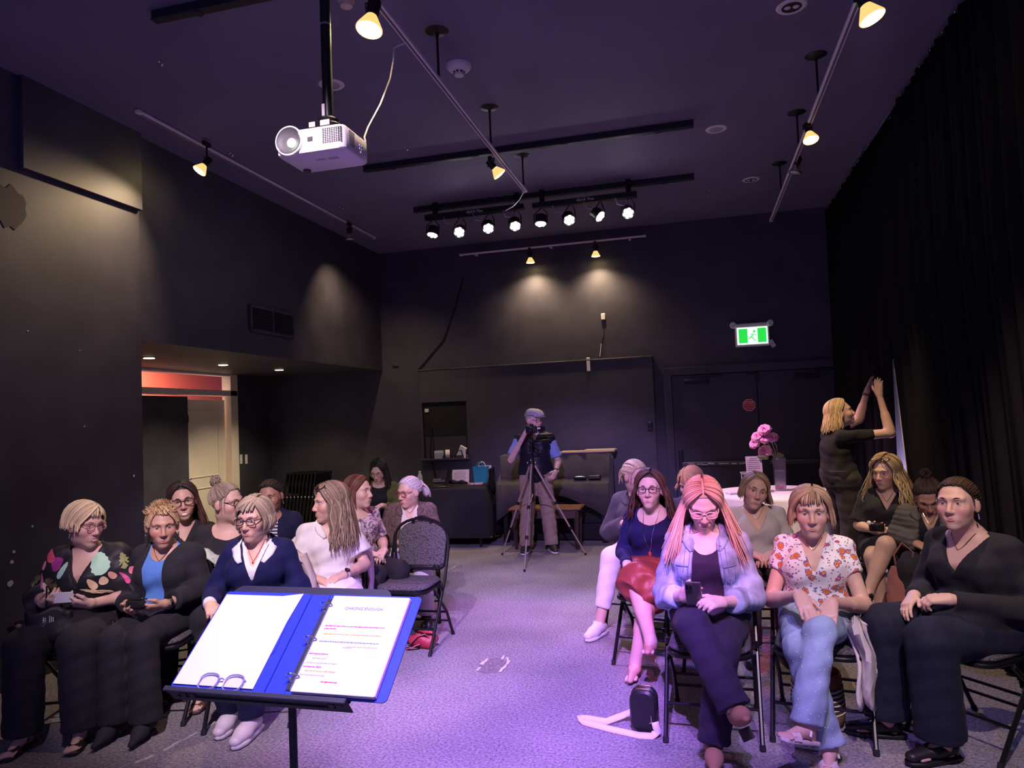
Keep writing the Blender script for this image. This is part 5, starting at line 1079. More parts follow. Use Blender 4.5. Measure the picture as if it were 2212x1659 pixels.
def person(key, label, px, py, D, a=0., head=(0, 0, 0), skin='fair', hair=None, face=None, arms=None, legs=None, g=1., tops=(), bottom=None, shoes=('shoe', (.02, .02, .02)), lean=0., side=0., stand=None, chair_label=None, bust=1., shw=1., hs=1.05, cyaw=None):
    face = face or {}; wp = aD(px, py, D); acam = math.degrees(math.atan2(-wp[0], wp[1])); A = a+acam; rz = R_(180+A)
    H = stand if stand else .53; zc = wp[2]; T = (zc-H)/.57
    hc = V(side*1.25, .035+lean*1.2, zc); Rh = rot(0, 0, head[0]-a)@rot(-head[1], 0, 0)@rot(0, head[2], 0)
    c_, s_ = math.cos(rz), math.sin(rz); org = V(wp[0]-(c_*hc[0]-s_*hc[1]), wp[1]-(s_*hc[0]+c_*hc[1]), 0)
    P = empty('person', tuple(org), rz); tag(P, label, 'person', None); PEOPLE[key] = P
    def off(z): t = max(0, z/.43); return side*t, (-.015 if z > .05 else 0)+lean*t**1.2
    rows = []
    for (z, rx, ry) in ((-.085, .09, .07), (-.05, .150*g, .10*g), (.02, .168*g, .122*g), (.08, .155*g, .115*g), (.15, .132*g**1.2, .100*g**1.3), (.22, .138*g, .105*g), (.29, .142*g**.7, .110*g**.8*bust), (.345, .138*g**.5, .092*g**.5), (.385, .112, .074), (.42, .066, .058), (.44, .048, .05)):
        x, y = off(z); rows.append((H+z*T if z > 0 else H+z, x, y, rx*(shw if z > .3 else 1), ry))
    rows = np.array(rows); TOR = loft(rows); sh = {}; nk = V(off(.43)[0], off(.43)[1]-.005, H+.425*T)
    for s in (1, -1): x, y = off(.375); sh[s] = V(x+s*.145*shw*g**.35, y-.01, H+.368*T)
    arms = arms or {}; AR = {}
    for s in (1, -1):
        e, w, d, n, cu = arms.get(s) or lapL(s)
        e = e.copy(); w = w.copy(); e[2] += H; w[2] += H; AR[s] = (sh[s], e, w, d, n, cu)
    legs = legs or legs_flat(); LG = {}
    for s in (1, -1):
        k, an, fd = legs[s]; k = k.copy(); an = an.copy()
        if not stand: k[2] += H
        an[2] += .085; kk_ = unit(k-an); fd = unit(fd)
        if an[2] > .12: fd = unit(fd-kk_*(fd@kk_)-.03*kk_)
        LG[s] = (V(s*.088*g**.5, .02, H-.02), k, an, fd)
    # ------- primitive lists
    armP = {s: ((sh[s], AR[s][1], .043*g**.6, .035*g**.5), (AR[s][1], AR[s][2], .035*g**.5, .0245)) for s in (1, -1)}
    legP = {s: ((LG[s][0], LG[s][1], .090*g**.6, .060*g**.3), (LG[s][1], LG[s][2], .056*g**.4, .036)) for s in (1, -1)}
    def Hd(p): return hc+Rh@(np.asarray(p, float)*hs)
    skc = np.array(SKIN[skin]); bare = (bottom or {}).get('bare', False)
    # ------- body
    hz = [AR[s][2]+unit(AR[s][3])*.06 for s in (1, -1)]; fx = [(hc[0]-.10, hc[0]+.10)]+[(h[0]-.085, h[0]+.085) for h in hz]; fy = [(hc[1]-.12, hc[1]+.125)]+[(h[1]-.085, h[1]+.085) for h in hz]; fz = [(hc[2]-.135, hc[2]+.12)]+[(h[2]-.07, h[2]+.07) for h in hz]
    allp = np.array([q for s in (1, -1) for q in (AR[s][1], AR[s][2], sh[s], LG[s][1], LG[s][2], hz[0], hz[1])]+[hc]); lo = allp.min(0)-.17; hi = allp.max(0)+.17; lo[2] = -.02; lo[1] = min(lo[1], -.2); hi[2] = max(hi[2], hc[2]+.16)
    far = D > 5.2; hf = .0058 if far else .0046
    F = Field(axis(lo[0], hi[0], fx, hf, .013), axis(lo[1], hi[1], fy, hf, .013), axis(lo[2], hi[2], fz, hf, .013))
    F.add(TOR)
    for s in (1, -1):
        F.add(cone(nk+V(s*.02, 0, -.012), sh[s], .043, .043), .035); F.add(ell(V(off(.29)[0]+s*.07*g**.5, off(.29)[1]+.075*g**.6, H+.27*T), (.058*bust, .05*bust, .058*bust)), .05)
        for q in armP[s]: F.add(cone(*q), .02)
        F.add(cone(AR[s][1]+(AR[s][2]-AR[s][1])*.12, AR[s][1]+(AR[s][2]-AR[s][1])*.45, .038*g**.4, .031*g**.3), .02)
        for q in legP[s]: F.add(cone(*q), .03)
        kk, an, fd = LG[s][1], LG[s][2], unit(LG[s][3]); F.add(cone(kk+(an-kk)*.12-fd*.018, kk+(an-kk)*.5-fd*.012, .046*g**.4, .040), .04)
        if shoes[0] in ('sandal', 'pump', 'loafer'):
            dn = unit(np.cross(np.cross(fd, V(0, 0, -1)), fd)) if abs(fd[2]) < .9 else V(0, 1, 0); b0 = an+dn*.045; F.add(cone(an, b0-fd*.035, .033, .026), .02); F.add(cone(an+dn*.02, an+dn*.052+fd*.10, .032, .022), .02)
            for t in range(5): sd_ = np.cross(fd, dn); F.add(cone(an+dn*.05+fd*.09+sd_*(t-2)*.013, an+dn*.056+fd*(.145-.006*abs(t-1)*1.)+sd_*(t-2)*.014, .011, .009 if t else .011), .006)
        for pr, k in hand(AR[s][2], AR[s][3], AR[s][4], s, AR[s][5]): F.add(pr, k)
    F.add(cone(nk, Hd((0, -.025, -.07)), .052*g**.25, .048*g**.2), .03)
    F.add(ell(Hd((0, -.012, .024)), V(.076, .096, .087)*hs, Rh), .02); F.add(ell(Hd((0, .022, -.045)), V(.0565*g**.25, .068, .072)*hs, Rh), .03); F.add(ell(Hd((0, .066, -.098)), V(.024, .020, .018)*hs, Rh), .025)
    for s in (1, -1):
        F.add(ell(Hd((s*.038, .053, -.026)), V(.025, .026, .024)*hs, Rh), .025); F.add(ell(Hd((s*.078, -.004, -.008)), V(.010, .019, .030)*hs, Rh@rot(0, 0, s*20)), .008); F.add(cone(Hd((s*.012, .083, .024)), Hd((s*.046, .068, .024)), .009), .018)
        F.sub(ell(Hd((s*.031, .0905, .004)), V(.019, .017, .0125)*hs, Rh), .012); F.add(ell(Hd((s*.0125, .093, -.036)), V(.0075, .010, .0072)*hs, Rh), .006)
    F.add(cone(Hd((0, .080, .014)), Hd((0, .1045, -.031)), .0075, .0112), .012); F.add(cone(Hd((-.018, .077, -.066)), Hd((.018, .077, -.066)), .0115), .02)
    v, q = F.mesh(); L = (v-hc)@Rh/hs; cols = np.tile(skc, (len(v), 1))
    inh = (np.abs(L) < .16).all(1)
    def blob(c, r): return np.exp(-((L-np.array(c))**2).sum(1)/r**2)*inh
    bl = blob((.042, .075, -.03), .028)+blob((-.042, .075, -.03), .028)+.8*blob((0, .108, -.033), .02)+.4*blob((.08, 0, -.01), .03)+.4*blob((-.08, 0, -.01), .03)
    cols = cols*(1-bl[:, None]*np.array([.0, .22, .20])); so_ = blob((.031, .085, .008), .019)+blob((-.031, .085, .008), .019); cols *= 1-so_[:, None]*np.array([.12, .2, .16])
    body = quadmesh('body', v, q, skinmat(), P, np.clip(cols, 0, 1))
    # ------- face details
    M = np.eye(4); M[:3, :3] = Rh*hs; M[:3, 3] = hc; M = Matrix(M.tolist())
    sm = face.get('smile', 0.); lid = face.get('lid', .14); gaze = unit(V(*face.get('gaze', (0, 1, 0)))); ir = np.array(face.get('iris', (.10, .06, .04)))
    for s in (1, -1):
        b = MB().ball((0, 0, 0), .0124, 26, 20); v = np.concatenate(b.v); u = v/.0124; c = np.tile([.80, .76, .74], (len(v), 1)); gd = unit(gaze+V(-s*.06, 0, 0)); ang = u@gd
        c[ang > .84] = ir; c[ang > .965] = (.01, .01, .01); top = lid+.12*(1-np.abs(u[:, 0])); c[u[:, 2] > top] = (.03, .02, .02); c[u[:, 2] > top+.16] = skc*np.array([.82, .72, .70]); c[u[:, 2] < -.36+.14*sm] = skc*.92; c[u[:, 1] < .2] = skc*.9
        qd = [f for f in b.f if len(f) == 4]; o = quadmesh('eye', v+np.array([s*.031, .0675, .004]), np.array(qd), mat('eyeball', (1, 1, 1), .25, attr='Col'), body, c); o.matrix_local = M
        hb = np.array(face.get('brow', np.array(hair['col'])*.55 if hair else (.1, .07, .05))); bz = face.get('browz', 0.)
        o = MB().tube([(s*.013, .0905, .023+bz), (s*.026, .0875, .028+bz), (s*.038, .080, .0275+bz), (s*.048, .0705, .0215+bz)], [.002, .0032, .0026, .001], 6, flat=.9).build('eyebrow', mat('brow_%d_%d' % (int(hb[0]*255), int(hb[2]*255)), tuple(hb), .8), body); o.matrix_local = M
    lc = np.array(face.get('lip', skc*np.array([.62, .27, .28]))); ml = mat('lip_%d_%d' % (int(lc[0]*255), int(lc[1]*255)), tuple(lc), .4); cw = .0255+.008*sm; cz = .008*sm; op = face.get('open', .0 if sm < .6 else .006)
    y0 = .0899; cy_ = (.068*(1-math.sqrt(max(0, 1-(cw/.058)**2))))*.62
    o = MB().tube([(-cw, y0-cy_, -.066+cz), (-.011, y0-.001, -.0625+cz*.25), (0, y0+.0008, -.064), (.011, y0-.001, -.0625+cz*.25), (cw, y0-cy_, -.066+cz)], [.0014, .0034, .0032, .0034, .0014], 8).tube([(-cw, y0-cy_, -.067+cz), (-.011, y0-.001, -.0715-op), (0, y0, -.073-op), (.011, y0-.001, -.0715-op), (cw, y0-cy_, -.067+cz)], [.0014, .0038, .0044, .0038, .0014], 8).build('lips', ml, body); o.matrix_local = M
    if op > .002:
        o = MB().tube([(-cw*.85, y0-cy_*.75-.002, -.067+cz*.7), (-.010, y0-.0035, -.0675-op*.5), (0, y0-.003, -.068-op*.5), (.010, y0-.0035, -.0675-op*.5), (cw*.85, y0-cy_*.75-.002, -.067+cz*.7)], [.001, .0035+op*.4, .004+op*.45, .0035+op*.4, .001], 8).build('teeth', mat('teeth', (.85, .80, .74), .3) if sm > .3 else mat('mouth_dark', (.10, .03, .03), .5), body); o.matrix_local = M
    if 'glasses' in face:
        gl = dict(face['glasses']); o_ = V(0, .0965, .003); gg = spectacles('glasses', P, np.eye(3), o_, gl.get('w', .050), gl.get('h', .036), .017, gl['col'], gl.get('r', .0019), .10); gg.matrix_local = M
    if 'shades' in face:
        gg = spectacles('sunglasses_on_head', P, rot(58, 0, 0), V(0, .055, .105), .055, .045, .017, (.02, .02, .02), .003, .11); gg.matrix_local = M
    if face.get('earring'):
        for s in (1, -1): o = MB().ball((s*.083, .002, -.046), .005, 8, 6).tube([(s*.083, .002, -.05), (s*.084, .002, -.066)], .0035, 6).build('earring', m_steel, P); o.matrix_local = M
    if hair: hair_build(P, hc, Rh*hs, hair, rows, sum(map(ord, key))*7+3)
    # ------- garments
    def fieldbox(pts, m, h): pts = np.array(pts); l, h_ = pts.min(0)-m, pts.max(0)+m; return Field(np.arange(l[0], h_[0], h), np.arange(l[1], h_[1], h), np.arange(l[2], h_[2], h))
    hstep = .0085 if not far else .010
    for ti, t in enumerate(tops):
        inf = t.get('inf', .010+.011*ti); hem = t.get('hem', -.05); pts = [sh[1], sh[-1], nk, V(0, -.17*g, H+hem), V(0, .2*g, H+hem), V(.2*g, 0, H+.1), V(-.2*g, 0, H+.1)]; sl = t.get('sleeve', 2.); wd = t.get('wide', .0)
        for s in (1, -1):
            if sl > 0: pts.append(sh[s]+(AR[s][1]-sh[s])*min(1, sl))
            if sl > 1: pts += [AR[s][1], AR[s][1]+(AR[s][2]-AR[s][1])*(sl-1)]
        G_ = fieldbox(pts, .13+wd, hstep); k = t.get('k', .02)
        rw = rows.copy()
        if t.get('boxy'): rw[1:7, 3] = np.maximum(rw[1:7, 3], rw[7, 3]*t['boxy']); rw[1:7, 4] = np.maximum(rw[1:7, 4], .125*g*t['boxy'])
        rw = rw[rw[:, 0] > H-.06]; G_.add(loft(rw), .02, inf); G_.add(cone(V(*off(.05), H+.04), V(*off(.05), H-.0), .14*g, .14*g, flat=((0, 1, 0), .75)), .05, inf*.6)
        for s in (1, -1):
            G_.add(cone(nk+V(s*.02, 0, -.018), sh[s], .041, .043), .03, inf); G_.add(ell(V(off(.29)[0]+s*.07*g**.5, off(.29)[1]+.075*g**.6, H+.27*T), (.058*bust, .05*bust, .058*bust)), .06, inf)
            e, w_ = AR[s][1], AR[s][2]
            if sl > 0:
                u = min(1, sl); q = sh[s]+(e-sh[s])*u; G_.add(cone(sh[s], q, .044*g**.6, .037*g**.5+(wd if sl <= 1 else wd*.7), end=sl < 1), .022+wd, inf)
            if sl > 1:
                u = sl-1; q = e+(w_-e)*u; G_.add(cone(e, q, .037*g**.5+wd*.7, .034*g**.3+wd*(1 if u < .9 else .15)-.008*u, end=True), .02, inf)
                if t.get('cuff'): G_.add(cone(e+(w_-e)*(u-.10), q, .039*g**.3, .039*g**.3, end=True, start=True), .004, inf)
        if t.get('lap'): G_.add(cone(V(0, .04, H+.02), V(0, .22, H+.03), .15*g, .13*g, flat=((0, 0, 1), .62)), .06, inf)
        G_.wrinkle(t.get('wr', .0030), ti+len(key))
        G_.d = np.maximum(G_.d, (H+hem)-G_.ax[2][None, None, :])
        nx, ny = nk[0], nk[1]
        kind, dep, wid = t.get('neck', ('round', .05, .075)); zt_ = nk[2]+.05; BIG = V(.3, .4, .2)
        if kind == 'v':
            zv = nk[2]-dep
            G_.sub(Prim((nx-.2, ny-.05, zv-.02), (nx+.2, ny+.35, zt_+.1), lambda X, Y, Z: np.maximum((np.abs(X-nx)-wid*(Z-zv)/(zt_-.03-zv))*.85, (ny+.01)-Y)), .006)
        elif kind == 'round': G_.sub(ell(nk+V(0, .055, .0), (wid, .10, dep)), .006)
        G_.sub(cone(nk+V(0, -.0, -.03), nk+V(0, .0, .14), .058*max(1, wid/.085), .075*max(1, wid/.085)), .006)
        if t.get('turtle'): G_.add(cone(nk, Hd((0, -.02, -.085)), .054, .052, end=True), .02, inf)
        if 'open' in t:
            w0, w1 = t['open']; zl, zh = H+hem, nk[2]; ox = t.get('ox', 0.)
            G_.sub(Prim((nx-.25, ny-.3, zl-.1), (nx+.25, ny+.5, zh+.1), lambda X, Y, Z: np.maximum(np.abs(X-nx-ox)-(w1+(w0-w1)*np.clip((Z-zl)/(zh-zl), 0, 1)), (ny+.0)-Y)), .008)
        if t.get('quilt'):
            zz = G_.ax[2][None, None, :]; G_.d -= .007*np.abs(np.sin(zz*math.pi/.035))*1.0
        v, q = G_.mesh(); o = quadmesh(t['name'], v, q, t['mat'], P); t['obj'] = o
        if t.get('collar'):
            cm_ = t.get('collar_mat', t['mat'])
            for s in (1, -1):
                zv = nk[2]-dep; ztp = nk[2]+.02; zend = ztp-dep*t.get('clen', .6); Pc = np.zeros((10, 4, 3)); bv = BVHTree.FromPolygons([tuple(x) for x in v.tolist()], q.tolist())
                for i in range(10):
                    if i < 5: ang = R_(180-95*i/4); base = V(nx+s*math.sin(ang)*.064, ny-.004-math.cos(ang)*-.066, ztp+.012); outw = V(s*math.sin(ang), math.cos(ang), 0)
                    else:
                        z = ztp+(zend-ztp)*(i-4)/5; hw = max(.012, wid*(z-zv)/(ztp-zv)); ht = bv.ray_cast(Vector((nx+s*(hw+.012), ny+.5, z)), Vector((0, -1, 0)))[0]; yy = ht.y if ht else ny+.08; base = V(nx+s*hw, max(yy, ny+.02), z); outw = V(s*.95, .15, 0)
                    for j in range(4):
                        w_ = j/3; wdt = .045 if i < 8 else .045*(1-.25*(i-7)); p_ = base+outw*(.004+wdt*w_*(.55 if i < 5 else 1.))+V(0, 0, (.014-.045*w_) if i < 5 else (-.006+.012*w_*(i-5)/4-.020*w_)); 
                        if i >= 5:
                            ht = bv.ray_cast(Vector((p_[0], ny+.5, p_[2])), Vector((0, -1, 0)))[0]
                            if ht: p_[1] = max(ht.y, base[1]-.03)+.007
                        Pc[i, j] = p_
                co = MB().grid(Pc).build('collar', cm_, o, True, 0); co.modifiers.new('s', 'SOLIDIFY').thickness = .005
    bt = bottom
    if bt:
        inf = bt.get('inf', .012); hem = bt.get('hem', .93); flare = bt.get('flare', .055); knee_r = bt.get('knee', .068)
        pts = [V(-.2*g, -.17*g, H-.1), V(.2*g, .2, H+.10)]
        if bt['kind'] == 'pants':
            for s in (1, -1): pts += [LG[s][0], LG[s][1], LG[s][2]]
            G_ = fieldbox(pts, .12, .0085 if not far else .011); G_.add(loft(rows[rows[:, 0] < H+.13*T]), .02, inf)
            for s in (1, -1):
                h_, k_, a_ = LG[s][:3]; G_.add(cone(h_, k_, .095*g**.6, knee_r*g**.3), .035 if stand else .03, inf*.6); e_ = k_+(a_-k_)*hem; G_.add(cone(k_, e_, knee_r*g**.3, flare, end=True), .02, inf*.6)
            G_.wrinkle(bt.get('wr', .0028), 5+len(label)); G_.d = np.where(G_.ax[1][None, :, None] < .16, np.maximum(G_.d, G_.ax[2][None, None, :]-(H+.11*T)), G_.d)
            v, q = G_.mesh(); quadmesh(bt.get('name', 'trousers'), v, q, bt['mat'], P)
        else:
            cut = bt.get('len', .85)
            for s in (1, -1): pts += [LG[s][1]]
            G_ = fieldbox(pts, .16, .0085); G_.add(loft(rows[rows[:, 0] < H+.13*T]), .02, inf)
            for s in (1, -1):
                h_, k_, a_ = LG[s][:3]; e_ = h_+(k_-h_)*cut; G_.add(cone(h_, e_, .098*g**.6, bt.get('flare', .085), end=True), .12, inf)
                if bt.get('drop'): G_.add(cone(k_+V(0, -.03, 0), k_+V(s*.03, .02, -bt['drop']), .075, .08, end=True), .06, inf)
            G_.wrinkle(.004, 3); v, q = G_.mesh(); quadmesh(bt.get('name', 'skirt'), v, q, bt['mat'], P)
    for s in (1, -1):
        fd = unit(LG[s][3]); kk = unit(LG[s][1]-LG[s][2]); up = V(0, 0, 1) if abs(fd[2]) < .35 else kk
        if shoes[0]: build_shoe(P, shoes[0], shoes[1], LG[s][2], fd, up, s)
    if not stand and chair_label is not None:
        ca_ = A if cyaw is None else cyaw+acam; fw = V(math.sin(R_(ca_)), -math.cos(R_(ca_)), 0); q = org+fw*.075; chair(q[0], q[1], ca_, chair_label)
    P['_H'] = H
    return dict(P=P, AR=AR, LG=LG, nk=nk, hc=hc, Rh=Rh, H=H, org=org, rz=rz, M=M, rows=rows, off=off, T=T, tops=tops)
def toW(pd, p): c, s = math.cos(pd['rz']), math.sin(pd['rz']); return V(pd['org'][0]+c*p[0]-s*p[1], pd['org'][1]+s*p[0]+c*p[1], p[2])
def cloth(name, col, rough=.85, fold=.5, **k):
    if name in MATS: return MATS[name]
    k.setdefault('sheen', .02); m = mat(name, col, rough, spec=.25, **k); N, L, b = nodes(m); tc = N.new('ShaderNodeTexCoord')
    n1 = N.new('ShaderNodeTexNoise'); n1.inputs['Scale'].default_value = 7; n1.inputs['Detail'].default_value = 1.2; n1.inputs['Distortion'].default_value = .5
    n2 = N.new('ShaderNodeTexNoise'); n2.inputs['Scale'].default_value = 240; n2.inputs['Detail'].default_value = 2
    mp = N.new('ShaderNodeMapping'); mp.inputs['Rotation'].default_value = (.3, .5, .7); mp.inputs['Scale'].default_value = (1.6, 1.6, .7); L.new(tc.outputs['Object'], mp.inputs['Vector']); L.new(mp.outputs[0], n1.inputs['Vector']); L.new(tc.outputs['Object'], n2.inputs['Vector'])
    b1 = N.new('ShaderNodeBump'); b1.inputs['Strength'].default_value = fold*.55; b1.inputs['Distance'].default_value = .05; L.new(n1.outputs['Fac'], b1.inputs['Height'])
    b2 = N.new('ShaderNodeBump'); b2.inputs['Strength'].default_value = .25; b2.inputs['Distance'].default_value = .004; L.new(n2.outputs['Fac'], b2.inputs['Height']); L.new(b1.outputs[0], b2.inputs['Normal']); L.new(b2.outputs[0], b.inputs['Normal']); return m
def bvh(o): return BVHTree.FromPolygons([v.co[:] for v in o.data.vertices], [p.vertices[:] for p in o.data.polygons])
def front(bv, x, z, y1=.8, d=(0, -1, 0)):
    h = bv.ray_cast(Vector((x, y1, z)), Vector(d)); return (np.array(h[0]), np.array(h[1])) if h[0] else (None, None)
def seam(o, pts, r, name, m, parent=None, off=.002):
    """thin line laid on the front of a garment through (x, z) points"""
    bv = bvh(o); P = []
    for i in range(len(pts)-1):
        for t in np.linspace(0, 1, 5, endpoint=i == len(pts)-2):
            p, n = front(bv, pts[i][0]*(1-t)+pts[i+1][0]*t, pts[i][1]*(1-t)+pts[i+1][1]*t)
            if p is not None: P.append(p+n*off)
    return MB().tube(P, r, 5).build(name, m, parent or o) if len(P) > 1 else None
def motif(o, bv, cx, cz, shape, m, name='print_motif', off=.0042):
    """flat print: polygon fan draped on the garment"""
    c = np.array([cx, cz]); sh_ = np.asarray(shape, float); n = len(sh_); vs = []; ok = True
    for k in (0, .34, .67, 1.):
        for q in (sh_ if k else sh_[:1]):
            p, nn = front(bv, cx+q[0]*k, cz+q[1]*k)
            if p is None or (vs and abs(p[1]-vs[0][1]) > .14): return None
            vs.append(p+nn*off)
    f = [(0, 1+i, 1+(i+1) % n) for i in range(n)]+[(1+r*n+i, 1+n+r*n+i, 1+n+r*n+(i+1) % n, 1+r*n+(i+1) % n) for r in (0, 1) for i in range(n)]
    return MB().add(np.array(vs), f).build(name, m, o, True, 0)
def leafshape(L, w, ang, n=12, notch=0.):
    a = R_(ang); out = []
    for i in range(n):
        t = i/n*2*math.pi; x = L*.5*math.cos(t); y = w*.5*math.sin(t)*(1-.25*math.cos(t))*(1-notch*(i % 2)); out.append((x*math.cos(a)-y*math.sin(a), x*math.sin(a)+y*math.cos(a)))
    return out
# ================================================================== the audience
BLK = cloth('black_jersey', (.021, .020, .027)); BLKP = cloth('black_trouser_cloth', (.022, .021, .028))
GLb = (.03, .02, .03)
def neckl(pd, key, top, zdrop, w, m, pend=None):
    o = top; nk = pd['nk']; bv = bvh([c for c in pd['P'].children if c.name.startswith('body')][0]); P = []
    for t in np.linspace(-1, 1, 15):
        x = nk[0]+w*t; z = nk[2]+.01-zdrop*(1-abs(t)**1.3); p, n = front(bv, x, z); q = None
        if o is not None: q, n2 = front(o, x, z)
        if p is None: continue
        if q is not None and q[1] > p[1]: p, n = q, n2
        P.append(p+V(0, .004, 0))
    b = MB().tube(P, .0018, 5).build('necklace', m, pd['P'])
    if pend: MB().ball(P[len(P)//2]+V(0, .006, -pend), (pend*.7, .005, pend)).build('pendant', mat('amber_stone', (.45, .06, .02), .2), b)
# ---- A: floral black tunic
fl_blk = cloth('black_satin', (.020, .019, .024), .5)
A = person('A', 'smiling blonde woman in black tropical floral tunic and glasses, far left of the front row', 183, 1133, 4.12, a=-24, head=(36, 8, -3), skin='fair', g=1.15, bust=1.1,
  hair=dict(style='short', col=(.80, .66, .42), col2=(.60, .44, .24), len=.035, n=150, bangs=26, bl=.012, bth=58, sweep=.5, out=.008, part=-.03, vol=1.06, w=.009), face=dict(smile=.9, glasses=dict(col=(.35, .12, .16), w=.048, h=.038), earring=1, iris=(.12, .16, .2), brow=(.35, .25, .15)),
  arms={1: (V(.25, .0, .15), V(.12, .25, .17), V(-.75, .45, .25), V(-.2, -.6, .8), 45), -1: (V(-.25, .0, .13), V(-.12, .24, .15), V(.8, .45, .2), V(.2, -.6, .8), 45)},
  tops=[dict(name='tunic', mat=fl_blk, sleeve=1.25, wide=.045, neck=('v', .19, .085), hem=-.07, boxy=1.05, lap=1, inf=.016, wr=.005)], bottom=dict(kind='pants', mat=BLKP, flare=.085, knee=.085, hem=.97), shoes=('sandal', (.02, .018, .02)), legs=legs_flat(.13, .42, .42, -.01, .1), chair_label='folding chair under the woman in the tropical floral tunic')
tu = A['tops'][0]['obj']; bv = bvh(tu); Hh = A['H']
for (px_, py_, L, w, an, col, no) in ((108, 1196, .075, .045, 70, (.70, .09, .14), 0), (124, 1210, .085, .062, 35, (.36, .04, .24), 0), (98, 1214, .05, .022, 100, (.80, .28, .32), 0), (88, 1212, .035, .022, 20, (.78, .5, .55), 0), (96, 1244, .09, .014, 85, (.50, .12, .25), 0), (82, 1244, .085, .05, 140, (.12, .13, .06), .4), (118, 1248, .10, .07, 15, (.16, .17, .07), .4), (104, 1258, .06, .03, 60, (.75, .60, .42), 0), (142, 1222, .085, .032, 110, (.35, .58, .50), .14),
    (203, 1214, .125, .085, 60, (.42, .72, .50), .16), (178, 1222, .085, .036, 60, (.75, .14, .10), 0), (168, 1236, .10, .036, 45, (.88, .32, .10), 0), (182, 1244, .09, .036, 30, (.85, .42, .20), 0), (196, 1252, .07, .036, 60, (.85, .62, .36), 0), (212, 1248, .05, .038, 90, (.85, .62, .38), 0), (224, 1240, .05, .03, 60, (.82, .42, .30), 0), (238, 1214, .095, .04, 75, (.32, .34, .12), .4), (244, 1248, .09, .018, 45, (.62, .06, .24), 0), (252, 1236, .045, .03, 60, (.75, .2, .3), 0), (200, 1268, .15, .022, 15, (.80, .60, .36), .25)):
    motif(tu, bv, (168-px_)/335., A['hc'][2]-(py_-1133)/372., leafshape(L, w, an, 26, no), mat('print_%d_%d_%d' % tuple(int(c*99) for c in col), col, .6))
hw_ = toW(A, (A['AR'][1][2]+A['AR'][-1][2])/2+V(0, .055, .045)); o = MB().box((0, 0, 0), (.115, .003, .062), .0005, rot(-18, 0, 0)).build('note_card', m_paper, None, False); o.location = hw_; o.rotation_euler = (0, 0, A['rz']); tag(o, 'small white note card held by the woman in the floral tunic', 'card')
o = MB().rod((0, 0, -.05), (0, 0, .07), .004).build('pen', m_black); o.location = toW(A, A['AR'][1][2]+V(-.045, .06, .035)); o.rotation_euler = (.1, .15, 0); tag(o, 'black pen held beside the white note card', 'pen')
e = empty('tote_bag', tuple(toW(A, V(.05, .26, .615))), A['rz']); tag(e, 'black cloth bag with white emblem lying on the floral woman\'s lap', 'bag')
P_ = np.zeros((9, 9, 3))
for i in range(9):
    for j in range(9): u, v_ = i/8-.5, j/8-.5; P_[i, j] = (u*.22, .05+.02*math.sin(u*7)+.05*(v_ < 0)*-v_, v_*.13+.015*math.sin(u*9+2))
MB().grid(P_).build('bag_body', mat('black_tote', (.014, .013, .016), .6), e).modifiers.new('s', 'SOLIDIFY').thickness = .03
b = MB(); t = np.linspace(0, 6.28, 10, endpoint=False)
for k in range(5): b.tube([(.02+.008*math.cos(k*1.256)+.006*math.cos(a_), .094, .02+.008*math.sin(k*1.256)+.006*math.sin(a_)) for a_ in t], .0009, 4, closed=True)
for k in range(3): b.box((-.012-.009*k, .094, .015), (.003, .001, .05-.008*k))
b.build('emblem', m_white, e)
P_ = np.zeros((14, 8, 3))
for i in range(14):
    for j in range(8): u, v_ = i/13, j/7-.5; P_[i, j] = (.30-.52*u, .20+.10*math.sin(u*3.1)+v_*.12, .60+.03*math.sin(u*11+j)-.10*abs(u-.4)-.15*max(0, abs(v_)-.2)*u)
m_scf = mat('black_floral_scarf', (.05, .035, .035), .7)
N_, L_n, b_ = nodes(m_scf); vt = N_.new('ShaderNodeTexVoronoi'); vt.inputs['Scale'].default_value = 16; cr = N_.new('ShaderNodeValToRGB'); cr.color_ramp.elements[0].color = (.45, .26, .18, 1); cr.color_ramp.elements[1].position = .35; cr.color_ramp.elements[1].color = (.012, .011, .013, 1); tc_ = N_.new('ShaderNodeTexCoord'); L_n.new(tc_.outputs['Object'], vt.inputs['Vector']); L_n.new(vt.outputs['Distance'], cr.inputs['Fac']); L_n.new(cr.outputs[0], b_.inputs['Base Color'])
o = MB().grid(P_).build('scarf', m_scf); o.location = tuple(A['org']); o.rotation_euler = (0, 0, A['rz']); o.modifiers.new('s', 'SOLIDIFY').thickness = .008; tag(o, 'dark patterned scarf across the lap of the woman in the floral tunic', 'scarf')
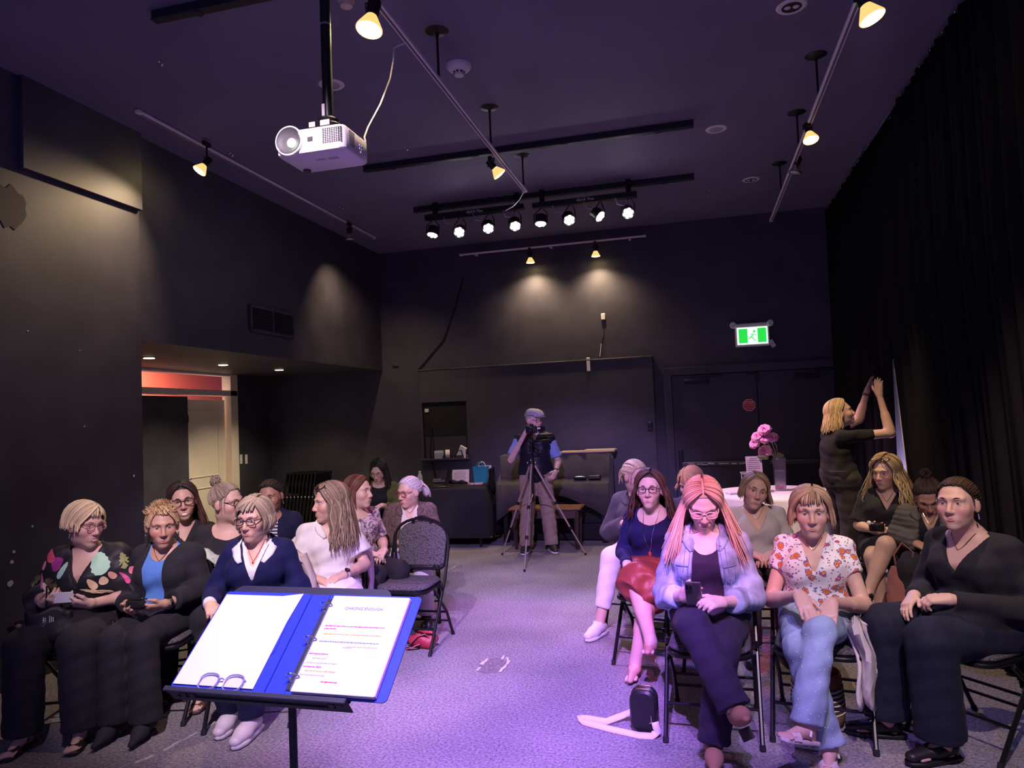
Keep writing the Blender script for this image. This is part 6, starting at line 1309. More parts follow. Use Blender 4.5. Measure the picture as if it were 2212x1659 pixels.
# ---- B: short blonde spiky hair, black cardigan over blue top
BLU = cloth('sky_blue_knit', (.10, .24, .62))
B = person('B', 'woman with short spiky blonde hair, black cardigan and blue top in the front row', 350, 1135, 4.2, a=-26, head=(4, 6, 0), skin='tan', g=1., hair=dict(style='short', col=(.72, .50, .26), col2=(.42, .26, .13), root=(.30, .18, .10), len=.012, n=110, bangs=26, bl=.002, bth=50, th=84, out=.004, spikes=170, spike_len=.034, w=.0072, vol=.99, lift=.05), face=dict(open=.004, earring=1, iris=(.12, .14, .16), lip=(.42, .12, .12)),
  arms={1: (V(.215, .0, .14), V(.10, .25, .11), V(-.6, .75, -.15), V(-.5, -.2, .6), 42), -1: (V(-.215, .0, .14), V(-.12, .26, .12), V(.75, .55, -.1), V(.4, -.3, .5), 42)},
  tops=[dict(name='blue_top', mat=BLU, sleeve=0, neck=('round', .075, .075), hem=-.03), dict(name='cardigan', mat=BLK, sleeve=1.72, open=(.06, .055), ox=.02, neck=('v', .1, .09), hem=-.07, wide=.01)], bottom=dict(kind='pants', mat=BLKP, flare=.075, hem=.97), shoes=('boot', (.022, .020, .03)), legs=legs_flat(.075, .42, .42, -.02, .05), chair_label='folding chair under the woman with spiky blonde hair')
neckl(B, 'B', None, .075, .055, mat('fine_gold', (.8, .6, .3), .25, 1.), .007)
b = MB().box((0, 0, 0), (.115, .05, .055), .015).build('purse', m_leath); b.location = toW(B, (B['AR'][1][2]+B['AR'][-1][2])/2+V(.02, .07, .025)); b.rotation_euler = (.2, 0, B['rz']-.25); tag(b, 'small black purse held in the lap of the spiky haired woman', 'purse')
for k in range(4): MB().rod((-.05, -.024+.016*k, .0285), (.05, -.024+.016*k, .0285), .003, 6).build('rib', m_leath, b)
MB().tube([(-.02, -.03, -.02), (-.03, -.04, -.05), (-.015, -.04, -.06)], .004, 6).build('zip_pull', m_steel, b)
def watch(pd, s, m, face_=None, t=.93, r=.031):
    e, w = pd['AR'][s][1], pd['AR'][s][2]; c = e+(w-e)*t; S, U, d = frame(w-e); M_ = np.stack([S, U, d], 1); k = MB().lathe([(r, -.009), (r+.003, -.009), (r+.003, .009), (r, .009)], c, M_, cap=False).build('watch', m, pd['P'])
    if face_ is not None: n = unit(np.asarray(face_)-d*(np.asarray(face_)@d)); S2, U2, d2 = frame(n); MB().lathe([(.018, 0), (.018, .007), (.015, .009)], c+n*r, np.stack([S2, U2, d2], 1)).build('watch_dial', m_black if m is not m_black else m_steel, k)
watch(B, -1, m_steel, (0, .5, 1))
# jacket hung on B's chair
def hung_jacket(pd, a, col, label, name='jacket_on_chair', w=.24):
    ca = pd['rz']; e = empty(name, tuple(pd['org']), ca); tag(e, label, 'jacket'); m = cloth('hung_%02d_%02d_%02d' % tuple(int(c*99) for c in col), col, .8, .9); P_ = np.zeros((16, 22, 3))
    for i in range(16):
        for j in range(22):
            u = j/21*2-1; t = i/15; x = u*w*(1.0+.12*t); top = .895-.09*abs(u)**2.2; fr = t < .25; z = top-.03+.035*math.sin(t*4*math.pi/2) if fr else top-(t-.25)*.62
            y = (-.155-.02*math.sin(u*3)-t*.24) if fr else (-.235-.03*t-.02*math.sin(u*8+t*3)); P_[i, j] = (x, y+.0, z+.006*math.sin(u*14+i))
    MB().grid(P_).build('back_panel', m, e, True, 0).modifiers.new('s', 'SOLIDIFY').thickness = .012
    for s in (1, -1):
        MB().tube([(s*w*.9, -.20, .82), (s*w*1.12, -.20, .68), (s*w*1.15, -.19, .52), (s*w*1.1, -.18, .38)], [.05, .048, .042, .036], 10, flat=.55).build('sleeve', m, e)
    return e
hung_jacket(B, 0, (.55, .62, .52), 'pale mint jacket hanging over the chair of the spiky haired woman')
# ---- C: long dark hair, glasses, laughing
C = person('C', 'laughing woman with long dark hair and glasses, dark top, in front of the open doorway', 395, 1082, 4.75, a=0, head=(0, 2, 6), skin='olive', g=1.12, hair=dict(style='long', col=(.030, .018, .016), col2=(.13, .055, .035), root=(.015, .010, .010), rootlen=.5, len=.30, n=190, out=.06, part=.0, ph0=60, w=.009, lift=.14, wave=.012), face=dict(smile=1., open=.010, glasses=dict(col=(.06, .03, .03), w=.052, h=.042, r=.0026), brow=(.02, .014, .012)), tops=[dict(name='dark_top', mat=BLK, sleeve=1.9, neck=('v', .12, .075), hem=-.06)], bottom=dict(kind='pants', mat=BLKP), chair_label='folding chair under the laughing woman with long dark hair')
# ---- D: grey bun, glasses, black top, head turned right
D_ = person('D', 'woman with a grey top bun and dark glasses in a black blouse, facing sideways', 490, 1085, 4.6, a=-8, head=(52, 4, 3), skin='fair', g=1.28, hair=dict(style='bun', col=(.36, .28, .21), col2=(.22, .16, .12), tie=(.12, -.55, .95), bun_r=.033, n=150, w=.008), face=dict(smile=.7, glasses=dict(col=(.05, .02, .02), w=.05, h=.042, r=.0028), brow=(.12, .08, .06)), tops=[dict(name='black_blouse', mat=BLK, sleeve=1.2, wide=.03, neck=('round', .095, .10), hem=-.08, boxy=1.1, lap=1)], bottom=dict(kind='pants', mat=BLKP), shoes=('sandal', (.12, .06, .04)), chair_label='folding chair under the woman with the grey top bun')
# ---- E: bob, glasses, navy sweater, white collar
E = person('E', 'woman with a grey blonde bob and glasses, navy sweater over a white collar', 550, 1120, 4.1, a=-14, head=(-32, 5, 0), skin='fair', g=1.02, shw=.94, bust=1.1, hair=dict(style='bob', col=(.52, .42, .31), col2=(.27, .19, .13), len=.09, n=180, bangs=20, out=.05, part=-.03, w=.009, curl=1.15, ph0=60, vol=1.05), face=dict(glasses=dict(col=(.07, .03, .05), r=.0026, w=.052, h=.036), iris=(.12, .14, .16)),
  arms={1: (V(.24, .0, .14), V(.19, .25, .13), V(-.4, .85, -.1), V(0, -.1, -1), 35), -1: (V(-.24, .0, .13), V(-.10, .27, .11), V(.8, .5, -.1), V(0, -.2, -1), 35)},
  tops=[dict(name='shirt', mat=cloth('white_shirt_cotton', (.80, .80, .84), .8, .25), sleeve=1.99, neck=('v', .13, .06), hem=-.02), dict(name='sweater', mat=cloth('navy_knit', (.010, .011, .075)), sleeve=1.80, collar=True, clen=.5, collar_mat=MATS['white_shirt_cotton'], neck=('v', .20, .085), hem=-.06, wr=.004)], bottom=dict(kind='pants', mat=cloth('navy_trousers', (.010, .011, .05)), flare=.06), shoes=('sneaker', (.72, .64, .66)), legs={1: (V(.13, .42, -.02), V(.10, .22, 0), V(.1, 1, 0)), -1: (V(-.06, .42, -.01), V(-.04, .36, 0), V(.25, 1, 0))}, chair_label='folding chair under the woman in the navy sweater')
neckl(E, 'E', None, .10, .05, mat('red_cord', (.5, .05, .05), .4), .008)
hung_jacket(E, 0, (.62, .52, .50), 'pale pink jacket draped on the navy sweater woman\'s chair')
# ---- F: dark hair tied back, navy cardigan, striped top
STR = cloth('striped_jersey', (.6, .58, .6)); N_, L_n, b_ = nodes(STR); wv = N_.new('ShaderNodeTexWave'); wv.bands_direction = 'Z'; wv.inputs['Scale'].default_value = 14; cr = N_.new('ShaderNodeValToRGB'); cr.color_ramp.interpolation = 'CONSTANT'; cr.color_ramp.elements[0].color = (.02, .02, .06, 1); cr.color_ramp.elements[1].position = .5; cr.color_ramp.elements[1].color = (.68, .66, .68, 1); tc_ = N_.new('ShaderNodeTexCoord'); L_n.new(tc_.outputs['Object'], wv.inputs['Vector']); L_n.new(wv.outputs['Fac'], cr.inputs['Fac']); L_n.new(cr.outputs[0], b_.inputs['Base Color'])
F_ = person('F', 'dark haired smiling woman in a navy cardigan and striped top by the folded chairs', 585, 1072, 5.4, a=-10, head=(-22, 8, 6), skin='brown', g=1.05, hair=dict(style='pony', col=(.020, .014, .014), col2=(.05, .03, .03), tie=(0, -.9, .1), len=.12, n=120, w=.009), face=dict(smile=.9, open=.007, earring=1), tops=[dict(name='striped_top', mat=STR, sleeve=0, neck=('round', .06, .075)), dict(name='cardigan', mat=cloth('navy_cardigan', (.012, .014, .05)), sleeve=1.85, open=(.05, .07))], bottom=dict(kind='pants', mat=BLKP), chair_label='folding chair under the woman in the striped top')
# ---- G: long hair, white blouse, profile to the left
WH = cloth('white_linen_blouse', (.78, .74, .76), .75, .8)
G = person('G', 'woman with long ash blonde hair and sunglasses on her head, white blouse, turned sideways', 712, 1085, 4.75, a=6, head=(-72, 3, 0), skin='fair', g=1.02, hair=dict(style='long', col=(.42, .31, .23), col2=(.23, .15, .11), root=(.22, .15, .11), len=.32, n=240, out=.04, part=.0, w=.009, wave=.03, ph0=62, vol=1.06, lift=.16), face=dict(smile=.9, shades=1), arms={1: (V(.21, .03, .12), V(.10, .24, .10), V(-.6, .7, -.2), V(0, -.1, -1), 30), -1: (V(-.22, .02, .12), V(-.05, .26, .115), V(.8, .5, -.1), V(0, -.2, -1), 30)},
  tops=[dict(name='blouse', mat=WH, sleeve=.62, wide=.03, neck=('v', .15, .06), collar=True, clen=.6, hem=-.07, boxy=1.02, wr=.005, lap=1)], bottom=dict(kind='pants', mat=cloth('pale_lilac_trousers', (.62, .58, .64), .8), flare=.07), shoes=('shoe', (.3, .2, .15)), legs=legs_flat(.09, .45, .44), chair_label='folding chair under the woman in the white blouse')
watch(G, -1, mat('cream_strap', (.7, .66, .64), .5), (0, .7, .7)); hung_jacket(G, 0, (.66, .56, .52), 'cream jacket hanging on the white blouse woman\'s chair', w=.255)
# ---- H: reddish brown hair, patterned top, looking right
PAT = cloth('lilac_patterned_cotton', (.5, .4, .5), .8); N_, L_n, b_ = nodes(PAT); nz = N_.new('ShaderNodeTexNoise'); nz.inputs['Scale'].default_value = 22; nz.inputs['Distortion'].default_value = 2.; cr = N_.new('ShaderNodeValToRGB'); cr.color_ramp.elements[0].position = .45; cr.color_ramp.elements[0].color = (.16, .10, .20, 1); cr.color_ramp.elements[1].position = .52; cr.color_ramp.elements[1].color = (.62, .50, .60, 1); tc_ = N_.new('ShaderNodeTexCoord'); L_n.new(tc_.outputs['Object'], nz.inputs['Vector']); L_n.new(nz.outputs['Fac'], cr.inputs['Fac']); L_n.new(cr.outputs[0], b_.inputs['Base Color'])
Hp = person('H', 'woman with auburn hair in a lilac patterned short sleeved top, looking to the right', 775, 1062, 5.5, a=30, head=(58, 0, 0), skin='pale', g=1.0, hair=dict(style='bob', col=(.20, .075, .055), col2=(.10, .035, .03), len=.10, n=130, out=.02, part=-.03, ph0=70), tops=[dict(name='patterned_top', mat=PAT, sleeve=.8, neck=('round', .07, .085), hem=-.06, wide=.012)], bottom=dict(kind='pants', mat=BLKP), chair_label='folding chair under the auburn haired woman')
hung_jacket(Hp, 0, (.03, .03, .08), 'dark navy jacket hanging on the auburn haired woman\'s chair', w=.23)
# ---- I: black hair, glasses, green cardigan at the sound desk
I_ = person('I', 'young woman with black hair and glasses in an olive cardigan, seated by the back table', 818, 1017, 7.8, a=-6, head=(-22, 26, 0), skin='pale', g=1.0, hair=dict(style='long', col=(.012, .010, .012), col2=(.03, .022, .022), len=.20, n=120, out=.03, part=-.01, w=.010), face=dict(glasses=dict(col=(.5, .35, .2)), smile=.5, lid=-.1), arms={1: (V(.20, .06, .13), V(.14, .30, .20), V(-.3, .9, -.1), V(0, 0, -1), 25), -1: (V(-.20, .06, .13), V(-.05, .28, .20), V(.5, .8, -.1), V(0, 0, -1), 25)}, tops=[dict(name='dark_dress', mat=BLK, sleeve=0, neck=('round', .05, .08), hem=-.08), dict(name='cardigan', mat=cloth('olive_knit', (.10, .11, .035)), sleeve=1.9, open=(.07, .13))], bottom=dict(kind='pants', mat=BLKP), chair_label='folding chair under the woman in the olive cardigan')
# ---- J: white ponytail, brown jacket
BRN = cloth('brown_tweed', (.13, .085, .08), .9, .6, var=(60, .5))
J = person('J', 'woman with a white ponytail and glasses in a brown jacket behind the empty chair', 884, 1062, 5.95, a=-4, head=(-48, 8, 0), skin='fair', g=1.05, hair=dict(style='pony', col=(.70, .64, .66), col2=(.48, .42, .44), tie=(0, -.92, .12), len=.15, n=140, w=.009, wisps=10), face=dict(glasses=dict(col=(.25, .06, .06), w=.054, h=.04, r=.0025), earring=1), tops=[dict(name='blouse', mat=cloth('cream_silk', (.70, .62, .60), .5), sleeve=0, neck=('v', .11, .06)), dict(name='jacket', mat=BRN, sleeve=1.9, open=(.055, .10), wide=.012, collar=True, neck=('v', .13, .08))], bottom=dict(kind='pants', mat=cloth('white_jeans', (.72, .68, .72), .8), flare=.06), legs=legs_flat(.11, .44, .40), chair_label='folding chair under the woman with the white ponytail')
neckl(J, 'J', None, .06, .05, m_steel)
# ---- K: photographer
VST = cloth('navy_quilted_nylon', (.012, .012, .022), .4, .2)
K = person('K', 'elderly man in flat cap, quilted navy vest and khaki trousers behind the tripod', 1153, 908, 8.45, a=2, head=(42, 6, 0), skin='pale', g=1.06, bust=.55, shw=1.22, stand=.93, hair=dict(style='short', col=(.55, .52, .50), col2=(.38, .36, .34), len=.0, th=72, ph0=95, n=60), face=dict(glasses=dict(col=(.10, .05, .05), w=.046, h=.03), brow=(.4, .38, .36)),
  arms={1: (V(.29, .06, .17), V(.12, .27, .47), V(-.35, .35, .85), V(-.85, .2, -.1), 40), -1: (V(-.27, -.03, .13), V(-.22, .20, .02), V(.35, .7, -.55), V(.8, -.2, -.3), 40)}, legs={s: (V(s*.12, .015, .50), V(s*.15, -.01, 0), V(s*.25, 1, 0)) for s in (1, -1)},
  tops=[dict(name='shirt', mat=cloth('light_blue_cotton', (.24, .34, .62), .8), sleeve=.78, wide=.02, neck=('v', .08, .05), collar=True, hem=-.02), dict(name='vest', mat=VST, sleeve=0., neck=('v', .09, .065), hem=-.10, quilt=1, wr=.002, inf=.022)], bottom=dict(kind='pants', mat=cloth('khaki_twill', (.36, .27, .20), .85, .7), flare=.075, knee=.078, hem=.97, wr=.005), shoes=('trainer', (.03, .028, .03)))
M = K['M']
cap = MB(); nu = 24; prof_ = []
for i, t in enumerate(np.linspace(0, 1, 8)): prof_.append([(.092*math.cos(a_)*math.sin(.35+t*1.3), -.004+(.112+.02*(math.sin(a_) > 0)*t)*math.sin(a_)*math.sin(.35+t*1.3)+.012, .058+.072*math.cos(t*1.5)-.004*math.sin(a_)) for a_ in np.arange(nu)*2*math.pi/nu])
b = MB().grid(np.array(prof_), closed_v=True); b.f.append(tuple(range(nu))[::-1]); co = b.build('flat_cap', cloth('grey_cap_tweed', (.42, .39, .42), .9, .3, var=(50, .3)), K['P']); co.matrix_local = M
pk_ = np.array([[(x, .085+.055*math.sqrt(max(0, 1-(x/.075)**2))*t, .058-.012*t-.10*x*x*10*.1) for x in np.linspace(-.072, .072, 12)] for t in np.linspace(0, 1, 4)]); bp_ = MB().grid(pk_).build('cap_peak', MATS['grey_cap_tweed'], co); bp_.modifiers.new('s', 'SOLIDIFY').thickness = .006
watch(K, -1, m_black, (-1, 0, 0))
# ---- L: grey hoodie, white trousers, sneakers
HOOD = cloth('grey_hoodie_fleece', (.085, .08, .10), .85, .6)
Lp = person('L', 'blonde woman in a grey hoodie and white trousers, looking down behind the navy top woman', 1372, 1028, 5.55, a=-14, head=(42, 16, 0), skin='fair', g=1.05, lean=.02, hair=dict(style='pony', col=(.62, .48, .34), col2=(.42, .30, .20), tie=(0, -.95, -.15), len=.12, n=140, w=.009, wisps=12), face=dict(glasses=dict(col=(.5, .4, .35), w=.046, h=.03)), arms={1: (V(.25, .0, .13), V(.06, .26, .24), V(-.9, .3, .2), V(0, -.4, -1), 35), -1: (V(-.2, .05, .15), V(-.08, .27, .22), V(.3, .8, .3), V(.3, -.5, -.6), 35)}, tops=[dict(name='undershirt', mat=BLK, sleeve=0, neck=('v', .12, .06)), dict(name='hoodie', mat=HOOD, sleeve=1.92, neck=('v', .16, .085), hem=-.05, wide=.012, collar=True, clen=.5)], bottom=dict(kind='pants', mat=cloth('white_stretch_trousers', (.76, .70, .70), .75, .3), flare=.052, knee=.07, hem=.74), shoes=('sneaker', (.74, .70, .70)), legs={1: (V(.12, .40, .01), V(.20, .52, 0), V(.25, 1, 0)), -1: (V(-.10, .42, -.02), V(-.10, .40, 0), V(-.1, 1, 0))}, chair_label='folding chair under the woman in the grey hoodie')
# ---- M: navy top, rust skirt, crossed bare legs
NAVY = cloth('navy_jersey', (.012, .012, .075), .8, .6)
Mp = person('M', 'woman with shoulder length brown hair and glasses, navy top and rust satin skirt, legs crossed', 1404, 1058, 4.75, a=-15, head=(-10, -4, 0), skin='pale', g=1.06, bust=1.08, hair=dict(style='long', col=(.075, .038, .030), col2=(.15, .075, .05), root=(.05, .028, .024), len=.21, n=210, out=.07, part=-.012, wave=.03, w=.009, ph0=60, curl=.3, lift=.16, vol=1.04), face=dict(smile=.25, glasses=dict(col=(.03, .02, .04), w=.05, h=.036, r=.0022)), arms={1: (V(.22, .0, .13), V(.12, .24, .10), V(-.4, .9, -.1), V(0, 0, -1), 30), -1: (V(-.22, .0, .12), V(-.14, .24, .09), V(.3, .9, -.15), V(0, 0, -1), 30)}, tops=[dict(name='navy_top', mat=NAVY, sleeve=1.95, neck=('round', .105, .10), hem=-.06, wr=.005)], bottom=dict(kind='skirt', name='satin_skirt', mat=cloth('rust_satin', (.24, .055, .040), .38, .6), len=.99, flare=.088, drop=.05), shoes=('pump', (.62, .34, .26)), legs=legs_cross(1, ax=.10, ay=.56, az=.17, kx=.0, kz=.05, low=.06), chair_label='folding chair under the woman in the rust skirt')
neckl(Mp, 'M', bvh(Mp['tops'][0]['obj']), .26, .055, m_steel, .016)
# ---- N: strawberry short hair, mostly hidden
Np = person('N', 'person with short strawberry blonde hair mostly hidden behind the denim jacket woman', 1492, 1045, 5.6, a=10, head=(-25, 18, 0), skin='pale', g=1., hair=dict(style='short', col=(.72, .42, .24), col2=(.52, .25, .14), len=.045, n=140, bangs=24, bl=.02, bth=62, w=.009, vol=1.05), tops=[dict(name='dark_top', mat=cloth('slate_knit', (.05, .05, .09)), sleeve=1.8)], bottom=dict(kind='pants', mat=BLKP), chair_label='folding chair under the strawberry blonde person')
# ---- O: denim jacket, phone
DEN = cloth('washed_denim', (.34, .42, .60), .85, .9, var=(9, .45)); DENd = cloth('denim_seam', (.16, .22, .38), .9)
O = person('O', 'woman with long strawberry blonde hair in a denim jacket looking down at her phone', 1519, 1088, 3.68, a=-3, head=(2, 30, 0), skin='pale', g=1.06, bust=1.05, lean=.015, hair=dict(style='long', col=(.80, .56, .42), col2=(.62, .38, .27), root=(.45, .25, .17), rootlen=.22, len=.29, n=280, part=0., out=.085, w=.0085, ph0=60, vol=1.04, lift=.14, wave=.01), face=dict(glasses=dict(col=(.80, .68, .64), w=.052, h=.036, r=.0028), lid=-.25, gaze=(0, 1, -.6)), arms={1: (V(.225, .02, .10), V(.105, .27, .165), V(-.45, .75, .35), V(-.85, .25, .35), 48), -1: (V(-.225, .02, .10), V(-.075, .30, .15), V(.60, .75, .15), V(.35, -.25, -.6), 38)},
  tops=[dict(name='plum_top', mat=cloth('plum_jersey', (.030, .018, .045), .8, .3), sleeve=0, neck=('round', .125, .085), hem=-.04), dict(name='denim_jacket', mat=DEN, sleeve=1.62, open=(.05, .10), neck=('v', .13, .085), cuff=True, collar=True, clen=.8, hem=-.05, wr=.006, inf=.021)], bottom=dict(kind='pants', mat=cloth('dark_plum_jeans', (.030, .022, .045), .85, .8), flare=.066, knee=.068, hem=.95, wr=.004), legs=legs_cross(1, ax=.12, ay=.62, az=.22, kx=.05, ky=.46, kz=.075, low=.02, fd=(-.45, .75, -.5)), shoes=('boot', (.36, .19, .11)), chair_label='folding chair under the woman in the denim jacket')
jk = O['tops'][1]['obj']; n0, T_ = O['nk'], O['T']; zb_ = O['H']
for s in (1, -1):
    for dx in (.012, .036): seam(jk, [(s*(.058+dx), n0[2]-.06), (s*(.075+dx), n0[2]-.18), (s*(.10+dx), zb_+.06)], .0016, 'placket_seam', DENd)
    seam(jk, [(s*.085, zb_+.275*T_), (s*.145, zb_+.28*T_)], .003, 'pocket_flap', DENd); seam(jk, [(s*.09, zb_+.27*T_), (s*.09, zb_+.21*T_), (s*.115, zb_+.19*T_), (s*.14, zb_+.21*T_), (s*.14, zb_+.27*T_)], .0016, 'pocket_seam', DENd)
e = empty('mobile_phone', tuple(toW(O, O['AR'][1][2]+V(-.055, .10, .04)))); e.rotation_euler = (R_(-32), 0, O['rz']); tag(e, 'grey mobile phone held by the woman in the denim jacket', 'phone')
MB().box((0, 0, 0), (.076, .009, .15), .004).build('case', mat('grey_phone', (.16, .14, .15), .3, .5), e); MB().box((.018, .007, .05), (.034, .004, .036), .004).build('camera_bump', mat('grey_phone2', (.10, .09, .10), .25, .5), e)
for q in ((.026, .06), (.026, .041), (.010, .051)): MB().lathe([(.006, 0), (.006, .003)], (q[0], .0085, q[1]), rot(-90, 0, 0), n=12).build('camera_lens', m_black, e)
MB().box((0, -.005, 0), (.068, .001, .14)).build('screen', mat('phone_screen', (.02, .02, .03), .1, emit=((.6, .65, .9), .6)), e)
# ---- P: bob, beige sweater, tilted head
Pp = person('P', 'woman with a brown bob and beige sweater tilting her head behind the floral blouse', 1630, 1060, 4.9, a=6, head=(14, 2, -16), skin='fair', g=1., hair=dict(style='bob', col=(.40, .28, .18), col2=(.22, .14, .09), len=.085, n=150, out=.018, part=.03, ph0=62, w=.009), face=dict(smile=.3, earring=1, brow=(.05, .03, .02)), tops=[dict(name='sweater', mat=cloth('beige_knit', (.56, .50, .48), .9), sleeve=1.95, neck=('v', .15, .095), hem=-.06, wide=.012)], bottom=dict(kind='pants', mat=BLKP), chair_label='folding chair under the woman in the beige sweater')
neckl(Pp, 'P', None, .07, .05, m_steel)
# ---- Q: floral blouse, light jeans
FLO = cloth('white_floral_cotton', (.8, .75, .75), .8, .4); N_, L_n, b_ = nodes(FLO); tc_ = N_.new('ShaderNodeTexCoord')
v1 = N_.new('ShaderNodeTexVoronoi'); v1.inputs['Scale'].default_value = 22; v2 = N_.new('ShaderNodeTexVoronoi'); v2.inputs['Scale'].default_value = 58; nz = N_.new('ShaderNodeTexNoise'); nz.inputs['Scale'].default_value = 30
ad = N_.new('ShaderNodeVectorMath'); ad.operation = 'MULTIPLY_ADD'; ad.inputs[1].default_value = (.03, .03, .03); L_n.new(nz.outputs['Color'], ad.inputs[0]); L_n.new(tc_.outputs['Object'], ad.inputs[2]); L_n.new(tc_.outputs['Object'], nz.inputs['Vector']); L_n.new(ad.outputs[0], v1.inputs['Vector']); L_n.new(ad.outputs[0], v2.inputs['Vector'])
r1 = N_.new('ShaderNodeValToRGB'); r1.color_ramp.interpolation = 'CONSTANT'; el = r1.color_ramp.elements; el[0].color = (.70, .22, .04, 1); el[1].position = .16; el[1].color = (.45, .04, .05, 1)
for p_, c_ in ((.22, (.85, .45, .10)), (.28, (.62, .06, .12)), (.34, (.12, .20, .42)), (.40, (.84, .78, .78))): x_ = el.new(p_); x_.color = c_+(1,)
L_n.new(v1.outputs['Distance'], r1.inputs['Fac'])
r2 = N_.new('ShaderNodeValToRGB'); r2.color_ramp.interpolation = 'CONSTANT'; el = r2.color_ramp.elements; el[0].color = (.55, .08, .14, 1); el[1].position = .14; el[1].color = (.16, .12, .30, 1); x_ = el.new(.26); x_.color = (.86, .80, .80, 1); L_n.new(v2.outputs['Distance'], r2.inputs['Fac'])
gt = N_.new('ShaderNodeMath'); gt.operation = 'GREATER_THAN'; gt.inputs[1].default_value = .40; L_n.new(v1.outputs['Distance'], gt.inputs[0]); mx = N_.new('ShaderNodeMix'); mx.data_type = 'RGBA'; L_n.new(gt.outputs[0], mx.inputs['Factor']); L_n.new(r1.outputs[0], mx.inputs['A']); L_n.new(r2.outputs[0], mx.inputs['B']); L_n.new(mx.outputs['Result'], b_.inputs['Base Color'])
JEAN = cloth('light_denim', (.30, .40, .52), .85, .8, var=(8, .25))
Q = person('Q', 'woman with a blonde bob in a colourful floral blouse, hands on crossed knee', 1752, 1106, 3.62, a=-2, head=(2, 2, 0), skin='fair', g=.98, shw=.93, bust=1.08, hair=dict(style='bob', col=(.56, .38, .24), col2=(.34, .20, .13), len=.085, n=190, bangs=34, bl=.02, bth=58, out=.014, part=-.01, w=.0085, ph0=64, curl=.2, vol=1.06), face=dict(brow=(.25, .16, .1), iris=(.1, .14, .16)), arms={1: (V(.215, .06, .08), V(.06, .36, .185), V(-.30, .85, -.40), V(-.1, -.3, -1), 16), -1: (V(-.215, .06, .08), V(-.075, .37, .165), V(.15, .8, -.60), V(0, -.5, -1), 16)}, tops=[dict(name='floral_blouse', mat=FLO, sleeve=.42, neck=('v', .16, .07), hem=-.05, wide=.010, wr=.004)], bottom=dict(kind='pants', name='jeans', mat=JEAN, flare=.064, knee=.062, hem=.97, wr=.0045), legs=legs_cross(-1, ax=.05, ay=.58, az=.13, kx=.02, ky=.46, kz=.06, low=-.06, fd=(.55, .8, -.35)), shoes=('sandal', (.74, .62, .60)), chair_label='folding chair under the woman in the floral blouse')
neckl(Q, 'Q', None, .06, .045, MATS['fine_gold'])
jn = [c for c in Q['P'].children if c.name.startswith('jeans')][0]; bv = bvh(jn); r_ = random.Random(9); b = MB()
for k in range(170):
    x_, z_ = r_.uniform(-.14, .14), r_.uniform(.10, .60); p_, n_ = front(bv, x_, z_, 1.2)
    if p_ is not None: b.ball(p_, r_.uniform(.0012, .0026), 5, 4)
b.build('rhinestones', mat('rhinestone', (.95, .95, 1.), .15), jn)['kind'] = 'stuff'
P_ = np.zeros((12, 9, 3))
for i in range(12):
    for j in range(9): t, u = i/11, j/8-.5; P_[i, j] = (-.17-.03*math.sin(t*2)+.10*u*(1-.3*t)+.012*math.sin(t*9), .28-.12*t*0+.04*math.sin(u*9+t*4), .60-.44*max(0, t-.12)+.015*math.cos(u*7))
o = MB().grid(P_).build('white_shawl', cloth('cream_shawl', (.72, .66, .62), .8)); o.location = tuple(Q['org']); o.rotation_euler = (0, 0, Q['rz']); o.modifiers.new('s', 'SOLIDIFY').thickness = .01; tag(o, 'cream shawl hanging from the lap of the woman in light jeans', 'shawl')
# ---- R: standing woman reaching to the curtain
R = person('R', 'standing blonde woman in black reaching up to adjust the curtain', 1815, 892, 6.35, a=112, head=(100, -14, 0), skin='fair', g=1.16, stand=.93, hair=dict(style='long', col=(.70, .54, .30), col2=(.44, .29, .14), len=.15, n=150, w=.010, wave=.015, out=.03, ph0=85, part=0., lift=.14), arms={1: (V(.21, .36, .40), V(.14, .32, .73), V(0, -.02, 1), V(-.7, .7, 0), 14), -1: (V(-.16, .26, .52), V(-.12, .33, .76), V(.1, .35, .95), V(.6, .6, -.2), [5, 8, 45, 60])}, legs={s: (V(s*.10, .02, .50), V(s*.11, -.01, 0), V(s*.15, 1, 0)) for s in (1, -1)}, tops=[dict(name='black_top', mat=cloth('black_knit', (.014, .013, .015), .9), sleeve=.62, neck=('round', .04, .08), hem=-.10, wr=.004)], bottom=dict(kind='pants', mat=cloth('charcoal_trousers', (.035, .032, .034), .85), flare=.08, hem=.98), shoes=('shoe', (.015, .015, .016)))
watch(R, -1, mat('brown_strap', (.12, .06, .04), .5), None)
# ---- S: blonde waves, black dress, crossed legs
S_ = person('S', 'blonde woman with wavy hair in a black dress, legs crossed, beside the curtain gap', 1913, 1020, 5.4, a=-6, head=(-30, 6, 0), skin='fair', g=.98, hair=dict(style='long', col=(.66, .50, .28), col2=(.36, .23, .12), root=(.25, .16, .09), len=.26, n=210, out=.075, part=-.02, wave=.045, w=.009, ph0=60, lift=.2, vol=1.04), face=dict(smile=.35, shades=1, lid=0.), arms={1: (V(.21, .02, .13), V(.08, .25, .13), V(-.4, .85, .2), V(-.5, -.2, .3), 45), -1: (V(-.21, .02, .13), V(-.08, .26, .14), V(.85, .4, .1), V(0, -.2, -1), 35)}, tops=[dict(name='black_dress', mat=BLK, sleeve=.85, wide=.03, neck=('v', .14, .085), hem=-.06)], bottom=dict(kind='skirt', name='dress_skirt', mat=BLK, len=.70, flare=.085, bare=True), legs=legs_cross(-1, ax=.10, ay=.58, az=.20, kx=.02, kz=.07), shoes=('pump', (.02, .02, .02)), chair_label='folding chair under the woman in the black dress')
neckl(S_, 'S', None, .09, .05, MATS['fine_gold'])
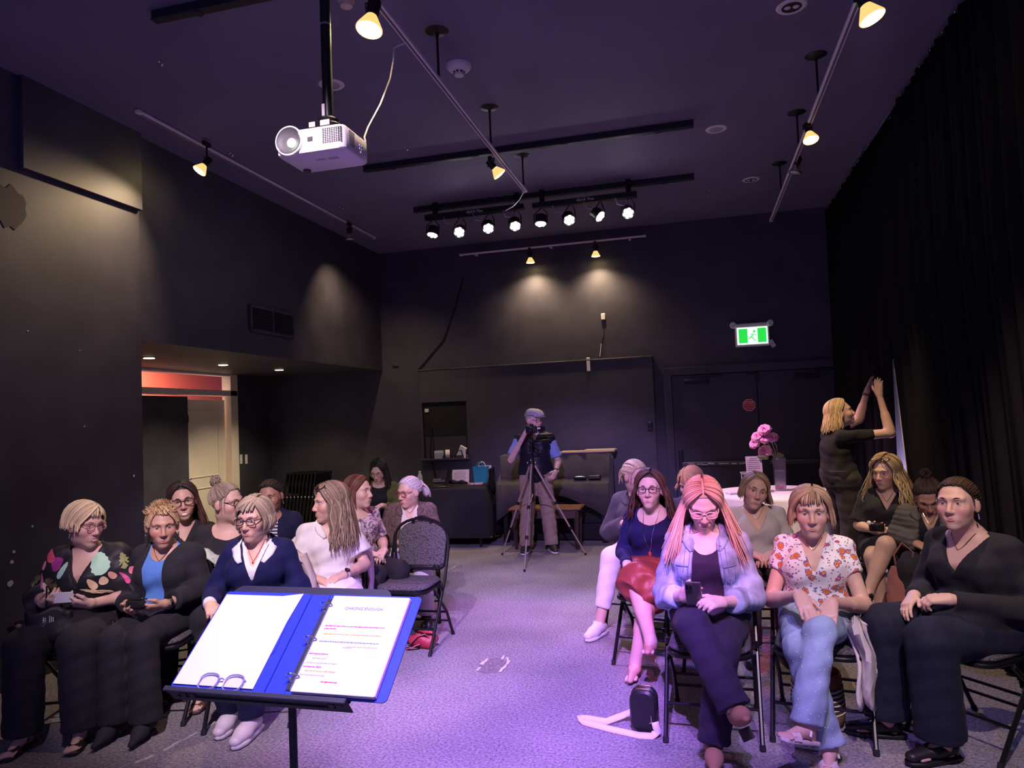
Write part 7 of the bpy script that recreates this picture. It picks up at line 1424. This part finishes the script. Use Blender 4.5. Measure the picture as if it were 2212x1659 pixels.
e = empty('small_camera', tuple(toW(S_, S_['AR'][1][2]+V(-.03, .08, .04))), S_['rz']); tag(e, 'small black handheld camera in the lap of the woman in the black dress', 'camera'); MB().box((0, 0, 0), (.10, .035, .06), .008).build('body', m_black, e); MB().lathe([(.022, 0), (.022, .03), (.017, .032)], (.0, .018, .01), rot(-90, 0, 0), n=16).build('lens', m_black, e); MB().ball((.045, .02, .03), .016).build('flash', m_white, e)
# ---- T: bun, grey puffer, looking down
PUF = cloth('grey_puffer', (.11, .105, .095), .6, .3)
Tp = person('T', 'woman with a dark bun in a grey puffer jacket looking down beside the curtain', 2006, 1072, 4.85, a=-8, head=(2, 38, 4), skin='tan', g=1.0, lean=.07, hair=dict(style='bun', col=(.040, .024, .020), col2=(.08, .045, .035), tie=(0, -.5, .9), bun_r=.034, n=120, w=.0085), face=dict(lid=-.2), tops=[dict(name='dark_vest', mat=BLK, sleeve=0, neck=('v', .15, .07)), dict(name='puffer_jacket', mat=PUF, sleeve=1.92, open=(.06, .08), quilt=1, wide=.018, neck=('v', .1, .08), collar=True, inf=.024)], bottom=dict(kind='pants', mat=BLKP), chair_label='folding chair under the woman in the grey puffer jacket')
neckl(Tp, 'T', None, .09, .05, MATS['fine_gold'])
e = empty('rose_bag', tuple(toW(Tp, V(.13, .42, .12)))); e.rotation_euler = (0, 0, Tp['rz']+.2); tag(e, 'dusty rose cloth bag hanging beside the puffer jacket woman', 'bag'); m_rose = cloth('dusty_rose_cloth', (.34, .13, .12), .85, .8)
P_ = np.zeros((10, 18, 3))
for i in range(10):
    for j in range(18): t, f_ = i/9, j/18*2*math.pi; k = .55+.5*math.sin(min(1, t*1.15+.1)*math.pi*.62); k *= (1-.25*(1-t)*0); P_[i, j] = (.11*k*math.cos(f_)*(1+.06*math.sin(3*f_+i)), .06*k*math.sin(f_)*(1+.1*math.sin(4*f_)), .40*(1-t))
b = MB().grid(P_, closed_v=True); b.f.append(tuple(9*18+j for j in range(18))); b.f.append(tuple(range(18))[::-1]); b.build('bag_body', m_rose, e); MB().tube([(-.04, 0, .38), (-.06, .02, .50), (.0, .03, .56), (.05, .02, .48), (.04, 0, .38)], .006, 6).build('handle', m_rose, e)
# ---- U: black sweater, dark jeans at the far right
U = person('U', 'woman with dark tied back hair in a black sweater at the far right', 2068, 1088, 3.4, a=-34, head=(-20, -4, 2), skin='fair', g=1.32, bust=1.1, lean=.08, hair=dict(style='pony', col=(.045, .026, .020), col2=(.085, .048, .034), tie=(0, -.9, .2), len=.16, n=150, w=.0085, wisps=4), face=dict(smile=.25, iris=(.16, .2, .22), earring=1), arms={1: (V(.26, .05, .10), V(.10, .34, .15), V(-.15, .85, -.4), V(-.4, -.3, -.9), 20), -1: (V(-.27, .02, .10), V(-.07, .33, .165), V(.70, .62, -.05), V(.2, -.2, -1), 40)}, tops=[dict(name='black_sweater', mat=BLK, sleeve=1.93, neck=('v', .17, .115), hem=-.07, wide=.014, lap=1)], bottom=dict(kind='pants', name='jeans', mat=cloth('dark_indigo_denim', (.014, .016, .035), .8, .6), flare=.098, knee=.088, hem=.93), shoes=('loafer', (.016, .014, .016)), legs={1: (V(.19, .44, .0), V(.22, .44, 0), V(.7, .8, 0)), -1: (V(-.06, .47, .0), V(-.06, .44, 0), V(.25, 1, 0))}, chair_label='folding chair under the woman in the black sweater')
neckl(U, 'U', None, .08, .06, MATS['fine_gold'])
